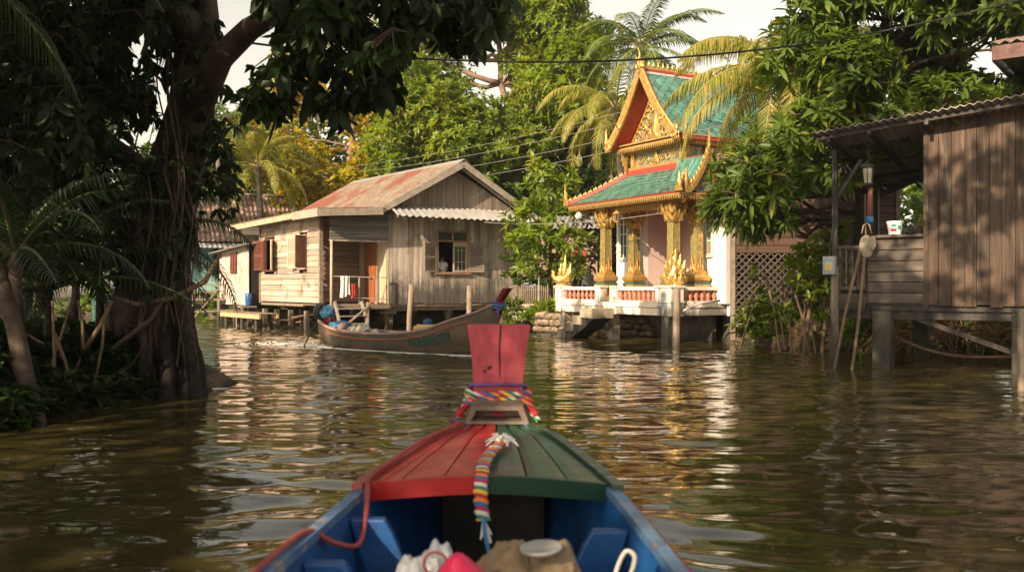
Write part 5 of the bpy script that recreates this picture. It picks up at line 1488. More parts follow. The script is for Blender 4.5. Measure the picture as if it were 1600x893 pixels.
# main gable roof: concave slopes
RC = ctr; HWR = 1.40; RZ = 7.02; EZR = 5.12; BX0 = 0.42; BX1 = 4.7
def rpt(f, x, side):
    """f 0 at the eave, 1 at the ridge"""
    y = RC + side * HWR * (1 - f); z = EZR + (RZ - EZR) * f - 0.16 * math.sin(f * math.pi); return Vector((x, y, z))
for side in (-1, 1):
    fn = (lambda u, v, s=side: rpt(v, BX0 + .06 + (BX1 - BX0 - .06) * u, s))
    mb = MB(); tile_patch(mb, fn, 15, 18, True, .03, .018); o = mb.build('roof', M['tile'], temple)
    sl = MB(); n = 8
    for j in range(n):
        a, b, c, d = fn(0, j / n), fn(1, j / n), fn(1, (j + 1) / n), fn(0, (j + 1) / n)
        sl.slab(a, b, c, d, -.05 if (b - a).cross(d - a).z > 0 else .05)
    sl.build('soffit', M['red_paint'], o)
    # red verge and grey-white ridge fillet
    vg = MB()
    for j in range(n): vg.bar(rpt(j / n, BX0 + .08, side) + Vector((0, side * .02, .03)), rpt((j + 1) / n, BX0 + .08, side) + Vector((0, side * .02, .03)), .08, .06)
    vg.bar(rpt(.985, BX0, side) + Vector((0, 0, .03)), rpt(.985, BX1, side) + Vector((0, 0, .03)), .07, .1)
    vg.bar(rpt(0, BX0, side) + Vector((0, 0, -.01)), rpt(0, BX1, side) + Vector((0, 0, -.01)), .05, .07)
    vg.build('verge', M['red_paint'], o)
    wt = MB(); wt.bar(rpt(.955, BX0 + .1, side) + Vector((0, side * .01, .04)), rpt(.955, BX1, side) + Vector((0, side * .01, .04)), .04, .05); wt.build('ridge_fillet', M['white_stone'], o)
    # barge: gold board following the curve, teeth on its outer edge
    bg_ = MB(); tg = MB(); nb = 14
    for j in range(nb):
        a = rpt(j / nb, BX0, side); b_ = rpt((j + 1) / nb, BX0, side)
        bg_.bar(a + Vector((0, 0, -.03)), b_ + Vector((0, 0, -.03)), .17 * .9, .06, up=(1, 0, 0))
        for q in (0.25, 0.75):
            p = a.lerp(b_, q) + Vector((0, side * .06, .03))
            flame(tg, p, .13, .19, RX, .025, TOOTH, lean=-.35 * side)
    # wavy naga body half way and at the foot
    for f_, r_ in ((.36, .10), (.03, .13)):
        p = rpt(f_, BX0 - .03, side)
        scroll(tg, p + Vector((0, side * .02, -.02)), r_, 1.1, side, RX, .035, 14)
    foot = rpt(0, BX0, side)
    finial(tg, foot + Vector((0, side * .02, -.08)), R(90) if side == 1 else R(-90), .62, .22, .25)
    if side == -1:
        finial(tg, foot + Vector((.25, -.1, -.1)), 0, .75, .14, 0)
    bo = bg_.build('barge_board', M['gold'], temple); tg.build('barge_teeth', M['gold'], bo)
# chofa at the apex and crest along the ridge
mb = MB()
ap = rpt(1, BX0, 1)
mb.tube([ap + Vector(v) for v in ((0.06, 0, -.02), (0, 0, .07), (-.05, 0, .17), (-.04, 0, .28), (.0, 0, .37), (-.02, 0, .48), (-.07, 0, .60))], [.07, .065, .05, .036, .026, .016, .006], 8)
flame(mb, ap + Vector((-.06, 0, .16)), .12, .2, rotz(0), .04, TOOTH, -.8)
for k in range(5): flame(mb, ap + Vector((0, (k - 2) * .07, .02)), .1, .28 - abs(k - 2) * .05, RX, .05, FLAME)
mb.build('apex_finial', M['gold'], temple, smooth=True)
mb = MB(); mb.bar((BX0, RC, RZ + .03), (BX1, RC, RZ + .03), .1, .09); o = mb.build('ridge', M['gold_flat'], temple)
mb = MB()
for k in range(26): flame(mb, (BX0 + .12 + k * .16, RC, RZ + .06), .12, .2, rotz(0), .025, [(-.4, 0), (-.5, .3), (-.1, .5), (0, 1), (.1, .5), (.5, .3), (.4, 0)])
mb.build('ridge_crest', M['gold'], o)
# pediment
def ped(scale, x, t, mat, name, par):
    pts = []; n = 8; base = 5.21
    poly = [(RC - HWR * .86 * scale, base)]
    for j in range(n + 1):
        f = j / n; p = rpt(f, x, -1); poly.append((RC + (p.y - RC) * .86 * scale, base + (p.z - EZR) * .86 * scale))
    for j in range(n - 1, -1, -1):
        f = j / n; p = rpt(f, x, 1); poly.append((RC + (p.y - RC) * .86 * scale, base + (p.z - EZR) * .86 * scale))
    poly.append((RC + HWR * .86 * scale, base))
    mb = MB(); mb.prism(poly, 'x', x, x + t); return mb.build(name, mat, par)
pd = ped(1.0, TX, .1, M['mosaic'], 'pediment', temple)
mb = MB()
for j in range(12):
    for side in (-1, 1):
        a = rpt(j / 12, TX - .02, side); b_ = rpt((j + 1) / 12, TX - .02, side)
        k = .84
        A = Vector((TX - .02, RC + (a.y - RC) * k, 5.21 + (a.z - EZR) * k)); B = Vector((TX - .02, RC + (b_.y - RC) * k, 5.21 + (b_.z - EZR) * k))
        mb.bar(A, B, .06, .05, up=(1, 0, 0))
        flame(mb, A.lerp(B, .5) + Vector((-.01, -side * .05, -.06)), .13, .14, RX, .03, TOOTH, .3 * side)
# central flame relief with scrolls each side
for r0_, z0_, h_, w_ in ((0, 5.26, .95, .34), (-.01, 5.24, .6, .5), (-.03, 5.3, .5, .22)): flame(mb, (TX - .03 + r0_, RC, z0_), w_, h_, RX, .07)
for s in (-1, 1):
    for (dy, z, r, tn, fl) in ((.34, 5.42, .15, 1.4, 1), (.66, 5.36, .13, 1.3, -1), (.92, 5.32, .09, 1.2, 1), (.3, 5.75, .12, 1.3, -1), (.52, 5.62, .09, 1.2, 1), (.2, 6.05, .09, 1.2, 1), (.12, 6.3, .06, 1.1, -1)):
        scroll(mb, (TX - .03, RC + s * dy, z), r, tn, s, RX, .026, 16, fl)
        flame(mb, (TX - .02, RC + s * (dy + r * .3), z + r * .6), r * 1.0, r * 1.3, RX, .03, FLAME, .3 * s)
mb.build('relief', M['gold'], pd)
# little side gable over the right-hand eave
SGX, SGY, SGZ = 0.78, EY0 - .03, EZ0 + .02
sg = MB(); tg = MB()
for side in (-1, 1):
    prev = None
    for j in range(9):
        f = j / 8; p = Vector((SGX + side * .62 * (1 - f), SGY, SGZ + .95 * f - .12 * math.sin(f * math.pi)))
        if prev is not None:
            sg.bar(prev, p, .10, .06, up=(0, 1, 0)); flame(tg, prev.lerp(p, .5) + Vector((side * .03, 0, .02)), .11, .17, rotz(0), .022, TOOTH, .3 * side)
        prev = p
    finial(tg, Vector((SGX + side * .64, SGY, SGZ - .04)), 0 if side > 0 else R(180), .62, .16, .3)
finial(tg, Vector((SGX, SGY, SGZ + .9)), 0, .62, .12, 0)
o = sg.build('side_gable', M['gold'], temple); tg.build('side_gable_teeth', M['gold'], o)
mb = MB(); mb.prism([(SGX - .5, SGZ), (SGX + .5, SGZ), (SGX, SGZ + .78)], 'y', SGY + .1, SGY + .16); mb.build('side_pediment', M['mosaic'], o)
for side in (-1, 1):
    mb = MB()
    fn = (lambda u, v, s=side: Vector((SGX + s * .6 * (1 - v), SGY + .03 + 1.1 * u, SGZ + .93 * v - .12 * math.sin(v * math.pi))))
    tile_patch(mb, fn, 7, 6, True, .03, .018); 
    mb.build('side_gable_roof', M['tile'], o)
    sl = MB(); 
    for j in range(5): q = [fn(0, j / 5), fn(1, j / 5), fn(1, (j + 1) / 5), fn(0, (j + 1) / 5)]; sl.slab(*q, -.03 if (q[1] - q[0]).cross(q[3] - q[0]).z > 0 else .03)
    sl.build('side_gable_soffit', M['red_paint'], o)

# ------------------------------------------------------------ guardians on the posts
def guardian(label, p, rz, h, kind):
    root = thing('guardian_statue', label, 'statue', p, rz, 'gilded guardians on the terrace posts')
    mb = MB(); mb.lathe((0, 0, 0), [(.16, 0), (.15, .03), (.12, .05)], 12, M=Matrix.Diagonal((1, .7, 1, 1))); mb.build('plinth', M['gold_flat'], root)
    mb = MB()
    if kind == 0:      # swan-like body with tall tail
        mb.lathe((0, 0, .14), [(.02, -.11), (.11, -.08), (.15, 0), (.12, .08), (.03, .12)], 12, M=Matrix.Diagonal((1.35, .6, 1, 1)))
        mb.tube([(-.14, 0, .16), (-.2, 0, .24), (-.19, 0, .32), (-.23, 0, .36)], [.07, .05, .045, .012], 8)
        for x_, hh, ln in ((.05, .46, .1), (.12, .3, .4), (-.02, .3, -.1)): flame(mb, (x_, 0, .16), .15, hh * h / .5, I3, .05, FLAME, ln)
        for s in (-1, 1): flame(mb, (.02, s * .08, .1), .26, .2, I3, .03, FLAME, .4)
    elif kind == 1:    # many-headed naga
        mb.tube([(.12, 0, .05), (-.02, 0, .06), (-.06, 0, .2), (.0, 0, .34), (-.04, 0, .46)], [.1, .11, .1, .09, .04], 10)
        for k in range(5): flame(mb, ((k - 2) * .06, -.02, .22 + .03 * (2 - abs(k - 2))), .15, (.38 - .07 * abs(k - 2)) * h / .5, I3, .06, FLAME, (k - 2) * .18)
        for k in range(4): flame(mb, ((k - 1.5) * .09, .05, .05), .16, .3, I3, .06, FLAME, (k - 1.5) * .25)
        for k in range(3): flame(mb, ((k - 1) * .1, -.09, .04), .14, .22, I3, .05)
    else:
        for k in range(4): flame(mb, (-.05 + k * .03, (k - 1.5) * .05, .04), .26 - k * .03, (.36 + .06 * k) * h / .5, I3, .06, FLAME, -.15 + .1 * k)
        flame(mb, (-.14, 0, .03), .16, .24, I3, .06, FLAME, -.5)
    mb.build('body', M['gold'], root); root.scale = (1.3, 1.3, 1.25)
guardian('golden swan shaped guardian with upright tail on the leftmost terrace post', t2w(.10, PW - .12, 1.4), R(0), .62, 0)
guardian('golden naga guardian at the terrace corner beside the front column', t2w(.30, .22, 1.4), R(-10), .62, 1)
guardian('golden flame shaped guardian on the terrace post at the right end', t2w(PD - .02, .12, 1.4), R(10), .55, 2)
# lanterns and lamps under the eaves
def lantern(label, p, s=1.0, body=M['iron'], glow=M['frosted'], drop=.25):
    root = thing('hanging_lantern', label, 'lantern', p)
    mb = MB(); mb.tube([(0, 0, 0), (0, 0, -drop)], .008, 5); mb.build('chain_rod', body, root)
    mb = MB(); mb.lathe((0, 0, -drop), [(.01, .03), (.03, .0), (.12 * s, -.07 * s), (.13 * s, -.10 * s), (.09 * s, -.11 * s)], 6); mb.build('cap', body, root)
    mb = MB(); mb.lathe((0, 0, -drop - .11 * s), [(.085 * s, 0), (.06 * s, -.24 * s)], 6); gl = mb.build('glass', glow, root)
    mb = MB()
    for k in range(6):
        a = k * math.pi / 3; mb.bar((.09 * s * math.cos(a), .09 * s * math.sin(a), -drop - .11 * s), (.065 * s * math.cos(a), .065 * s * math.sin(a), -drop - .35 * s), .012, .012)
    mb.lathe((0, 0, -drop - .35 * s), [(.07 * s, .01), (.07 * s, -.02 * s), (.02, -.06 * s), (.005, -.1 * s)], 6)
    mb.build('frame', body, root)
lantern('dark hanging lantern under the temple eave near the left window', t2w(.1, 2.35, 3.5), .8, M['gold_flat'], M['iron'], .12)
mb = MB(); mb.lathe((0, 0, 0), [(.02, .12), (.03, .11), (.09, .06), (.11, 0), (.09, -.06), (.03, -.1)], 14)
gl = thing('globe_lamp', 'round frosted globe lamp hanging at the left end of the temple eave', 'lamp', t2w(-.05, 3.9, 3.33))
mb.build('globe', mk('frosted_globe', (0.62, 0.55, 0.50), (0.55, 0.48, 0.43), 3, .4, bump=0), gl, smooth=True)
mb = MB(); mb.tube([(0, 0, .1), (0, 0, .26)], .012, 5); mb.build('stem', M['iron'], gl)
mb = MB()
for k in range(3): flame(mb, (0, 0, -k * .14), .22 - k * .03, -.26, rotz(R(40)), .05)
o = mb.build('hanging_ornament', M['gold'], loc=t2w(1.1, 2.6, 3.45)); tag(o, 'carved gold ornament hanging inside the temple porch between the columns', 'ornament')
# draped altar seen between the right-hand columns
alt = thing('draped_altar', 'purple draped altar table standing inside the temple doorway', 'altar', t2w(2.2, 1.35, FZT), TA)
mb = MB(); mb.box(-.3, .3, -.5, .5, 0, .62); mb.build('drape', M['cloth_purple'], alt, bevel=.04)
mb = MB(); mb.lathe((0, 0, .62), [(.2, 0), (.22, .08), (.12, .14), (.1, .3), (.03, .36)], 10); mb.build('vessel', M['dull_hut'], alt, smooth=True)

# ------------------------------------------------------------ brown house with lattice right of the temple
bh = thing('lattice_house', 'dark red brown boarded house with grey lattice skirt right of the temple', 'house', (5.38, 22.75, 0), R(4))
mb = MB(); hplanks(mb, 'x', 0, 0, 4.2, 2.2, 4.2, .2, lap=.02); mb.build('wall', M['brown_siding'], bh)
mb = MB(); hplanks(mb, 'y', 4.2, 0, 3, .4, 4.2, .2, face=1); mb.build('wall', M['brown_siding'], bh)
mb = MB(); mb.box(.1, 4.1, .3, .4, .3, 4.1); mb.build('dark_backing', M['dark'], bh)  # near-black sheet, its colour plays the shade behind the lattice
mb = MB()
for k in range(-8, 24):
    for s in (1, -1):
        x0 = k * .18; a = Vector((x0, 0, .5)); b_ = Vector((x0 + s * 1.7, 0, 2.2))
        # clip to the panel
        def clip(p, q, lo, hi):
            d = q - p
            t0, t1 = 0, 1
            for lim, sg_ in ((lo, 1), (hi, -1)):
                f0 = (p.x - lim) * sg_; f1 = (q.x - lim) * sg_
                if f0 < 0 and f1 < 0: return None
                if f0 < 0: t0 = max(t0, f0 / (f0 - f1))
                if f1 < 0: t1 = min(t1, f0 / (f0 - f1))
            return (p + d * t0, p + d * t1) if t1 > t0 else None
        c = clip(a, b_, .02, 4.18)
        if c: mb.bar(c[0] + Vector((0, -.012 * s, 0)), c[1] + Vector((0, -.012 * s, 0)), .035, .018, up=(0, 1, 0))
mb.build('lattice_panel', M['lattice'], bh)
mb = MB(); mb.box(-.02, .08, -.05, .05, -.2, 4.2); mb.box(4.15, 4.25, -.05, .05, -.2, 4.2); mb.box(0.08, 4.15, -.04, .04, .4, .5); mb.build('corner_post', M['wood_beam'], bh)
mb = MB(); corrugated(mb, (-.4, -.8, 4.1), (4.8, -.8, 4.1), (4.8, 2.5, 5.3), (-.4, 2.5, 5.3), .2, .02, .01, 2); mb.build('roof', M['red_rust'], bh)
stick_thing('steel_pipe', 'upright grey steel pipe at the temple corner before the lattice house', 'pipe', [G(1143, 24.3, .3), G(1143, 24.3, 3.4)], .04, M['concrete'])

# ------------------------------------------------------------ timber shack on piers, right
SA = R(-36.87)
SO = Vector((6.92, 15.5, 0))
SM = Matrix.Translation(SO) @ Matrix.Rotation(SA, 4, 'Z')
def s2w(x, y, z): return SM @ Vector((x, y, z))
shack = thing('timber_shack', 'dark brown timber shack on concrete piers over the water with an open porch', 'shack', tuple(SO), SA)
mb = MB(); vplanks_x(mb, 0, 4.6, 0, 1.08, 4.15, .185, t=.03, ztop=lambda x: 4.12 + .083 * x); mb.build('wall', M['wood_dark_z'], shack)
mb = MB(); hplanks(mb, 'y', 0.0, .03, 2.6, 1.1, 4.0, .2); mb.build('wall', M['wood_dark_x'], shack)
mb = MB(); hplanks(mb, 'x', 2.6, 0, 4.6, 1.1, 3.9, .2, face=1); mb.build('wall', M['wood_dark_x'], shack)
mb = MB(); hplanks(mb, 'y', 4.6, .03, 2.6, 1.1, 4.4, .2, face=1); mb.build('wall', M['wood_dark_x'], shack)
mb = MB(); mb.box(-.035, .035, -.05, -.017, 1.02, 4.1); mb.build('corner_board', M['wood_dark_z'], shack)
mb = MB(); hplanks(mb, 'x', .0, -.95, -.04, 1.1, 2.22, .185, lap=.014); mb.build('half_wall', M['wood_dark_x'], shack)
mb = MB(); mb.box(-.98, -.04, -.08, .1, 2.222, 2.27); mb.build('ledge', M['wood_dark_x'], shack, bevel=.006)
mb = MB(); mb.box(-1.5, 4.5, .04, 2.6, .98, 1.06); mb.box(-1.5, -.98, -.05, 0, .98, 1.12)
for k in range(6): mb.box(-1.5, 4.5, .1 + k * .48, .2 + k * .48, .84, .978)
mb.build('floor', M['wood_black'], shack)
mb = MB(); mb.bar((-1.48, 0, 2.08), (-.97, 0, 2.08), .07, .05); mb.bar((-1.48, 0, 1.36), (-.97, 0, 1.36), .05, .06); 
for k in range(5): mb.bar((-1.42 + k * .105, 0, 1.36), (-1.42 + k * .105, 0, 2.06), .035, .03, up=(0, 1, 0))
mb.box(-1.5, -.96, -.03, -.005, 1.09, 1.27)
mb.build('railing', M['wood_dark_x'], shack)
# left side of the porch
mb = MB(); mb.bar((-1.48, .05, 2.08), (-1.48, 2.5, 2.08), .06, .05); mb.bar((-1.48, .05, 1.36), (-1.48, 2.5, 1.36), .06, .05)
for k in range(12): mb.bar((-1.48, .15 + k * .2, 1.36), (-1.48, .15 + k * .2, 2.06), .03, .03, up=(0, 1, 0))
mb.build('railing', M['wood_dark_x'], shack)
mb = MB(); mb.tube([(-1.52, -.05, -1), (-1.50, -.04, 1.75)], [.085, .07], 9); mb.build('post', M['wood_post'], shack, smooth=True)
mb = MB(); mb.box(-1.55, -1.47, -.04, .04, 1.3, 3.86); mb.bar((-1.5, 0, 2.9), (-1.05, 0, 3.6), .05, .06); mb.build('post', M['wood_black'], shack)
mb = MB(); mb.box(-1.54, -1.46, 2.5, 2.58, 0, 3.5); mb.build('post', M['wood_black'], shack)
for (x, y, w) in ((-.72, .12, .30), (1.45, .15, .36), (2.35, .12, .34), (4.3, .15, .34), (-.6, 2.3, .25), (1.5, 2.3, .25)):
    mb = MB(); mb.box(x - w / 2, x + w / 2, y - w / 2, y + w / 2, -1.1, .97); mb.build('pier', mk('darkened_pier', (0.20, 0.17, 0.12), (0.10, 0.085, 0.06), 4, .8, bump=.5, zstain=((0.02, 0.018, 0.014), 0.6, 1.5)) if x == -.72 else bpy.data.materials['darkened_pier'], shack, bevel=.02)  # very dark concrete, darkest towards the bottom
mb = MB(); mb.bar((-.45, .1, .95), (1.25, .5, .30), .07, .08); mb.build('brace', M['wood_black'], shack)
# roof: corrugated sheets, high at the front edge and falling to the back
def rz_(x, y): return 4.20 + .083 * x - .17 * (y + .5)
mb = MB(); corrugated(mb, (-1.75, -.52, rz_(-1.75, -.52)), (4.9, -.52, rz_(4.9, -.52)), (4.9, 3.2, rz_(4.9, 3.2)), (-1.75, 3.2, rz_(-1.75, 3.2)), .13, .02, .01, 3, .003)
mb.build('roof', mk('lightened_corrugated_sheet', (0.38, 0.34, 0.31), (0.24, 0.20, 0.18), 3, .55, metal=.1, bump=.2, dirt=(.10, .06, .04), dirt_scale=2), shack)  # sheet colour lightened to put bounced light on the underside
mb = MB()
for y in (-.35, .5, 1.4, 2.3, 3.0): mb.bar((-1.7, y, rz_(-1.7, y) - .06), (4.8, y, rz_(4.8, y) - .06), .05, .07)
for x in (-1.48, -.8, 0.1): mb.bar((x, -.45, rz_(x, -.45) - .14), (x, 3.1, rz_(x, 3.1) - .14), .06, .08)
mb.build('rafter', M['wood_black'], shack)
mb = MB(); mb.bar((-1.3, .8, rz_(-1.3, .8) + .09), (3.0, .9, rz_(3, .9) + .12), .1, .06); mb.bar((-.4, .3, rz_(-.4, .3) + .06), (2.2, 1.0, rz_(2.2, 1) + .10), .08, .05); mb.build('roof_batten', M['wood_dark_x'], shack)
# upper storey off to the right, only its eave comes into view
up = thing('upper_roof', 'raised second roof with maroon fascia above the shack at the upper right edge', 'roof', s2w(.75, 1.1, 0), SA)
mb = MB(); hplanks(mb, 'x', 0, 1.2, 3.7, 4.2, 5.0, .25); hplanks(mb, 'y', 1.2, 0, 1.9, 3.8, 5.0, .25); mb.build('wall', M['wood_dark_x'], up)
mb = MB(); corrugated(mb, (.3, -1.6, 5.18), (4.4, -1.6, 5.18), (4.4, 2, 6.1), (.3, 2, 6.1), .16, .025, .01, 2); mb.build('roof', M['red_rust'], up)
mb = MB(); mb.box(.32, 4.4, -1.56, -1.52, 4.92, 5.14); mb.box(.30, .34, -1.50, 2, 4.92, 5.14); mb.build('fascia', M['fascia_red'], up)
mb = MB(); mb.box(.4, 4.3, -1.45, 1.9, 4.98, 5.01); mb.build('soffit', M['wood_black'], up)

# things on and round the porch
mt = thing('electric_meter', 'grey electric meter box with yellow label on the porch post', 'meter box', s2w(-1.56, -.13, 1.60), SA)
mb = MB(); mb.box(-.11, .11, -.06, .06, 0, .32); mb.build('box', M['grey_box'], mt, bevel=.012)
mb = MB(); mb.box(-.065, .065, -.068, -.062, .07, .22); mb.build('label_plate', mk('cream_plate', (0.55, 0.55, 0.48), (0.5, 0.5, 0.43), 5, .5, bump=0), mt)
mb = MB(); mb.box(-.04, .04, -.073, -.0695, .09, .18); mb.build('yellow_mark', M['plastic_yellow'], mt)
mb = MB(); mb.tube([(.0, 0, .32), (.0, 0, .5), (.06, .03, .9), (.06, .06, 2.1)], .014, 6); mb.build('conduit', M['cable_black'], mt)
bk = thing('plastic_bucket', 'white plastic bucket with red and green print on the porch ledge', 'bucket', s2w(-.50, .0, 2.272))
mb = MB(); mb.lathe((0, 0, 0), [(.10, 0), (.125, .19), (.135, .19), (.137, .225), (.128, .228), (.12, .2), (.095, .02)], 22); mb.build('body', M['plastic_white'], bk, smooth=False)
def band(mb, r0, r1, z0, z1, a0, a1, n=8):
    vs = []
    for k in range(n + 1):
        a = a0 + (a1 - a0) * k / n
        vs += [(r0 * math.cos(a), r0 * math.sin(a), z0), (r1 * math.cos(a), r1 * math.sin(a), z1)]
    mb.add(vs, [(2 * k, 2 * k + 2, 2 * k + 3, 2 * k + 1) for k in range(n)])
mb = MB(); band(mb, .1095, .1155, .05, .10, R(215), R(262)); mb.build('red_print', M['cloth_red'], bk)
mb = MB(); band(mb, .1125, .1215, .08, .15, R(268), R(300)); band(mb, .1195, .1245, .13, .17, R(225), R(258)); mb.build('green_print', mk('teal_print', (.03, .30, .26), (.03, .28, .24), 5, .5, bump=0), bk)
# dark bundle beside it
def lump(name, label, cat, c, size, mat, seed, amp=.25, freq=3.0, group=None, rz=0, n=3, flat=True):
    import bmesh
    bm = bmesh.new(); bmesh.ops.create_icosphere(bm, subdivisions=n + 1, radius=1)
    off = Vector((seed * 3.7, seed * 1.3, seed * 2.1))
    for v in bm.verts:
        p = v.co.normalized()
        k = 1 + amp * mnoise.noise(p * freq + off) + amp * .6 * abs(mnoise.noise(p * freq * 2.3 + off)) - amp * .3 * abs(mnoise.noise(p * freq * 4.1 - off))
        q = p * k; 
        if flat and q.z < -.55: q.z = -.55 + (q.z + .55) * .15
        v.co = Vector((q.x * size[0], q.y * size[1], q.z * size[2]))
    zmin = min(v.co.z for v in bm.verts)
    for v in bm.verts: v.co.z -= zmin
    me = bpy.data.meshes.new(name); bm.to_mesh(me); bm.free(); me.materials.append(mat)
    me.polygons.foreach_set('use_smooth', [True] * len(me.polygons))
    o = bpy.data.objects.new(name, me); C.objects.link(o); o.location = c; o.rotation_euler = (0, 0, rz)
    if label: tag(o, label, cat, group)
    return o
lump('dark_bundle', 'dark cloth bundle lying on the porch ledge beside the bucket', 'bundle', s2w(-.2, .02, 2.272), (.17, .09, .09), M['boat_dark'], 3)
# cotton bag hanging from the rail
bagt = thing('cotton_bag', 'beige cotton bag hanging from the end of the porch ledge', 'bag', s2w(-.93, -.14, 2.42), SA)
b_ = lump('bag_body', None, None, (0, 0, 0), (.12, .045, .20), M['tote'], 5, .10, 1.6, flat=False); b_.parent = bagt; b_.location = (0, 0, -.55)
b2 = lump('bag_flap', None, None, (0, 0, 0), (.07, .04, .12), M['tote'], 9, .12, 2, flat=False); b2.parent = bagt; b2.location = (.1, -.03, -.42)
mb = MB(); mb.tube([(-.08, 0, -.12), (-.05, 0, .02), (.0, 0.04, .06), (.05, 0, .02), (.08, 0, -.12)], .012, 6); mb.build('strap', M['tote'], bagt, smooth=True)
lantern('square dark lantern hanging from the porch roof of the timber shack', s2w(-.93, -.05, 3.85), 1.1, M['iron'], M['frosted'], .3)
pp = thing('hanging_pipe', 'reddish brown tube with a blue cuff hanging below the shack lantern', 'pipe', s2w(-.93, .05, 2.55))
mb = MB(); mb.tube([(0, 0, .05), (.01, 0, .55)], [.05, .042], 10); mb.build('tube', mk('terracotta_tube', (.28, .10, .06), (.2, .07, .045), 6, .6), pp, smooth=True)
mb = MB(); mb.tube([(0, 0, -.06), (0, 0, .06)], [.075, .058], 10); mb.build('cuff', M['cord_blue'], pp, smooth=True)
stick_thing('bamboo_pole', 'thin pole leaning outward from the porch rail into the water', 'pole', [s2w(-1.02, -.12, 2.1), s2w(-1.2, -.45, .9), s2w(-1.38, -.8, -.6)], .03, M['stick'])
stick_thing('bamboo_pole', 'steeper thin pole standing under the cotton bag', 'pole', [s2w(-.97, -.1, 2.0), s2w(-1.0, -.35, .8), s2w(-1.07, -.75, -.6)], .034, M['stick'])
stick_thing('bamboo_pole', 'tall thin pole standing upright behind the cotton bag', 'pole', [s2w(-1.0, .12, 1.1), s2w(-1.02, .1, 3.0)], .018, M['stick'])
stick_thing('wooden_pole', 'pale round pole standing in the water under the right edge of the shack', 'pole', [G(1597, 12.4, -.8), G(1596, 12.4, 1.1)], .06, M['wood_post'])
# ------------------------------------------------------------ our own boat
def lerp_tab(tab, t):
    for (a, va), (b, vb) in zip(tab[:-1], tab[1:]):
        if t <= b:
            k = (t - a) / (b - a) if b > a else 0; k = min(max(k, 0), 1)
            return tuple(x + (y - x) * k for x, y in zip(va, vb))
    return tab[-1][1]
def smooth_tab(tab, t):
    # catmull-rom through the table
    n = len(tab); i = 0
    while i < n - 2 and t > tab[i + 1][0]: i += 1
    (t0, v0), (t1, v1) = tab[i], tab[i + 1]
    u = min(max((t - t0) / (t1 - t0), 0), 1)
    vm = tab[max(i - 1, 0)][1]; vp = tab[min(i + 2, n - 1)][1]
    tm = tab[max(i - 1, 0)][0]; tp = tab[min(i + 2, n - 1)][0]
    out = []
    for a, b, c, d in zip(vm, v0, v1, vp):
        m0 = (c - a) / max(t1 - tm, 1e-6) * (t1 - t0); m1 = (d - b) / max(tp - t0, 1e-6) * (t1 - t0)
        out.append((2 * u**3 - 3 * u**2 + 1) * b + (u**3 - 2 * u**2 + u) * m0 + (-2 * u**3 + 3 * u**2) * c + (u**3 - u**2) * m1)
    return tuple(out)

own = thing('longtail_boat', 'blue longtail boat with red and green foredeck seen from on board', 'boat', (-0.15, 0, 0), R(-1.0))
# station y: (half width at rail, rail z, half width at chine, chine z, keel z)
OT = [(-2.4, (.45, .66, .30, .02, -.06)), (-1.2, (.56, .60, .40, -.03, -.10)), (0.6, (.62, .575, .46, -.05, -.12)), (2.0, (.62, .585, .46, -.05, -.12)), (2.6, (.58, .60, .43, -.03, -.11)),
      (3.02, (.535, .612, .39, -.01, -.09)), (3.45, (.478, .63, .33, .02, -.07)), (3.9, (.37, .66, .25, .08, -.02)), (4.2, (.27, .69, .17, .18, .05)), (4.45, (.165, .70, .09, .32, .18)), (4.62, (.135, .76, .05, .5, .40)), (4.85, (.11, .88, .03, .72, .66))]
def ost(y): return smooth_tab(OT, y)
def hull_surface(tab, y0, y1, n, inset=0.0, m=5):
    vs = []; 
    for i in range(n + 1):
        y = y0 + (y1 - y0) * i / n
        w, rz, cw, cz, kz = smooth_tab(tab, y)
        w -= inset; cw -= inset; cz += inset * .8; kz += inset
        ring = [(w, rz), (w * .55 + cw * .45 + .03 * (1 if inset == 0 else 1), rz * .5 + cz * .5), (cw, cz), (cw * .5, (cz + kz) / 2 - .01), (0, kz)]
        full = [(-a, b) for a, b in ring] + [(a, b) for a, b in reversed(ring[:-1])]
        vs += [(a, y, b) for a, b in full]
    k = 9; fs = []
    for i in range(n):
        for j in range(k - 1): fs.append((i * k + j, i * k + j + 1, (i + 1) * k + j + 1, (i + 1) * k + j))
    return vs, fs
def hull_obj(tab, y0, y1, n, name, mat, parent, t=.03):
    vo, fo = hull_surface(tab, y0, y1, n); mb = MB(); mb.add(vo, [tuple(reversed(f)) for f in fo])
    e0 = tuple(range(9)); mb.f.append(e0); mb.f.append(tuple(n * 9 + k for k in reversed(range(9))))
    o = mb.build(name, mat, parent, smooth=True)
    return o
hull_obj(OT, -2.4, 4.85, 40, 'hull', M['boat_orange'], own)
# the hull above is closed top-open; the inner skin
vi, fi = hull_surface(OT, -2.3, 4.4, 36, .035)
mb = MB(); mb.add(vi, fi); mb.build('inner_skin', M['boat_blue'], own, smooth=True)
# gunwale: rounded rail, pale blue top and a red outer strake
for s in (-1, 1):
    pts = []; pr = []
    for i in range(40):
        y = -2.4 + (4.55 + 2.4) * i / 39; w, rz, *_ = ost(y); pts.append((s * (w - .02), y, rz + .012)); pr.append((s * (w + .018), y, rz - .015))
    mb = MB()
    for a, b_ in zip(pts[:-1], pts[1:]): mb.bar(a, b_, .042, .03)
    g = mb.build('gunwale', M['boat_rail'], own, bevel=.0)
    mb = MB(); mb.tube(pr, .02, 8); mb.build('strake', mk('red_brown_strake', (.34, .09, .07), (.24, .07, .05), 8, .5, bump=.3, wear=(.12, .10, .12), wear_scale=8) if s < 0 else bpy.data.materials['red_brown_strake'], g, smooth=True)
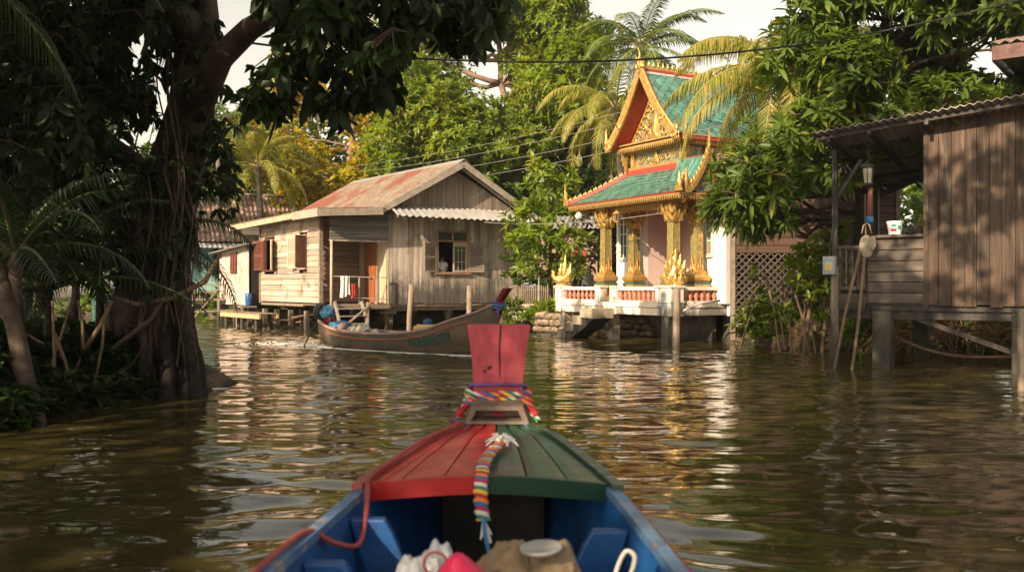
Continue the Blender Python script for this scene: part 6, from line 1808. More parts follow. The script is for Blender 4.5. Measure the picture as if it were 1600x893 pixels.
    # fore rails beside the deck keep the deck colour
# foredeck in two colours: crowned boards
DY0, DY1 = 3.42, 4.47
def deck_z(x, y):
    w, rz, *_ = ost(y); k = 1 - min(abs(x) / max(w, .01), 1) ** 1.6
    return rz + .028 + (.046 - .038 * (y - DY0)) * k
for s, nm, ma, mlip in ((-1, 'red', 'boat_red', 'boat_red_lip'), (1, 'green', 'boat_green', 'boat_green_lip')):
    cuts = [0.0, .34, .68, 1.0] if s < 0 else [0.0, .30, .62, 1.0]
    mb = MB(); ny = 12
    for c0, c1 in zip(cuts[:-1], cuts[1:]):
        nxs = 4; vs = []; fs = []
        for i in range(ny + 1):
            fy = i / ny
            for j in range(nxs + 1):
                u = c0 + (c1 - c0) * j / nxs
                edge = -0.0 + .0
                y = DY0 + .06 * u ** 2 + (DY1 - DY0) * fy * (1 - .06 * u ** 2)
                w = ost(y)[0] + .004
                g_ = .0035 if j in (0, nxs) else 0
                x = s * (u * w + (g_ if j == 0 else -g_))
                vs.append((x, y, deck_z(x, y) - (.004 if g_ else 0)))
        nv = len(vs); vs += [(a, b, c - .028) for a, b, c in vs]
        for i in range(ny):
            for j in range(nxs):
                a = i * (nxs + 1) + j; q = (a, a + 1, a + nxs + 2, a + nxs + 1)
                fs.append(q); fs.append(tuple(nv + k for k in reversed(q)))
        for i in range(ny):
            for j in (0, nxs):
                a = i * (nxs + 1) + j; fs.append((a, a + nxs + 1, nv + a + nxs + 1, nv + a))
        for j in range(nxs):
            fs.append((j, j + 1, nv + j + 1, nv + j))
            a = ny * (nxs + 1) + j; fs.append((a, a + 1, nv + a + 1, nv + a))
        mb.add(vs, fs)
    dk = mb.build('foredeck', M[ma], own, smooth=False); fix_normals(dk)
    dk['label'] = f'{nm} half of the foredeck'
    # the lip along its rear edge
    mb = MB(); prev = None
    for j in range(15):
        u = j / 14 * .98; y = DY0 + .06 * u ** 2 - .012; w = ost(y)[0]; x = s * (u * w + .001)
        zt = deck_z(x, y) + .004; p = (x, y, zt)
        if prev is not None:
            a, b_ = prev, p
            mb.add([(a[0], a[1] - .014, a[2]), (b_[0], b_[1] - .014, b_[2]), (b_[0], b_[1] - .014, b_[2] - .066), (a[0], a[1] - .014, a[2] - .066),
                    (a[0], a[1] + .012, a[2] + .001), (b_[0], b_[1] + .012, b_[2] + .001), (b_[0], b_[1] + .012, b_[2] - .066), (a[0], a[1] + .012, a[2] - .066)],
                   [(0, 1, 2, 3), (5, 4, 7, 6), (0, 4, 5, 1), (3, 2, 6, 7), (0, 3, 7, 4), (1, 5, 6, 2)])
        prev = p
    lp = mb.build('deck_lip', M[mlip], dk); fix_normals(lp)
    # covering board along the gunwale
    mb = MB(); prev = None
    for i in range(16):
        y = DY0 - .02 + (DY1 - .02 - DY0) * i / 15; w = ost(y)[0]; x = s * (w - .012); p = Vector((x + s * .004, y, ost(y)[1] + .034))
        if prev is not None: mb.bar(prev, p, .042, .026)
        prev = p
    cb = mb.build('covering_board', mk(f'{nm}_covering_board', (.30, .045, .035) if s < 0 else (.035, .07, .04), (.22, .05, .04) if s < 0 else (.03, .05, .035), 9, .35, bump=.2, wear=(.30, .24, .20), wear_scale=12), dk)
# hollow block at the foot of the prow
blk = MB()
yb = 4.45; zb = .738
poly_o = [(-.155, zb), (.155, zb), (.125, zb + .085), (-.125, zb + .085)]
poly_i = [(-.125, zb + .014), (.125, zb + .014), (.10, zb + .066), (-.10, zb + .066)]
vs = [(x, yb, z) for x, z in poly_o] + [(x, yb, z) for x, z in poly_i] + [(x, yb + .16, z + .03) for x, z in poly_o] + [(x, yb + .12, z + .01) for x, z in poly_i]
fs = []
for k in range(4):
    j = (k + 1) % 4
    fs += [(k, j, 4 + j, 4 + k), (k, 8 + k, 8 + j, j), (4 + k, 4 + j, 12 + j, 12 + k)]
fs += [(8, 11, 10, 9), (12, 13, 14, 15)]
blk.add(vs, fs)
bo = blk.build('prow_block', M['dark_wood_block'], own); fix_normals(bo)
# prow post, rising and flaring
prow = MB()
P0 = [(-.118, .80), (.118, .80)]
tabp = [(.78, .120, 4.58), (.9, .124, 4.62), (1.0, .132, 4.66), (1.1, .146, 4.70), (1.203, .163, 4.74)]
vs = []
for z, w, y in tabp: vs += [(-w, y, z), (w, y, z), (w * .86, y + .05, z), (-w * .86, y + .05, z)]
fs = [(0, 3, 2, 1), tuple(len(vs) - 4 + k for k in range(4))]
for i in range(len(tabp) - 1):
    for k in range(4): fs.append((i * 4 + k, i * 4 + (k + 1) % 4, i * 4 + 4 + (k + 1) % 4, i * 4 + 4 + k))
prow.add(vs, fs)
pr_ = prow.build('prow_post', M['boat_pink'], own, bevel=.004)
mb = MB(); mb.tube([(.005, 4.617, .84), (.008, 4.649, .98), (.004, 4.683, 1.08), (.010, 4.736, 1.2)], [.0045, .004, .003, .004], 4); mb.build('crack', M['boat_dark'], pr_)
mb = MB()
for (x, z) in ((-.055, .985), (-.045, .99), (-.075, .97)): mb.box(x, x + .012, 4.64 + (z - .95) * .4 - .002, 4.66 + (z - .95) * .4, z - .02, z + .012)
mb.build('chipped_paint', M['boat_dark'], pr_)
# stem below the post, closing the hull
mb = MB(); mb.prism([(4.5, .2), (4.84, .66), (4.80, .9), (4.62, .9), (4.45, .5)], 'x', -.035, .035); mb.build('stem', M['boat_pink'], own)
# knees (blue frames) and stringers
for s in (-1, 1):
    for y in (2.32, 2.78, 3.24) if s < 0 else (2.22, 2.66, 3.12):
        w, rz, cw, cz, kz = ost(y)
        top = rz - .03
        poly = [(w - .036, top), (w - .16, top + .0), (w - .19, top - .05), (cw - .16, .26), (cw - .20, .13), (cw - .04, .1)]
        mb = MB(); mb.prism([(s * a, b_) for a, b_ in poly], 'y', y - .025, y + .025)
        k_ = mb.build('knee', M['boat_blue'], own, bevel=.008); fix_normals(k_)
    mb = MB(); prev = None
    for i in range(14):
        y = 1.2 + 2.2 * i / 13; w, rz, cw, cz, kz = ost(y); p = Vector((s * (cw + (w - cw) * .45 - .07), y, .30))
        if prev is not None: mb.bar(prev, p, .12, .025)
        prev = p
    mb.build('stringer', M['boat_blue'], own)
    mb = MB()
    prev = None
    for i in range(12):
        y = .6 + 2.8 * i / 11; w, rz, cw, cz, kz = ost(y); p = Vector((s * (cw - .13), y, .20))
        if prev is not None: mb.bar(prev, p, .02, .18)
        prev = p
    mb.build('side_board', M['boat_blue'], own)
mb = MB()
for k in range(14):
    y = -1.8 + k * .36; w = ost(y)[2] - .05; mb.box(-w, w, y, y + .35, .09, .115)
mb.build('floorboards', M['boat_floor'], own)
mb = MB(); mb.box(-.25, .12, 3.45, 3.5, .12, .27); mb.build('floor_beam', M['boat_floor'], own); mb = MB(); mb.box(-.22, .22, 4.0, 4.05, .1, .6); mb.build('bulkhead', M['boat_dark'], own)  # bulkhead is near-black, the shade under the deck put into its colour
mb = MB(); mb.box(-.56, .56, -.2, .15, .33, .36); mb.build('thwart', M['boat_floor'], own, bevel=.008)

# ribbons, ropes, strap
def curve_tube(name, label, cat, pts, r, mat, seg=7, group=None, res=8, closed=False, flat=None):
    P = [Vector(p) for p in pts]; out = []
    n = len(P)
    for i in range(n - 1):
        p0 = P[max(i - 1, 0)]; p1 = P[i]; p2 = P[i + 1]; p3 = P[min(i + 2, n - 1)]
        for k in range(res):
            t = k / res
            out.append(.5 * ((2 * p1) + (-p0 + p2) * t + (2 * p0 - 5 * p1 + 4 * p2 - p3) * t * t + (-p0 + 3 * p1 - 3 * p2 + p3) * t ** 3))
    out.append(P[-1])
    a = out[0].copy(); mb = MB(); mb.tube([q - a for q in out], r, seg)
    o = mb.build(name, mat, smooth=True, loc=a)
    if label: tag(o, label, cat, group)
    return o
ox = -0.15
def OW(x, y, z): return Vector((ox, 0, 0)) + Matrix.Rotation(R(-1.0), 3, 'Z') @ Vector((x, y, z))
# woven garland round the foot of the prow: three twisted strands
def ring(cx, cy_, cz, rx, ry, n, tilt=0, wob=0, ph=0, a0=0, a1=2 * math.pi):
    return [OW(cx + rx * math.cos(a0 + (a1 - a0) * k / n), cy_ + ry * math.sin(a0 + (a1 - a0) * k / n), cz + tilt * math.sin(a0 + (a1 - a0) * k / n) + wob * math.sin(ph + 9 * k / n * 2 * math.pi)) for k in range(n + 1)]
gar = thing('woven_garland', 'multicoloured woven garland wrapped round the foot of the near red prow', 'garland', OW(0, 4.6, .85))
inv = Matrix.Translation(-OW(0, 4.6, .85))
for k, (dz, r_, ph) in enumerate(((.0, .019, 0), (.026, .017, 2), (-.024, .018, 4))):
    o = curve_tube('strand', None, None, [inv @ p for p in ring(0, 4.635, .845 + dz, .150 + .006 * k, .075, 30, .006, .006, ph)], r_, M['woven'], res=3); o.parent = gar
    o.location = o.location
for s in (-1, 1):
    o = curve_tube('tail_end', None, None, [inv @ OW(s * .13, 4.56, .84), inv @ OW(s * .16, 4.53, .81), inv @ OW(s * .175, 4.50, .78), inv @ OW(s * .20, 4.45, .755)], [.022 - .0004 * i for i in range(25)], M['woven'], res=8); o.parent = gar
    o = curve_tube('tail_end', None, None, [inv @ OW(s * .13, 4.58, .83), inv @ OW(s * .17, 4.5, .80), inv @ OW(s * .19, 4.46, .78)], [.016] * 17, M['cloth_red'], res=8); o.parent = gar
curve_tube('purple_ribbon', 'purple cord looped loosely round the near prow above the garland', 'ribbon', ring(0, 4.65, .90, .142, .055, 28, -.012, .002), .0085, M['cord_purple'], res=3)
# crochet strap on the deck with white tassel
strap = thing('crochet_strap', 'striped crochet strap with white tassel hanging over the edge of the foredeck', 'strap', OW(0, 3.6, .75))
inv = Matrix.Translation(-OW(0, 3.6, .75))
def dz(x, y): return deck_z(x, y)
pts = [OW(.035, 3.88, dz(.035, 3.88) + .03), OW(.012, 3.78, dz(.01, 3.78) + .028), OW(-.008, 3.64, dz(0, 3.64) + .028), OW(-.018, 3.50, dz(0, 3.5) + .028), OW(-.02, 3.405, dz(0, 3.42) + .01), OW(-.022, 3.375, .66), OW(-.02, 3.37, .60), OW(-.012, 3.37, .55)]
mb = MB(); P = [inv @ p for p in pts]
def ribbon_geo(P, w, t, res=6):
    out = []
    for i in range(len(P) - 1):
        p0 = P[max(i - 1, 0)]; p1 = P[i]; p2 = P[i + 1]; p3 = P[min(i + 2, len(P) - 1)]
        for k in range(res):
            u = k / res; out.append(.5 * ((2 * p1) + (-p0 + p2) * u + (2 * p0 - 5 * p1 + 4 * p2 - p3) * u * u + (-p0 + 3 * p1 - 3 * p2 + p3) * u ** 3))
    out.append(P[-1]); vs = []; fs = []
    for i, p in enumerate(out):
        d = (out[min(i + 1, len(out) - 1)] - out[max(i - 1, 0)]).normalized(); sd = Vector((1, 0, 0)); nn = sd.cross(d).normalized()
        ww = w * (1 + .15 * math.sin(i * 1.7))
        for k in range(8):
            a = k * math.pi / 4; vs.append(p + sd * math.cos(a) * ww / 2 + nn * math.sin(a) * t / 2)
    for i in range(len(out) - 1):
        for k in range(8): fs.append((i * 8 + k, i * 8 + (k + 1) % 8, (i + 1) * 8 + (k + 1) % 8, (i + 1) * 8 + k))
    return vs, fs
vs, fs = ribbon_geo(P, .052, .022); mb.add(vs, fs); mb.build('band', M['woven_strap'], strap, smooth=True)
mb = MB()
for k in range(34):
    a = random.uniform(0, 6.28); L = random.uniform(.03, .075); p = P[0] + Vector((random.uniform(-.01, .02), random.uniform(0, .02), 0))
    q = p + Vector((math.cos(a) * L, math.sin(a) * L * .8, random.uniform(-.012, .035))); m_ = p.lerp(q, .5) + Vector((0, 0, .02))
    mb.tube([p, m_, q], [.006, .005, .003], 4)
mb.build('tassel', M['cloth_white'], strap)
mb = MB()
for k in range(14):
    p = P[-1]; q = p + Vector((random.uniform(-.02, .03), random.uniform(-.01, .01), -random.uniform(.05, .09))); mb.tube([p, q], [.006, .003], 4)
mb.build('frayed_end', M['cloth_white'], strap)
curve_tube('blue_rope', 'thin blue cord running from the strap down into the boat', 'cord', [OW(-.015, 3.37, .57), OW(.0, 3.30, .50), OW(.045, 3.12, .40), OW(.085, 2.98, .33), OW(.11, 2.85, .22)], .0075, M['cord_blue'])
def rail_p(y, s, dx=0, dzz=.045): w, rz, *_ = ost(y); return OW(s * (w - .02) + dx, y, rz + dzz)
curve_tube('red_rope', 'dull red cord lying along the left gunwale and drooping inboard', 'cord',
           [rail_p(4.35, -1, .02, .07), rail_p(4.0, -1, .02, .068), rail_p(3.7, -1, .02, .066), rail_p(3.45, -1, .02, .06), rail_p(3.33, -1, .05, .03), rail_p(3.22, -1, .075, -.035), rail_p(3.08, -1, .09, -.075), rail_p(2.96, -1, .05, -.03), rail_p(2.88, -1, .0, .03), rail_p(2.7, -1, -.01, .04), rail_p(2.4, -1, -.01, .04), rail_p(2.0, -1, .0, .04)], .0095, M['cord_red'])
# load on the floor
def fl(px, d, z): return G(px, d, z)
cb_ = lump('carrier_bag', 'crumpled white carrier bag with red print in the near boat', 'bag', fl(655, 2.62, .28), (.10, .10, .22), M['carrier'], 4, .16, 2.6, n=4)
lump('carrier_bag', 'small crumpled translucent bag tucked behind the crimson bag', 'bag', fl(682, 2.74, .28), (.08, .07, .22), M['carrier'], 8, .16, 3.0, n=4)
mb = MB(); mb.tube([Vector((.02 * math.cos(a) * 1.6, 0, .03 * math.sin(a))) for a in np.linspace(0, 6.28, 14)], .004, 5, cap=False)
o = mb.build('bag_handle_loop', M['cord_red'], smooth=True, loc=fl(680, 2.48, .66)); tag(o, 'thin red loop handle on the white carrier bag', 'handle')
import bmesh
bm = bmesh.new()
mb = MB(); mb.lathe((0, 0, 0), [(.12, 0), (.15, .06), (.13, .14), (.075, .20), (.03, .245), (.012, .262)], 9)
o = mb.build('crimson_bag', M['plastic_pink'], smooth=True, loc=fl(725, 2.45, .45)); o.rotation_euler = (R(8), R(-6), .3)
o.modifiers.new('s', 'SUBSURF').render_levels = 2
tag(o, 'crimson pointed plastic bag between the white bag and the sacks', 'bag')
bm.free()
mb = MB(); mb.lathe((0, 0, 0), [(.10, 0), (.11, .05), (.105, .16), (.11, .165), (.11, .18), (.10, .18)], 18)
tag(mb.build('yellow_basin', M['plastic_yellow'], smooth=False, loc=fl(745, 2.25, .47)), 'yellow plastic basin just in front of the crimson bag', 'basin')
lump('brown_sack', 'rumpled brown sack at the left of the grey lid', 'sack', fl(800, 2.62, .27), (.12, .11, .25), M['sack'], 12, .16, 2.0, n=4)
lump('brown_sack', 'rumpled brown sack under and right of the grey lid', 'sack', fl(865, 2.60, .27), (.13, .11, .245), M['sack'], 15, .16, 1.9, n=4)
mb = MB(); mb.lathe((0, 0, 0), [(.0, -.004), (.04, 0), (.056, .006), (.06, .015), (.055, .018), (.048, .010), (.0, .009)], 28)
o = mb.build('round_lid', M['lid_grey'], smooth=True, loc=fl(846, 2.54, .672)); o.rotation_euler = (R(3), R(-4), 0); tag(o, 'round grey metal lid lying on top of the brown sacks', 'lid')
lump('support_bundle', 'brown bundle packed under the near sacks', 'bundle', fl(790, 2.35, .115), (.30, .22, .25), M['sack'], 22, .3, 2.0)
lump('support_bundle', 'dark bundle packed under the white and crimson bags', 'bundle', fl(700, 2.45, .115), (.20, .26, .22), M['boat_dark'], 25, .3, 2.0)
# white rope hitched to the right knee
curve_tube('white_rope', 'white rope loop tied on the right hand blue frame', 'rope', [OW(.375, 2.55, .48), OW(.385, 2.56, .57), OW(.395, 2.57, .62), OW(.42, 2.58, .665), OW(.445, 2.58, .65), OW(.43, 2.57, .60), OW(.405, 2.56, .565), OW(.40, 2.55, .545), OW(.435, 2.56, .55), OW(.465, 2.56, .555)], .0065, M['rope_pale'])
curve_tube('black_cord', 'thin dark cord crossing to the right hand blue frame', 'cord', [OW(.24, 2.5, .47), OW(.33, 2.53, .52), OW(.41, 2.56, .56)], .006, M['cable_black'])

# ------------------------------------------------------------ the boat passing in mid canal
BA = math.atan2(BX.y, BX.x)
mid_boat = thing('longtail_boat', 'worn brown longtail boat with maroon prow crossing the canal', 'boat', tuple(BO), BA)
# along x: (half width, rail z, chine half width, chine z, keel z)
BT = [(0.0, (.20, .60, .12, .28, .20)), (.35, (.32, .50, .24, .10, .0)), (.9, (.40, .41, .33, .02, -.08)), (1.8, (.44, .37, .36, -.02, -.12)), (2.8, (.44, .40, .36, -.03, -.12)), (3.6, (.38, .51, .30, -.02, -.10)),
      (4.2, (.29, .70, .20, .04, -.06)), (4.7, (.18, .85, .10, .20, .05)), (5.05, (.09, .98, .04, .5, .35)), (5.3, (.055, 1.08, .02, .85, .78))]
def swap(vs): return [(y, -x, z) for x, y, z in vs]
vo, fo = hull_surface(BT, 0, 5.3, 34); mb = MB(); mb.add(swap(vo), fo); mb.f.append(tuple(range(9))); o = mb.build('hull', M['boat_brown'], mid_boat, smooth=True); fix_normals(o)
vi, fi = hull_surface(BT, .05, 4.9, 30, .025); mb = MB(); mb.add(swap(vi), fi); mb.build('inner_skin', M['boat_blue'], mid_boat, smooth=True)
for s in (-1, 1):
    pts = [];
    for i in range(34): x = 5.25 * i / 33; w, rz, *_ = smooth_tab(BT, x); pts.append((x, s * w, rz + .01))
    mb = MB()
    for a, b_ in zip(pts[:-1], pts[1:]): mb.bar(a, b_, .05, .04)
    g = mb.build('gunwale', mk('pink_grey_gunwale', (.42, .25, .20), (.30, .20, .17), 8, .6, bump=.2) if s < 0 else bpy.data.materials['pink_grey_gunwale'], mid_boat)
    mb = MB(); 
    mb.tube([(p[0], p[1] * 1.02, p[2] - .12 - .02 * (i / 33)) for i, p in enumerate(pts)][3:30], .013, 5); mb.build('strake', M['boat_orange'], g)
for k in range(7):
    x = 1.0 + k * .42; w, rz, cw, cz, kz = smooth_tab(BT, x)
    for s in (-1, 1):
        mb = MB(); mb.prism([(s * (w - .03), rz - .02), (s * (w - .15), rz - .03), (s * (cw - .1), .12), (s * (cw), .10)], 'x', x - .02, x + .02); o = mb.build('knee', M['boat_blue'], mid_boat); fix_normals(o)
mb = MB()
for k in range(12): x = .5 + k * .3; w = smooth_tab(BT, x)[2] - .03; mb.box(x, x + .28, -w, w, .07, .09)
mb.build('floorboards', M['boat_floor'], mid_boat)
mb = MB(); x0 = 4.1; vs = []; fs = []
for i in range(7):
    x = 4.1 + i * .18; w, rz, *_ = smooth_tab(BT, x); vs += [(x, -w, rz), (x, 0, rz + .03), (x, w, rz)]
for i in range(6): fs += [(3 * i, 3 * i + 1, 3 * i + 4, 3 * i + 3), (3 * i + 1, 3 * i + 2, 3 * i + 5, 3 * i + 4)]
mb.add(vs, fs); mb.build('foredeck', M['maroon'], mid_boat)
# faded lettering-like scroll on the bow is a painted green panel
mb = MB(); vs = []; 
for i in range(9):
    x = 3.15 + i * .13; w, rz, cw, cz, kz = smooth_tab(BT, x)
    for f_ in (.30, .62): vs.append((x, -((w * (1 - f_) + cw * f_) + .045 - abs(f_ - .5) * .03), rz * (1 - f_) + cz * f_))
mb.add(vs, [(2 * i, 2 * i + 2, 2 * i + 3, 2 * i + 1) for i in range(8)]); o = mb.build('painted_panel', mosaic('faded_green_panel', (.03, .075, .05), 8, gold=(.09, .07, .04)), mid_boat)
tabp = [(.95, .05, 5.1, .10), (1.08, .055, 5.2, .11), (1.22, .062, 5.3, .12), (1.36, .07, 5.42, .13)]
vs = []
for z, w, x, t in tabp: vs += [(x, -w - .02, z), (x + t, -w * .8 - .02, z), (x + t, w * .8 + .02, z), (x, w + .02, z)]
fs = [(0, 1, 2, 3), tuple(len(vs) - 4 + k for k in (3, 2, 1, 0))]
for i in range(3):
    for k in range(4): fs.append((i * 4 + k, i * 4 + (k + 1) % 4, i * 4 + 4 + (k + 1) % 4, i * 4 + 4 + k))
mb = MB(); mb.add(vs, fs); o = mb.build('prow_post', M['maroon'], mid_boat, bevel=.008); fix_normals(o)
def B2(x, y, z): return Matrix.Translation(BO) @ Matrix.Rotation(BA, 4, 'Z') @ Vector((x, y, z))
gm = thing('prow_garland', 'green and purple cloths tied round the far maroon prow', 'garland', B2(5.2, 0, 1.0), BA)
for k, (ma, zz, r_) in enumerate((('cord_blue', .02, .03), ('band_green', -.04, .035), ('cord_purple', .07, .022))):
    mb = MB(); mb.tube([Vector((.04 + .10 * math.cos(a), .12 * math.sin(a), zz + .015 * math.sin(3 * a))) for a in np.linspace(0, 6.28, 20)], r_, 7, cap=False); mb.build('cloth_band', M[ma], gm, smooth=True)
mb = MB()
for k in range(4): mb.tube([(.08 + .02 * k, -.12, 0), (.1 + .02 * k, -.14, -.1), (.09 + .02 * k, -.13, -.2 - .02 * k)], .012, 5)
mb.build('cloth_tail', M['cord_purple'], gm)
# outboard: big coiled drum and blue tarpaulin over the engine
mo = thing('outboard_engine', 'round black drum and blue tarpaulin covered engine on the far boat stern', 'engine', B2(-.02, 0, .62), BA)
mb = MB()
for k in range(4):
    mb.tube([Vector((-.14 + .045 * k, (.20 - .004 * k) * math.cos(a), .17 + (.20 - .004 * k) * math.sin(a))) for a in np.linspace(0, 6.283, 24)], .026, 6, cap=False)
mb.tube([(-.16, 0, .17), (.02, 0, .17)], .15, 16); mb.build('drum', M['rubber'], mo, smooth=True)
b_ = lump('tarpaulin', None, None, (0, 0, 0), (.14, .19, .18), M['blue_tarp'], 31, .25, 2); b_.parent = mo; b_.location = (.12, 0, .02)
mb = MB(); mb.box(.02, .3, -.08, .08, -.1, .05); mb.build('mount', M['maroon'], mo, bevel=.02)
mb = MB(); mb.tube([(.0, -.12, .05), (-.1, -.3, -.25), (-.32, -.42, -.75)], [.018, .016, .014], 6); mb.build('shaft', M['cable_black'], mo, smooth=True)
mb = MB(); mb.tube([(-.15, .1, .0), (-.3, .15, -.25), (-.25, .2, -.5)], .012, 5); mb.build('hose', M['cable_black'], mo)
lump('blue_tarpaulin', 'blue tarpaulin bundled inboard of the engine on the far boat', 'tarpaulin', B2(.52, 0, .40), (.26, .2, .12), M['blue_tarp'], 33, .3, 2)
lump('folded_cloth', 'dull pink cloth on the tarpaulin near the far boat stern', 'cloth', B2(.75, -.1, .38), (.13, .12, .12), mk('dull_mauve_cloth', (.25, .16, .15), (.18, .11, .11), 5, .8), 34, .3, 2)
for k, (x, y, s_, lab) in enumerate(((1.02, -.05, .13, 'pale sack nearest the pink cloth on the far boat'), (1.22, .08, .15, 'pale sack in the middle of the far boat load'), (1.42, -.08, .14, 'pale sack at the front end of the far boat load'), (1.62, .06, .10, 'small pale sack next to the blue frames of the far boat'))):
    lump('pale_sack', lab, 'sack', B2(x, y, .30 if k < 3 else .28), (s_, s_, s_ * .9), M['sack_pale'], 40 + k, .45, 2.2, 'sacks loaded on the far boat')
mb = MB(); mb.lathe((0, 0, 0), [(.2, 0), (.23, .1), (.22, .16), (.12, .19)], 14, M=Matrix.Diagonal((1.5, .8, 1, 1)))
tag(mb.build('yellow_tub', mk('ochre_tub', (.62, .38, .12), (.5, .3, .1), 5, .6), smooth=True, loc=B2(3.35, 0, .40)), 'ochre oval tub near the bow of the far boat', 'tub')
lump('blue_bundle', 'small bright blue bundle on top of the ochre tub', 'bundle', B2(3.3, 0, .58), (.08, .07, .08), M['plastic_blue'], 51, .3, 2)
lump('white_bundle', 'pale bundle behind the ochre tub on the far boat', 'bundle', B2(3.05, .02, .38), (.12, .1, .12), M['sack_pale'], 52, .3, 2)
# foam along its waterline and astern
r = np.random.default_rng(77); V = []; F = []; off = 0
def foam_blob(x, y, sx, sy, h):
    global off
    n = 7; a = np.linspace(0, 2 * np.pi, n, endpoint=False) + r.uniform(0, 1)
    k = r.uniform(.6, 1.2, n)
    ring_ = np.stack([x + np.cos(a) * sx * k, y + np.sin(a) * sy * k, np.full(n, .004)], 1)
    V.append(np.vstack([ring_, [[x, y, h]]])); 
    F.append(np.array([[i, (i + 1) % n, n] for i in range(n)]) + off); off += n + 1
for k in range(2000):
    u = r.uniform(-.2, 1)
    if k < 1200:
        x = r.uniform(-.1, 4.6); w = smooth_tab(BT, max(x, 0))[2]; y = -(w + .02 + abs(r.normal(0, .05)) + .10 * (1 - x / 4.6) * r.uniform(0, 1.2))
    elif k < 1650: 
        x = -abs(r.normal(0, 1.2)); y = r.normal(0, .14 + .10 * abs(x)) - .15
    else: x = r.uniform(4.3, 4.9); y = -.12 - .35 * (4.9 - x) + r.normal(0, .06)
    p = B2(x, y, 0); s_ = r.uniform(.006, .026)
    foam_blob(p.x, p.y, s_ * 1.6, s_, .012 + s_ * .4)
o = np_mesh('foam', np.vstack(V), np.concatenate(F).reshape(-1), 3, mk('water_foam', (.75, .74, .70), (.65, .63, .58), 8, .6, bump=0), smooth=True)
tag(o, 'white foam churned up along the far boat and behind its stern', 'foam', kind='stuff')
# ------------------------------------------------------------ posts standing in the water
stick_thing('mooring_post', 'slender grey mooring post before the left part of the gable wall', 'post', [G(639, 28.3, -1), G(640, 28.3, .5), G(643, 28.3, 1.45)], .11, M['wood_post'])
stick_thing('mooring_post', 'sunlit round mooring post before the right part of the gable wall', 'post', [G(733, 27.5, -1), G(733, 27.5, 1.42)], .105, M['wood_beam'])
stick_thing('mooring_post', 'tall sunlit mooring post standing at the near corner of the temple terrace', 'post', [G(1056, 21.7, -1), G(1058, 21.7, 1.35)], .105, M['wood_post'])
stick_thing('grey_driftwood', 'bleached branch resting against the temple terrace beside the mooring post', 'branch', [G(1062, 21.8, .78), G(1095, 21.9, 1.0), G(1125, 22.2, 1.05)], .035, M['rope_pale'])

# ------------------------------------------------------------ far bank between house and temple
fence = thing('picket_fence', 'low grey picket fence behind the bank between the grey house and the temple', 'fence', G(797, 30.6), R(-4))
L_ = (868 - 797) / FPX * 30.6
mb = MB()
for k in range(24): x = k * L_ / 23; mb.box(x - .018, x + .018, -.01, .01, .55, 1.42 + random.uniform(-.04, .03))
mb.build('pickets', M['wood_beam'], fence)
mb = MB(); mb.bar((0, .03, .75), (L_, .03, .75), .03, .05); mb.bar((0, .03, 1.28), (L_, .03, 1.28), .03, .05)
mb.build('rail', M['wood_beam'], fence)
mb = MB(); mb.box(.42, .5, .04, .12, .2, 1.45); mb.build('post', M['wood_post'], fence)
def stones(label, p0, p1, n, z, s, grp, rows=2):
    p0 = Vector(p0); p1 = Vector(p1)
    for j in range(rows):
        for k in range(n):
            p = p0.lerp(p1, (k + .5 + (j % 2) * .4) / n) + Vector((random.uniform(-.05, .05), random.uniform(-.05, .05) + j * .12, z + j * s * 1.1))
            lump('bank_stone', label, 'stone', p, (s * random.uniform(.9, 1.4), s * random.uniform(.8, 1.1), s * random.uniform(.55, .8)), M['stone_bank'], k * 7 + j * 3 + int(z * 10), .25, 1.6, grp, rz=random.uniform(0, 3), n=1)
stones('rough sandy stone edging the far bank between the house and the temple', G(838, 27.6), G(885, 26.6), 8, .05, .17, 'stones edging the bank left of the temple', 3)
stones('rough sandy stone in the bank wall behind the temple piers', t2w(1.3, 4.9, 0), t2w(1.45, 2.6, 0), 11, .0, .16, 'stones in the bank behind the temple piers', 3)
slab_ = MB(); slab_.box(0, 1.35, 0, .3, .3, .82); o = slab_.build('bank_wall', mk('pale_bank_concrete', (.48, .42, .33), (.36, .31, .24), 4, .8, bump=.5), loc=G(793, 29.6), bevel=.02); tag(o, 'low pale concrete retaining wall under the picket fence', 'wall')
hut = thing('arched_shelter', 'grey arched boat canopy standing behind the golden swan guardian', 'shelter', G(880, 32.5, .5), R(-20))
mb = MB(); n = 12
vs = []
for y in (0, 2.2):
    for k in range(n + 1): a = math.pi * k / n; vs.append((math.cos(a) * .72, y, .75 + math.sin(a) * .75))
for y in (0, 2.2):
    for k in range(n + 1): a = math.pi * k / n; vs.append((math.cos(a) * .68, y, .75 + math.sin(a) * .71))
fs = []
N1 = n + 1
for k in range(n): fs += [(k, N1 + k, N1 + k + 1, k + 1), (2 * N1 + k, 2 * N1 + k + 1, 3 * N1 + k + 1, 3 * N1 + k), (k, k + 1, 2 * N1 + k + 1, 2 * N1 + k), (N1 + k, 3 * N1 + k, 3 * N1 + k + 1, N1 + k + 1)]
mb.add(vs, fs); mb.build('canopy', M['dull_hut'], hut, smooth=True)
mb = MB(); mb.box(.18, .34, -.1, .06, -.3, 1.35); mb.build('post', M['wood_beam'], hut)
mb = MB(); mb.box(-.7, .7, .2, 2.0, -.2, .5); mb.build('base', M['wood_black'], hut)
ra = thing('red_awning', 'small red awning glimpsed behind the temple columns', 'awning', G(893, 33.5, 0), 0)
mb = MB(); mb.slab((-.6, -.5, 2.3), (.5, -.5, 2.45), (.5, .6, 2.7), (-.6, .6, 2.55), .03); mb.build('cloth', M['red_roof'], ra)
mb = MB(); mb.tube([(-.5, -.4, .3), (-.5, -.4, 2.3)], .03, 6); mb.tube([(.45, -.4, .3), (.45, -.4, 2.4)], .03, 6); mb.build('leg', M['iron'], ra)
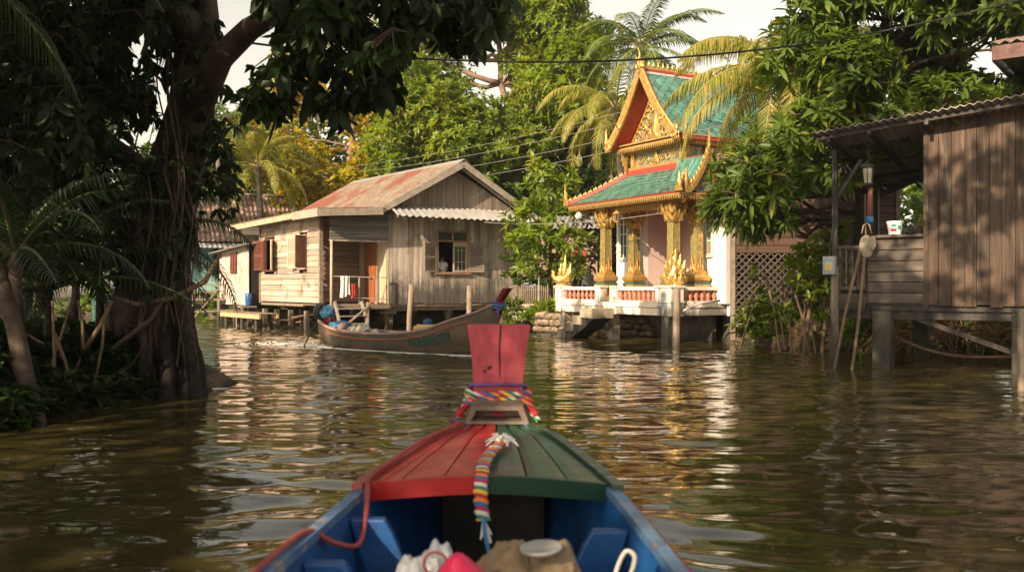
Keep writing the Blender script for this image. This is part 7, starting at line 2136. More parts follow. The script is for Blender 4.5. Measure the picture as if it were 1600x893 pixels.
wr = thing('white_roofed_house', 'distant low house with a pale roof behind the leafy small tree', 'house', G(892, 38, 0), R(-8))
mb = MB(); corrugated(mb, (-1.6, -1, 3.7), (1.3, -1, 3.7), (1.3, 1.2, 4.35), (-1.6, 1.2, 4.35), .2, .03, .01, 2); mb.build('roof', M['zinc'], wr)
mb = MB(); mb.box(-1.4, 1.1, -.4, 1.1, .2, 3.6); mb.build('wall', M['wood_warm_x'], wr)
gp = thing('garden_pole', 'thin grey pole with a small tan box standing by the picket fence', 'pole', G(842, 29.4, .3))
mb = MB(); mb.tube([(0, 0, 0), (.0, 0, 3.0)], .026, 7); mb.build('shaft', M['concrete'], gp)
mb = MB(); mb.box(-.06, .06, -.05, .05, 1.85, 2.05); mb.build('tan_box', mk('tan_box', (.5, .33, .18), (.4, .26, .14), 5, .6), gp)

# ------------------------------------------------------------ pole and wires
upo = thing('utility_pole', 'concrete utility pole with crossarm behind the roof of the grey house', 'pole', G(620, 41))
mb = MB(); mb.lathe((0, 0, 0), [(.13, 0), (.09, 8.1)], 8); mb.build('shaft', M['concrete'], upo)
mb = MB(); mb.bar((-.75, 0, 7.95), (.2, 0, 7.95), .08, .08); mb.bar((-.2, 0, 7.1), (.3, 0, 7.1), .07, .07); mb.build('crossarm', M['concrete'], upo)
for x in (-.7, -.35, .15):
    mb = MB(); mb.lathe((x, 0, 7.99), [(.03, 0), (.05, .03), (.03, .06), (.04, .1), (.01, .12)], 8); mb.build('insulator', M['plastic_white'], upo)
def wire(label, a, b, sag, r, mat, grp=None):
    a = Vector(a); b = Vector(b); P = []
    for k in range(25):
        t = k / 24; p = a.lerp(b, t); p.z -= 4 * sag * t * (1 - t); P.append(p - a)
    mb = MB(); mb.tube(P, r, 5); o = mb.build('overhead_wire', mat, loc=a); tag(o, label, 'wire', grp)
wire('topmost pale wire of the bundle sloping up past the temple roof', W(560, 258, 40), W(1330, 72, 20), .35, .008, M['cable_pale'], 'pale wires strung past the temple')
wire('second pale wire from the top of the bundle crossing before the pediment', W(560, 268, 40), W(1330, 92, 20), .35, .008, M['cable_pale'], 'pale wires strung past the temple')
wire('third pale wire from the top of the bundle crossing before the pediment', W(560, 280, 40), W(1330, 118, 20), .4, .008, M['cable_pale'], 'pale wires strung past the temple')
wire('lowest pale wire of the bundle crossing before the pediment', W(560, 296, 40), W(1330, 142, 20), .4, .008, M['cable_pale'], 'pale wires strung past the temple')
wire('thick black cable sagging across the canal above the temple finial', W(300, 55, 12.2), W(1660, -20, 15), .72, .016, M['cable_black'])
wire('slack pale cable running from the awning corner to the temple column', W(757, 347, 29.5), W(1052, 330, 23), .16, .012, M['cable_pale'])

# ------------------------------------------------------------ trees
def ell(pc, rc, d, dd, n, cr, seed, inside=.35):
    """clumps filling an ellipse of the view round pixel pc at depth d +- dd"""
    r = np.random.default_rng(seed); out = []
    k = 0
    while len(out) < n:
        a = r.uniform(0, 6.283); q = r.uniform(inside, 1) ** .6
        px = pc[0] + math.cos(a) * rc[0] * q; py = pc[1] + math.sin(a) * rc[1] * q
        w = W(px, py, d + r.uniform(-dd, dd))
        out.append((w.x, w.y, w.z, cr * r.uniform(.7, 1.25)))
    return out

BGT = 'background trees on the far bank'
# yellowing tree behind the grey house
cl = ell((505, 215), (105, 125), 43, 2.2, 40, 1.15, 1, .15) + ell((590, 120), (60, 80), 45, 1.5, 14, 1.0, 2, .2) + ell((430, 280), (50, 40), 42, 1.5, 8, .9, 3)
make_tree('yellowing_tree', 'airy tree with yellow and orange leaves behind the grey house', 'tree', [G(535, 44, .3), W(540, 330, 44), W(548, 230, 44), W(560, 120, 44.5)], .22, .08, cl, 34, 7, .26, .13, M['leaf_yellow'], M['bark_pale'], 31, BGT, limb_r=.05)
# big fresh green tree
cl = ell((760, 110), (165, 130), 41, 2.5, 62, 1.25, 4, .2) + ell((655, 210), (60, 60), 40, 1.5, 18, 1.1, 5, .1) + ell((865, 60), (60, 75), 41, 1.5, 14, 1.1, 6) + ell((700, 260), (50, 30), 40, 1.0, 8, .9, 7)
make_tree('broad_green_tree', 'tall bright green tree with pale forking limbs behind the gable roof', 'tree', [G(805, 43, .3), W(806, 300, 43), W(800, 215, 42.5), W(785, 130, 42), W(770, 20, 42)], .28, .1, cl, 80, 8, .29, .10, M['leaf_bright'], M['bark_pale'], 32, BGT, limb_r=.075)
cl = ell((905, 200), (75, 110), 47, 2, 30, 1.3, 8, .1) + ell((960, 260), (60, 70), 46, 2, 14, 1.1, 9, .1)
make_tree('shaded_tree', 'dark shaded tree between the tall green tree and the coconut palm', 'tree', [G(915, 48, .3), W(915, 250, 48), W(905, 120, 48)], .2, .08, cl, 34, 7, .34, .13, M['leaf_dark'], M['bark'], 33, BGT)
cl = ell((430, 210), (90, 55), 50, 2, 16, 1.3, 10, .1) + ell((330, 250), (80, 100), 46, 3, 22, 1.3, 11, .1)
make_tree('olive_tree_crown', 'mid green tree seen through the gaps right of the vine covered trunk', 'tree', [G(380, 50, .3), W(385, 250, 50), W(400, 190, 50)], .2, .08, cl, 30, 7, .34, .14, M['leaf_mid'], M['bark'], 34, BGT)
# low screen of trees closing the view
lows = [((210, 330), (120, 110), 44, 'leaf_mid', 'low green tree behind the vine covered trunk'), ((480, 330), (70, 50), 47, 'leaf_yellow', 'low yellowish tree right behind the ridge of the grey house'),
        ((700, 320), (110, 80), 49, 'leaf_mid', 'green tree low behind the gable of the grey house'), ((850, 350), (90, 80), 42, 'leaf_mid', 'green tree low behind the picket fence'),
        ((980, 330), (90, 90), 40, 'leaf_dark', 'dark low tree directly behind the temple columns'), ((1150, 250), (110, 120), 38, 'leaf_mid', 'green tree behind the right end of the temple roof'),
        ((1330, 200), (130, 150), 36, 'leaf_mid', 'tall green tree behind the porch of the shack'), ((1500, 150), (150, 200), 31, 'leaf_dark', 'dark tree rising behind the shack roof'),
        ((60, 200), (150, 220), 34, 'leaf_mid', 'green tree far behind the shaded left bank'), ((1420, 400), (110, 60), 27, 'leaf_mid', 'leafy low tree seen through the open porch')]
for k, (pc, rc, d, ma, lab) in enumerate(lows):
    cl = ell(pc, rc, d, 2.0, 26, 1.35 * d / 42, 60 + k, .0)
    make_tree('bank_tree', lab, 'tree', [G(pc[0], d + .5, .3), W(pc[0] + 5, pc[1] + 30, d + .5), W(pc[0], pc[1] - rc[1] * .5, d + .5)], .18, .06, cl, 30, 7, .32, .14, M[ma], M['bark'], 70 + k, BGT)
r = np.random.default_rng(900); V = []; F = []; off = 0
for k in range(90):
    px = r.uniform(-400, 2000); d = r.uniform(52, 64); w = W(px, r.uniform(200, 440), d)
    p, ax = clump_twigs(np.array([w.x, w.y, w.z]), 2.4, 90, r); v, f = whorls(p, ax, 6, .6, .3, r); V.append(v); F.append(f + off); off += len(v)
tag(np_mesh('distant_woods', np.vstack(V), np.concatenate(F), 3, M['leaf_mid']), 'distant woodland closing the view behind the canal trees', 'woods', kind='stuff')

# small leafy tree between house and temple
cl = [(*W(px, py, d), r_) for px, py, d, r_ in ((855, 285, 28.5, .6), (835, 330, 28.2, .65), (815, 375, 27.8, .55), (875, 330, 28.6, .6), (890, 375, 28.2, .6), (850, 375, 28.4, .6), (880, 285, 28.8, .5), (842, 262, 28.5, .4), (825, 415, 28, .45), (893, 415, 28.6, .5), (865, 420, 28.8, .5), (806, 345, 27.9, .4))]
make_tree('frangipani_tree', 'small tree with fans of long bright leaves between the grey house and the temple', 'tree', [G(862, 29.2, .4), W(860, 400, 29.1), W(856, 330, 28.8)], .09, .04, cl, 60, 8, .31, .09, M['leaf_bright'], M['bark'], 41, spread=1.2, detail=1, limb_r=.04, dens_pow=1.6)
cl = [(*W(px, py, d), r_) for px, py, d, r_ in ((898, 370, 31, .6), (880, 440, 31.5, .6), (915, 340, 31, .6), (925, 400, 31.5, .7), (905, 430, 31, .5))]
make_tree('red_leaved_shrub', 'dark reddish brown shrub just left of the temple columns', 'shrub', [G(905, 31.8, .4), W(908, 420, 31.8), W(905, 370, 31.5)], .06, .03, cl, 60, 6, .18, .08, leafmat('red_brown_leaves', (.055, .02, .016), (.04, .035, .014), trans=.25), M['bark'], 42)

# palms
make_palm('coconut_palm', 'tall coconut palm rising behind the temple finial', G(985, 34, .3), W(1003, 78, 34), .16, 24, 3.3, (M['rachis'], M['palm_green']), M['palm_bark'], 51, e_range=(-.5, 1.25), leaflet=.62, n=50, width=.05, droop=(1.2, 2.0), hang=.35, group='palms behind the buildings')
make_palm('coconut_palm', 'yellowing coconut palm with drooping fronds left of the temple gable', G(968, 29.5, .3), W(962, 172, 29.5), .15, 22, 3.0, (M['rachis'], M['palm_gold']), M['palm_bark'], 52, e_range=(-.5, 1.1), leaflet=.62, n=50, width=.045, droop=(1.4, 2.2), hang=.9, group='palms behind the buildings')
make_palm('coconut_palm', 'yellow green coconut palm whose fronds hang before the right end of the temple roof', G(1300, 22.5, .3), W(1240, 120, 20.6), .14, 22, 3.6, (M['rachis'], M['palm_gold']), M['palm_bark'], 53, e_range=(-.25, 1.0), leaflet=.75, n=74, width=.045, droop=(1.3, 1.9), hang=1.2, group='palms behind the buildings')
make_palm('coconut_palm', 'sunlit palm with yellow arching fronds behind the teal house', G(400, 39, .3), W(402, 262, 39), .13, 18, 3.4, (M['rachis'], M['palm_gold']), M['palm_bark'], 54, e_range=(-.3, 1.3), leaflet=.6, n=46, width=.06, droop=(1.0, 1.8), hang=.5, group='palms behind the buildings')
make_palm('coconut_palm', 'green palm arching above the rusty maroon roof', G(322, 41, .3), W(340, 200, 40), .13, 18, 3.2, (M['rachis'], M['palm_green']), M['palm_bark'], 55, e_range=(-.5, 1.1), leaflet=.6, n=46, width=.05, droop=(1.2, 1.9), hang=.6, group='palms behind the buildings')
make_palm('young_palm', 'young palm with upright green fronds behind the tin shed', G(366, 41, .3), W(370, 400, 40.5), .12, 14, 2.5, (M['rachis'], M['palm_green']), M['palm_bark'], 56, e_range=(.3, 1.35), leaflet=.6, n=36, width=.07, droop=(.7, 1.2), hang=.2)
make_palm('young_palm', 'young palm showing behind the shack porch', G(1440, 24, .3), W(1430, 390, 24), .12, 14, 2.6, (M['rachis'], M['palm_gold']), M['palm_bark'], 57, e_range=(.0, 1.2), leaflet=.6, n=36, width=.05, droop=(.9, 1.6), hang=.6)

# the whorled leaf tree reaching over the water on the right
r = np.random.default_rng(333); cl = []
def edge_left(py): return np.interp(py, [-80, 0, 100, 170, 230, 300, 350, 390], [1225, 1225, 1205, 1185, 1165, 1140, 1135, 1160])
def edge_low(px): return np.interp(px, [1090, 1130, 1180, 1230, 1300, 1600], [310, 325, 330, 310, 265, 215])
while len(cl) < 95:
    px = r.uniform(1090, 1660); py = r.uniform(-110, 390)
    if px < edge_left(py) + 18 or py > edge_low(px) - 12 or (px > 1490 and 30 < py < 140): continue
    d = 19.5 - (px - 1100) / 500 * 3.5 + r.uniform(-1.3, 1.3)
    w = W(px, py, d); cl.append((w.x, w.y, w.z, .60 * r.uniform(.75, 1.2)))
cl += [(*W(px, py, 18.8), .42) for px, py in ((1122, 322), (1138, 300), (1160, 345), (1190, 335), (1215, 330), (1150, 262), (1178, 340))]
make_tree('whorled_leaf_tree', 'large tree with whorls of long glossy leaves leaning over the shack and temple end', 'tree', [G(1345, 20.2, .3), W(1340, 380, 20), W(1345, 250, 19), W(1370, 120, 18), W(1400, -20, 17.5)], .19, .08, cl, 64, 9, .30, .075, M['leaf_glossy'], M['bark'], 61, spread=1.25, detail=1, limb_r=.045, twig_tubes=6, fill=.5, dens_pow=1.5, droop=.22)

# ------------------------------------------------------------ left bank: the fig wrapped in roots
def fig():
    random.seed(5)
    base = Vector((-4.55, 12.7, 0)); root = thing('strangler_fig', 'huge dark fig tree wrapped in roots and vines on the shaded left bank', 'tree', base)
    def L(px, py, d): return W(px, py, d) - base
    mb = MB()
    core = [L(225, 640, 12.9), L(232, 560, 12.9), L(238, 460, 12.9), L(252, 360, 12.8), L(275, 260, 12.6), L(300, 165, 12.4), L(310, 80, 12.2), L(300, -30, 12), L(285, -160, 11.8), L(270, -400, 11.6)]
    mb.tube(core, [.60, .48, .42, .37, .33, .31, .29, .27, .25, .15], 16, jitter=.10)
    # stems that have grown together round it
    stems = [((200, 640), (205, 560), (200, 470), (222, 380), (255, 270), (285, 180), (.16, .15)), ((262, 640), (262, 570), (255, 480), (262, 380), (290, 270), (310, 160), (.15, .12)),
             ((288, 632), (285, 570), (275, 480), (276, 380), (296, 280), (322, 170), (.14, .11)), ((300, 626), (298, 580), (290, 500), (286, 400), (305, 280), (318, 180), (.10, .08)),
             ((180, 620), (190, 560), (190, 500), (205, 400), (235, 300), (270, 200), (.15, .12)), ((240, 645), (243, 570), (238, 480), (240, 380), (270, 280), (296, 180), (.14, .12))]
    for k, s_ in enumerate(stems):
        P = [L(px + random.uniform(-3, 3), py, 12.35 + .1 * (k % 3) + .04 * i) for i, (px, py) in enumerate(s_[:6])]
        P2 = []
        for i in range(5):
            for q in range(3): P2.append(P[i].lerp(P[i + 1], q / 3) + Vector((random.uniform(-.02, .02),) * 3))
        P2.append(P[-1]); r0, r1 = s_[6]
        mb.tube(P2, [r0 * (1.35 if i < 2 else 1) + (r1 - r0) * i / 15 for i in range(16)], 10, jitter=.16)
    # limbs
    mb.tube([L(305, 170, 12.3), L(340, 95, 11.8), L(390, 45, 11.2), L(450, 10, 10.6), L(540, -25, 9.8), L(640, -60, 9.2), L(760, -100, 8.6)], [.24, .17, .135, .115, .09, .065, .04], 12, jitter=.08)
    mb.tube([L(300, 60, 12.1), L(250, -20, 11.2), L(200, -90, 10), L(120, -150, 9)], [.24, .2, .15, .1], 10, jitter=.08)
    mb.tube([L(300, 0, 12.0), L(340, -90, 10.5), L(420, -190, 9), L(520, -280, 7.5)], [.22, .17, .12, .07], 10, jitter=.08)
    mb.tube([L(262, 300, 12.6), L(190, 240, 12.8), L(100, 170, 12.6), L(30, 130, 12.0)], [.2, .15, .11, .07], 9, jitter=.08)
    mb.build('trunk', M['bark_dark'], root, smooth=True)
    # buttress roots going down into the water
    for k in range(16):
        px = 168 + k * 9.2; d = 12.15 + .25 * math.sin(k * 1.7) + (.2 if k < 5 else 0)
        y0 = random.uniform(430, 540); spread = (px - 235) * .14
        P = [L(px * .85 + 235 * .15, y0, d + .1), L(px, (y0 + 600) / 2, d - .02), L(px + spread * .6, 585, d - .12), L(px + spread, 628 + random.uniform(-4, 10), d - .22), L(px + spread * 1.2, 680, d - .28)]
        mb = MB(); P2 = []
        for i in range(4):
            for q in range(3): P2.append(P[i].lerp(P[i + 1], q / 3) + Vector((random.uniform(-.025, .025), random.uniform(-.02, .02), 0)))
        P2.append(P[-1]); w0 = random.uniform(.055, .095)
        mb.tube(P2, [w0 * (.7 + .55 * i / 12) for i in range(13)], 9, jitter=.14)
        mb.build('root', M['bark_dark'], root, smooth=True)
    # hanging vines and thin aerial roots
    for k in range(34):
        px = random.uniform(205, 300); y0 = random.uniform(60, 330); y1 = y0 + random.uniform(120, 330); d = random.uniform(11.8, 12.4)
        P = []
        for i in range(9):
            t = i / 8; P.append(L(px + 9 * math.sin(t * 6 + k) + (px - 250) * .15 * t, y0 + (min(y1, 600) - y0) * t, d - .15))
        mb = MB(); mb.tube(P, random.uniform(.006, .02), 5); mb.build('vine', M['root'], root, smooth=True)
    mb = MB(); mb.tube([L(345, 395, 11.9), L(320, 440, 11.8), L(270, 465, 11.8), L(215, 475, 12.0), L(175, 462, 12.2)], [.028, .035, .035, .03, .02], 7, jitter=.1); mb.build('vine', M['bark_pale'], root, smooth=True)
    mb = MB(); mb.tube([L(175, 545, 11.7), L(235, 410 + 90, 11.8), L(275, 440, 11.9)], [.03, .035, .03], 7, jitter=.1); mb.build('vine', M['root'], root, smooth=True)
    # crown
    r = np.random.default_rng(44); V = []; F = []; off = 0; tw = MB()
    bx = np.array(base)
    def put(px, py, d, rad, n, K=6, Lf=.20, Wf=.095, dr=.35, spread=1.1):
        nonlocal off
        c = np.array(W(px, py, d)) - bx
        p, ax = clump_twigs(c, rad, n, r, .8, .25); ax = ax + np.array([[0, 0, -1.1]])
        v, f = whorls(p, ax, K, Lf, Wf, r, spread, 1, dr); V.append(v); F.append(f + off); off += len(v)
        for q in range(min(n, 5)):
            e = Vector(p[q]); c_ = Vector(c); tw.tube([c_ + Vector((0, 0, .15)), c_.lerp(e, .5) + Vector((0, 0, .08)), e], [.014, .009, .005], 4, cap=False)
    # fringe hanging into the top of the picture; its lower edge wanders
    def low(px): return np.interp(px, [330, 400, 450, 480, 520, 560, 600, 640, 680, 720, 770, 800], [60, 130, 150, 110, 125, 135, 110, 60, 40, 50, 25, 0])
    n_ = 0
    while n_ < 74:
        px = r.uniform(370, 780); py = r.uniform(-90, 175)
        if py > low(px) - 12: continue
        if px < 432 and py < 135: continue
        d = r.uniform(8.6, 10.8); put(px, py, d, .30, 6, Lf=.19); n_ += 1
    for px, py in ((400, 150), (415, 175), (432, 150), (470, 150), (505, 120), (520, 165), (540, 165), (555, 130), (585, 140), (600, 120), (460, 110), (430, 105), (690, 55), (735, 60), (720, 30), (750, 40)): put(px, py, 9.5, .22, 6, Lf=.19)
    for (px, py, d, rad, n) in [(r.uniform(-60, 300), r.uniform(-80, 330), r.uniform(10.5, 13.5), .6, 22) for _ in range(85)]: (put(px, py, d, rad, n, Lf=.19, Wf=.09) if (px < 215 or py < 30) else 0)
    for (px, py, d, rad, n) in [(r.uniform(200, 340), r.uniform(-10, 460), r.uniform(11.7, 12.1), .2, 4) for _ in range(48)]: put(px, py, d, rad, n, Lf=.13, Wf=.07)
    for (px, py, d, rad, n) in [(r.uniform(310, 370), r.uniform(190, 320), r.uniform(12, 13), .22, 4) for _ in range(14)]: put(px, py, d, rad, n, Lf=.13, Wf=.06)
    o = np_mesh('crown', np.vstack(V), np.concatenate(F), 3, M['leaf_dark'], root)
    # unseen crown part added over the canal, thinned for shade and sun patches
    V = []; F = []; off2 = 0
    for k in range(100):
        c = np.array([r.uniform(-5.8, 2.6), r.uniform(2.5, 11.0), r.uniform(5.6, 9.6)])
        if c[2] < 1.4 + .33 * c[1] + 1.0: c[2] = 1.4 + .33 * c[1] + 1.3
        if (c[1] > 8.3 and c[0] < .2) or (c[0] > -.2 and k % 9 > 6): continue
        c = c - bx
        p, ax = clump_twigs(c, .8, 28, r, .7, .3); v, f = whorls(p, ax, 6, .24, .12, r, 1.2, 0); V.append(v); F.append(f + off2); off2 += len(v)
    np_mesh('shade_crown', np.vstack(V), np.concatenate(F), 3, M['leaf_dark'], root)
    tw.build('twig', M['bark_dark'], root)
    return root
fig()

# unseen tree added beside the camera so that its crown shades our boat
r = np.random.default_rng(71)
cl = [(x, y, z, 1.3) for x, y, z in [(r.uniform(-9.5, -3.2), r.uniform(-6.5, 3.5), r.uniform(4.2, 8.5)) for _ in range(46)]]
make_tree('bank_tree', 'broad dark tree added out of view on the left bank to shade the boat', 'tree', [(-7.2, .5, .3), (-7.1, .3, 3), (-6.8, -.5, 6), (-6.5, -1, 8)], .3, .1, cl, 22, 7, .28, .13, M['leaf_dark'], M['bark'], 72)

cl = [(x, y, z, 1.4) for x, y, z in [(r.uniform(-15, -7.6), r.uniform(1.0, 9.5), r.uniform(4.6, 10.5)) for _ in range(70)]]  # second unseen tree, added to keep sun off the fig and bank
make_tree('bank_tree', 'second broad dark tree added out of view to shade the left bank', 'tree', [(-11, 5.5, .3), (-11.1, 5.3, 4), (-11, 5, 8), (-11, 5, 10)], .3, .1, cl, 22, 7, .30, .14, M['leaf_dark'], M['bark'], 73)

# ---- shaded palms and undergrowth on the left bank
LP = 'shaded palms on the left bank'
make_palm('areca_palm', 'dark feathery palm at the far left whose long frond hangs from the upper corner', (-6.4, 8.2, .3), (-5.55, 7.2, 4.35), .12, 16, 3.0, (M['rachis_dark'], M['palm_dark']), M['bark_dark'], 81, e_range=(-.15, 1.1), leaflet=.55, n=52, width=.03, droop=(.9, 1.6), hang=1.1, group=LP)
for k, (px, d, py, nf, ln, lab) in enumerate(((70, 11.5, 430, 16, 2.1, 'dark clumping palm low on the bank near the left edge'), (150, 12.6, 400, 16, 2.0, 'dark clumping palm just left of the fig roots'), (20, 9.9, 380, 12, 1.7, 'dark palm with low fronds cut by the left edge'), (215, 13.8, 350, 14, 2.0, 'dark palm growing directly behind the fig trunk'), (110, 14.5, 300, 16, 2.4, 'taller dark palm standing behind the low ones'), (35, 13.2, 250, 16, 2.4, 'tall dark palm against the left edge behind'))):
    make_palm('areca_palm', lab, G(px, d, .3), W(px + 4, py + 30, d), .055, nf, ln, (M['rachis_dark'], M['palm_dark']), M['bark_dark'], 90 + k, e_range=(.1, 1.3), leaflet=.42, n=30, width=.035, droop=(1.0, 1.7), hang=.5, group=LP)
LB = [q + ' of the shaded left bank' for q in ('upright bare stick rooted at the waterline', 'bare stick slanting right down to the water', 'long bare stick slanting left from the leaning trunk', 'upright bare stick of the V beside the fig', 'bare stick slanting right of the V beside the fig', 'short bare stick leaning left over the middle', 'thin bare stick nearest the fig roots', 'bare stick crossing the leaning trunk', 'thin low bare stick slanting left in the middle')]
# leaning trunk and sticks at the left edge
stick_thing('leaning_trunk', 'slim leaning grey brown trunk at the left edge of the bank', 'trunk', [W(62, 690, 9.6), W(42, 600, 9.7), W(25, 520, 9.8), W(5, 440, 9.9), W(-30, 330, 10)], [.11, .095, .09, .085, .08], M['root'], seg=10)
for k, (a, b, rr_) in enumerate((((82, 640), (82, 470), .02), ((85, 520), (113, 610), .025), ((112, 470), (60, 620), .015), ((130, 545), (122, 470), .02), ((133, 545), (175, 470), .03), ((100, 560), (40, 520), .02), ((150, 590), (165, 480), .018), ((20, 600), (-10, 500), .02), ((125, 560), (95, 620), .018))):
    stick_thing('dead_branch', LB[k], 'branch', [W(*a, 10.6 + .1 * k), W((a[0] + b[0]) / 2 + 3, (a[1] + b[1]) / 2, 10.6 + .1 * k), W(*b, 10.7 + .1 * k)], rr_, M['stick'], 'bare branches on the left bank')
curve_tube('pale_vine', 'thin pale vine drooping from the bank to the fig roots', 'vine', [W(110, 595, 10.9), W(140, 600, 10.9), W(175, 590, 11.2), W(205, 570, 11.6), W(222, 540, 12)], .007, M['root'])
# blurred blue and white things behind the palms
mb = MB(); mb.lathe((0, 0, 0), [(.25, 0), (.26, .7), (.2, .8), (.05, .84)], 14); tag(mb.build('water_jar', M['band_green'], smooth=True, loc=G(165, 19, .4)), 'dark glazed jar half hidden behind the shaded palms', 'jar')
def shrubbery(name, label, pts, size, n, mat, K=6, Lf=.2, Wf=.08, seed=1, kind='stuff', cat='undergrowth', detail=0, up=.7, hgt=.5):
    r = np.random.default_rng(seed); V = []; F = []; off = 0
    for (x, y, z) in pts:
        c = np.array([x, y, z + size * .5]); p, ax = clump_twigs(c, size, n, r, hgt, .2); ax = ax * .6 + np.array([[0, 0, up]])
        v, f = whorls(p, ax, K, Lf, Wf, r, 1.15, detail, .3); V.append(v); F.append(f + off); off += len(v)
    o = np_mesh(name, np.vstack(V), np.concatenate(F), 3, mat)
    return tag(o, label, cat, kind=kind)
r = np.random.default_rng(12)
pts = []
for k in range(70):
    y = r.uniform(8.8, 12.4); x = np.interp(y, [8, 10.8, 12.4], [-5.35, -5.2, -4.9]) - r.uniform(-.05, .9); pts.append((x, y, max(gz(x, y), 0) - .1))
for k in range(90):
    y = r.uniform(8.5, 15); x = -5.8 - r.uniform(0, 5) - max(0, y - 12.5) * .5 - (0 if y < 12 else 0); pts.append((x, y, gz(x, y) - .05))
shrubbery('undergrowth', 'tangle of dark low plants covering the shaded left bank', pts, .5, 26, M['leaf_dark'], seed=5, Lf=.22)
pts = []
for k in range(60): x = r.uniform(-26, -5); y = 38 + r.uniform(-1.5, 3); pts.append((x, y, gz(x, y)))
for k in range(26): x = r.uniform(-8, -.5); y = 35.5 + r.uniform(-1.5, 3); pts.append((x, y, gz(x, y)))
for k in range(40): x = r.uniform(0, 2.2); y = 31.5 + r.uniform(0, 3); pts.append((x, y, gz(x, y)))
shrubbery('undergrowth', 'green undergrowth along the far bank behind the houses', pts, .8, 30, M['leaf_mid'], seed=6, Lf=.28, Wf=.12)
pts = []
for k in range(130):
    t = r.uniform(0, 1); x = 5.9 + 7.5 * t; y = 21.2 - 4.2 * t * 1.0 + r.uniform(.1, 2.6); pts.append((x, y, gz(x, y) - .05))
shrubbery('undergrowth', 'green undergrowth along the right bank under and behind the shack', pts, .42, 22, M['weed'], seed=7, Lf=.24, Wf=.07)
# dry fallen fronds and straw under the shack
V = []; F = []; off = 0
for k in range(900):
    x = r.uniform(7.6, 12.5); y = 20.0 - (x - 7.0) * .42 + r.uniform(-.1, 1.1); z = max(gz(x, y), .02) + r.uniform(.0, .35)
    d = np.array([[r.uniform(-1, .6), r.uniform(-.5, .3), r.uniform(-1.2, .5)]]); v, f = leaf_arrays(np.array([[x, y, z + .2]]), d, np.array([[0, 0, 1.]]), .6 * r.uniform(.5, 1.4), .03, 0, droop=.2)
    V.append(v); F.append(f + off); off += len(v)
tag(np_mesh('dry_straw', np.vstack(V), np.concatenate(F), 3, M['dry_leaf']), 'dry straw and fallen fronds on the bank under the shack', 'straw', kind='stuff')
# roots and drift branches under the shack
curve_tube('drift_branch', 'long pale curved branch lying over the water under the shack', 'branch', [W(1388, 520, 17.2), W(1420, 535, 17.2), W(1465, 550, 17), W(1520, 557, 16.8), W(1600, 556, 16.4)], .03, M['bark_pale'])
curve_tube('drift_branch', 'dark branch half sunk beneath the shack floor', 'branch', [W(1400, 480, 18), W(1440, 500, 18), W(1480, 540, 18), W(1500, 560, 18)], .025, M['root'])
for k in range(22):
    px = random.uniform(1395, 1595); d = random.uniform(17.5, 19)
    a = W(px, random.uniform(478, 515), d); b = W(px + random.uniform(-25, 25), random.uniform(545, 570), d - .2)
    stick_thing('bank_root', 'thin root dangling down the bank beneath the shack', 'root', [a, a.lerp(b, .5) + Vector((random.uniform(-.08, .08), 0, 0)), b], .012, M['stick'], 'roots dangling beneath the shack', 4)
# right bank between temple and shack
SK = ('stake leaning left beside the climbing vine', 'thick dark stake leaning right below the broad leaves', 'upright thick stake nearest the shack post', 'thin stake rising left of the earth block', 'thin stake leaning far left across the earth block', 'short thin twig before the earth block', 'thin stake just right of the waterline bush', 'short twig leaning out of the waterline bush', 'thin stem crossing the right of the earth block', 'thin twig under the climbing vine')
lump('earth_block', 'large sunlit block of sandy earth on the bank right of the temple', 'rock', G(1262, 20.9, -.25), (.46, .35, .55), M['laterite'], 61, .18, 1.2, n=4)
lump('earth_block', 'smaller sandy stone on the bank left of the big earth block', 'rock', G(1222, 21.0, -.2), (.25, .25, .3), M['laterite'], 62, .2, 1.5, n=3)
for k, (x0, y0, x1, y1, rr_) in enumerate(((1220, 545, 1195, 425, .03), (1252, 560, 1268, 450, .055), (1283, 545, 1292, 465, .045), (1238, 545, 1222, 440, .03), (1268, 548, 1232, 430, .03), (1248, 535, 1262, 440, .02), (1226, 530, 1208, 455, .02), (1155, 530, 1180, 470, .02), (1275, 540, 1255, 470, .025), (1160, 475, 1190, 440, .018))):
    d = 20.2; stick_thing('bank_stake', 'bare brown ' + SK[k] + ', right bank', 'stake', [W(x0, y0 + 15, d - .4), W((x0 + x1) / 2 + 2, (y0 + y1) / 2, d - .2), W(x1, y1, d + .1)], rr_, M['stick'], 'leaning stakes on the right bank')
# broad leaved plant and bushes here
def plant(name, label, base, heads, mat, L, Wd, K, seed, stem_r=.02, spread=1.2, droop=.45, cat='plant', n_per=1, srad=.05, detail=1):
    r = np.random.default_rng(seed); base = Vector(base); root = thing(name, label, cat, base); mb = MB(); V = []; F = []; off = 0
    for h in heads:
        h = Vector(h) - base; mid_ = h * .5 + Vector((random.uniform(-.08, .08), random.uniform(-.05, .05), .05)); mb.tube([(random.uniform(-.05, .05), 0, -.05), mid_, h], [stem_r, stem_r * .8, stem_r * .5], 5)
        p = np.array(h)[None, :] + r.normal(0, srad, (n_per, 3)); ax = np.array([[0, 0, 1.]]) + r.normal(0, .3, (n_per, 3)) + np.array([[h.x, h.y, 0]]) * .3
        v, f = whorls(p, ax, K, L, Wd, r, spread, detail, droop); V.append(v); F.append(f + off); off += len(v)
    mb.build('stem', M['stick'], root); np_mesh('leaves', np.vstack(V), np.concatenate(F), 3, mat, root); return root
plant('broad_leaf_plant', 'tall plant with long broad bright leaves between temple and shack', G(1262, 20.6, .3), [W(1250, 385, 20.4), W(1262, 400, 20.3), W(1275, 385, 20.5), W(1258, 425, 20.3), W(1240, 410, 20.4), W(1285, 415, 20.5)], M['leaf_bright'], .62, .17, 10, 3, .03, 1.35, .4)
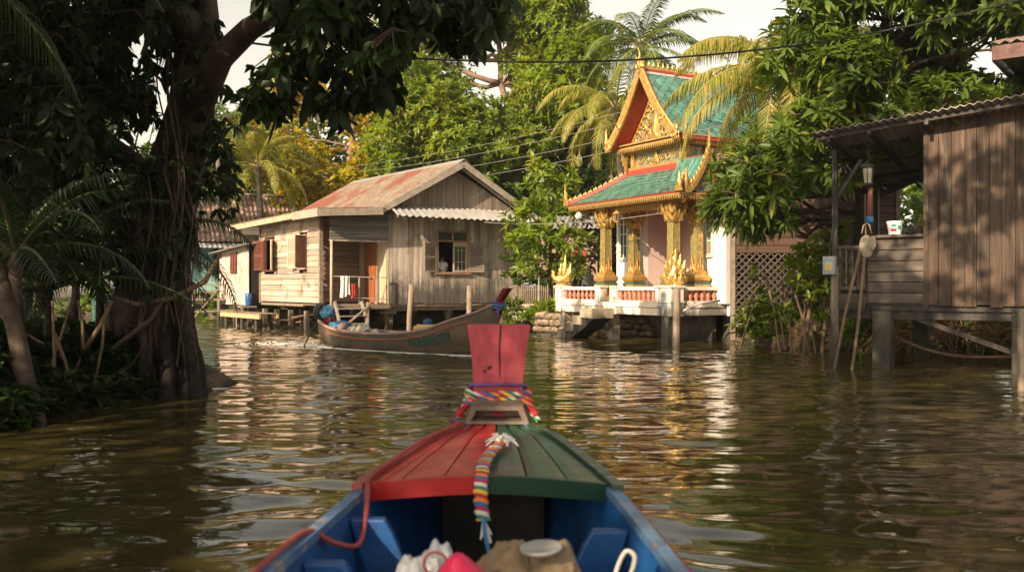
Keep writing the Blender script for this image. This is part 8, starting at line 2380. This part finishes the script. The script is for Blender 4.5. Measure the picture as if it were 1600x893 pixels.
plant('leafy_bush', 'lighter green bush beside the electric meter post', G(1300, 19.6, .3), [W(px, py, 19.4) for px, py in ((1290, 420), (1300, 440), (1310, 400), (1275, 445), (1295, 460), (1315, 450), (1282, 400), (1306, 380), (1270, 425))], M['leaf_bright'], .26, .08, 9, 4, .015, 1.3, .2, n_per=9, srad=.18, detail=0)
plant('leafy_bush', 'sunlit bush on the waterline just right of the temple terrace', G(1190, 20.6, .2), [W(px, py, 20.3) for px, py in ((1165, 495), (1180, 480), (1195, 490), (1205, 505), (1175, 510), (1190, 515), (1210, 480), (1165, 520))], M['weed'], .26, .08, 9, 5, .012, 1.3, .2, n_per=7, srad=.14)
plant('climbing_vine', 'upright vine with small round leaves before the lattice panel', G(1205, 21.2, .3), [W(px, py, 21) for px, py in ((1178, 420), (1182, 435), (1186, 450), (1192, 462), (1198, 475), (1204, 488), (1210, 500), (1190, 480))], M['weed'], .13, .08, 8, 6, .012, 1.3, .1, n_per=4, srad=.07)
plant('leafy_bush', 'green bush at the waterline under the shack porch', G(1345, 18.2, .2), [W(px, py, 18) for px, py in ((1325, 500), (1340, 515), (1350, 495), (1335, 530), (1322, 520))], M['weed'], .2, .06, 9, 8, .012, 1.3, .2, n_per=8, srad=.14)
plant('lime_lily_plant', 'clump of upright lime green blades on the bank left of the temple', G(852, 27.9, .35), [G(852 + dx, 27.8, .55) for dx in (-12, -5, 2, 9, 14)], M['lime_blade'], .72, .12, 9, 9, .01, .55, .25, n_per=2)
plant('weedy_bush', 'low weedy bush on the bank right of the maroon prow', G(808, 28.8, .3), [G(px, 28.6, z) for px, z in ((795, .6), (803, .8), (812, .7), (822, .6), (830, .5), (790, .9), (798, .4), (815, .45))], M['weed'], .3, .07, 9, 10, .01, 1.2, .2, n_per=6, srad=.12)
plant('flowering_shrub', 'dark shrub by the corner of the grey house above the fence', G(808, 31.2, .4), [W(px, py, 31.2) for px, py in ((805, 400), (815, 420), (808, 440), (825, 400), (832, 425), (800, 425), (820, 445), (840, 440), (818, 385))], M['leaf_mid'], .22, .10, 8, 11, .015, 1.3, .2, n_per=9, srad=.2, detail=0)
for k, (px, py) in enumerate(((817, 398), (820, 432), (812, 415), (826, 412))):
    mb = MB(); mb.lathe((0, 0, 0), [(.0, -.02), (.04, .01), (.07, .05), (.03, .06), (.0, .03)], 7); tag(mb.build('blossom', mk('pink_blossom', (.55, .12, .12), (.5, .3, .28), 6, .6) if k == 0 else bpy.data.materials['pink_blossom'], loc=W(px, py, 30.85)), 'small pink red blossom on the dark shrub by the house corner', 'flower', 'blossoms on the shrub')

# a few fallen leaves floating on the water
me_leaf = None
for k, (px, d) in enumerate([(random.uniform(60, 1560), 5.5 + 16 * random.random() ** 1.6) for _ in range(26)]):
    p = G(px, d, .014)
    if abs(p.x + .15) < .8 and d < 6: continue
    if me_leaf is None:
        mb = MB(); mb.add([(0, -.05, 0), (.022, -.01, .006), (.018, .03, .004), (0, .055, .008), (-.02, .028, .004), (-.022, -.012, .006)], [(0, 1, 2, 3), (0, 3, 4, 5)])
        o = mb.build('floating_leaf', M['dry_leaf']); me_leaf = o.data
    else:
        o = bpy.data.objects.new('floating_leaf', me_leaf); C.objects.link(o)
    o.location = p; o.rotation_euler = (0, 0, random.uniform(0, 6.28)); s_ = random.uniform(.6, 1.3); o.scale = (s_, s_, s_)
    tag(o, 'small fallen leaf floating on the brown canal water', 'leaf', 'fallen leaves floating on the canal')

# ------------------------------------------------------------ thin warm haze filling the air over the canal
hm = bpy.data.materials.new('canal_haze'); hm.use_nodes = True
nt = hm.node_tree; nt.nodes.remove(nt.nodes['Principled BSDF'])
pv = nt.nodes.new('ShaderNodeVolumePrincipled')
pv.inputs['Color'].default_value = (0.96, 0.93, 0.87, 1); pv.inputs['Density'].default_value = 0.0006; pv.inputs['Anisotropy'].default_value = 0.3
nt.links.new(pv.outputs[0], nt.nodes['Material Output'].inputs['Volume'])
mb = MB(); mb.box(-640, 640, -640, 640, -2.4, 21)
hz = mb.build('haze', hm); hz['kind'] = 'stuff'; hz['label'] = 'thin warm haze hanging over the canal and the trees'; hz['category'] = 'haze'
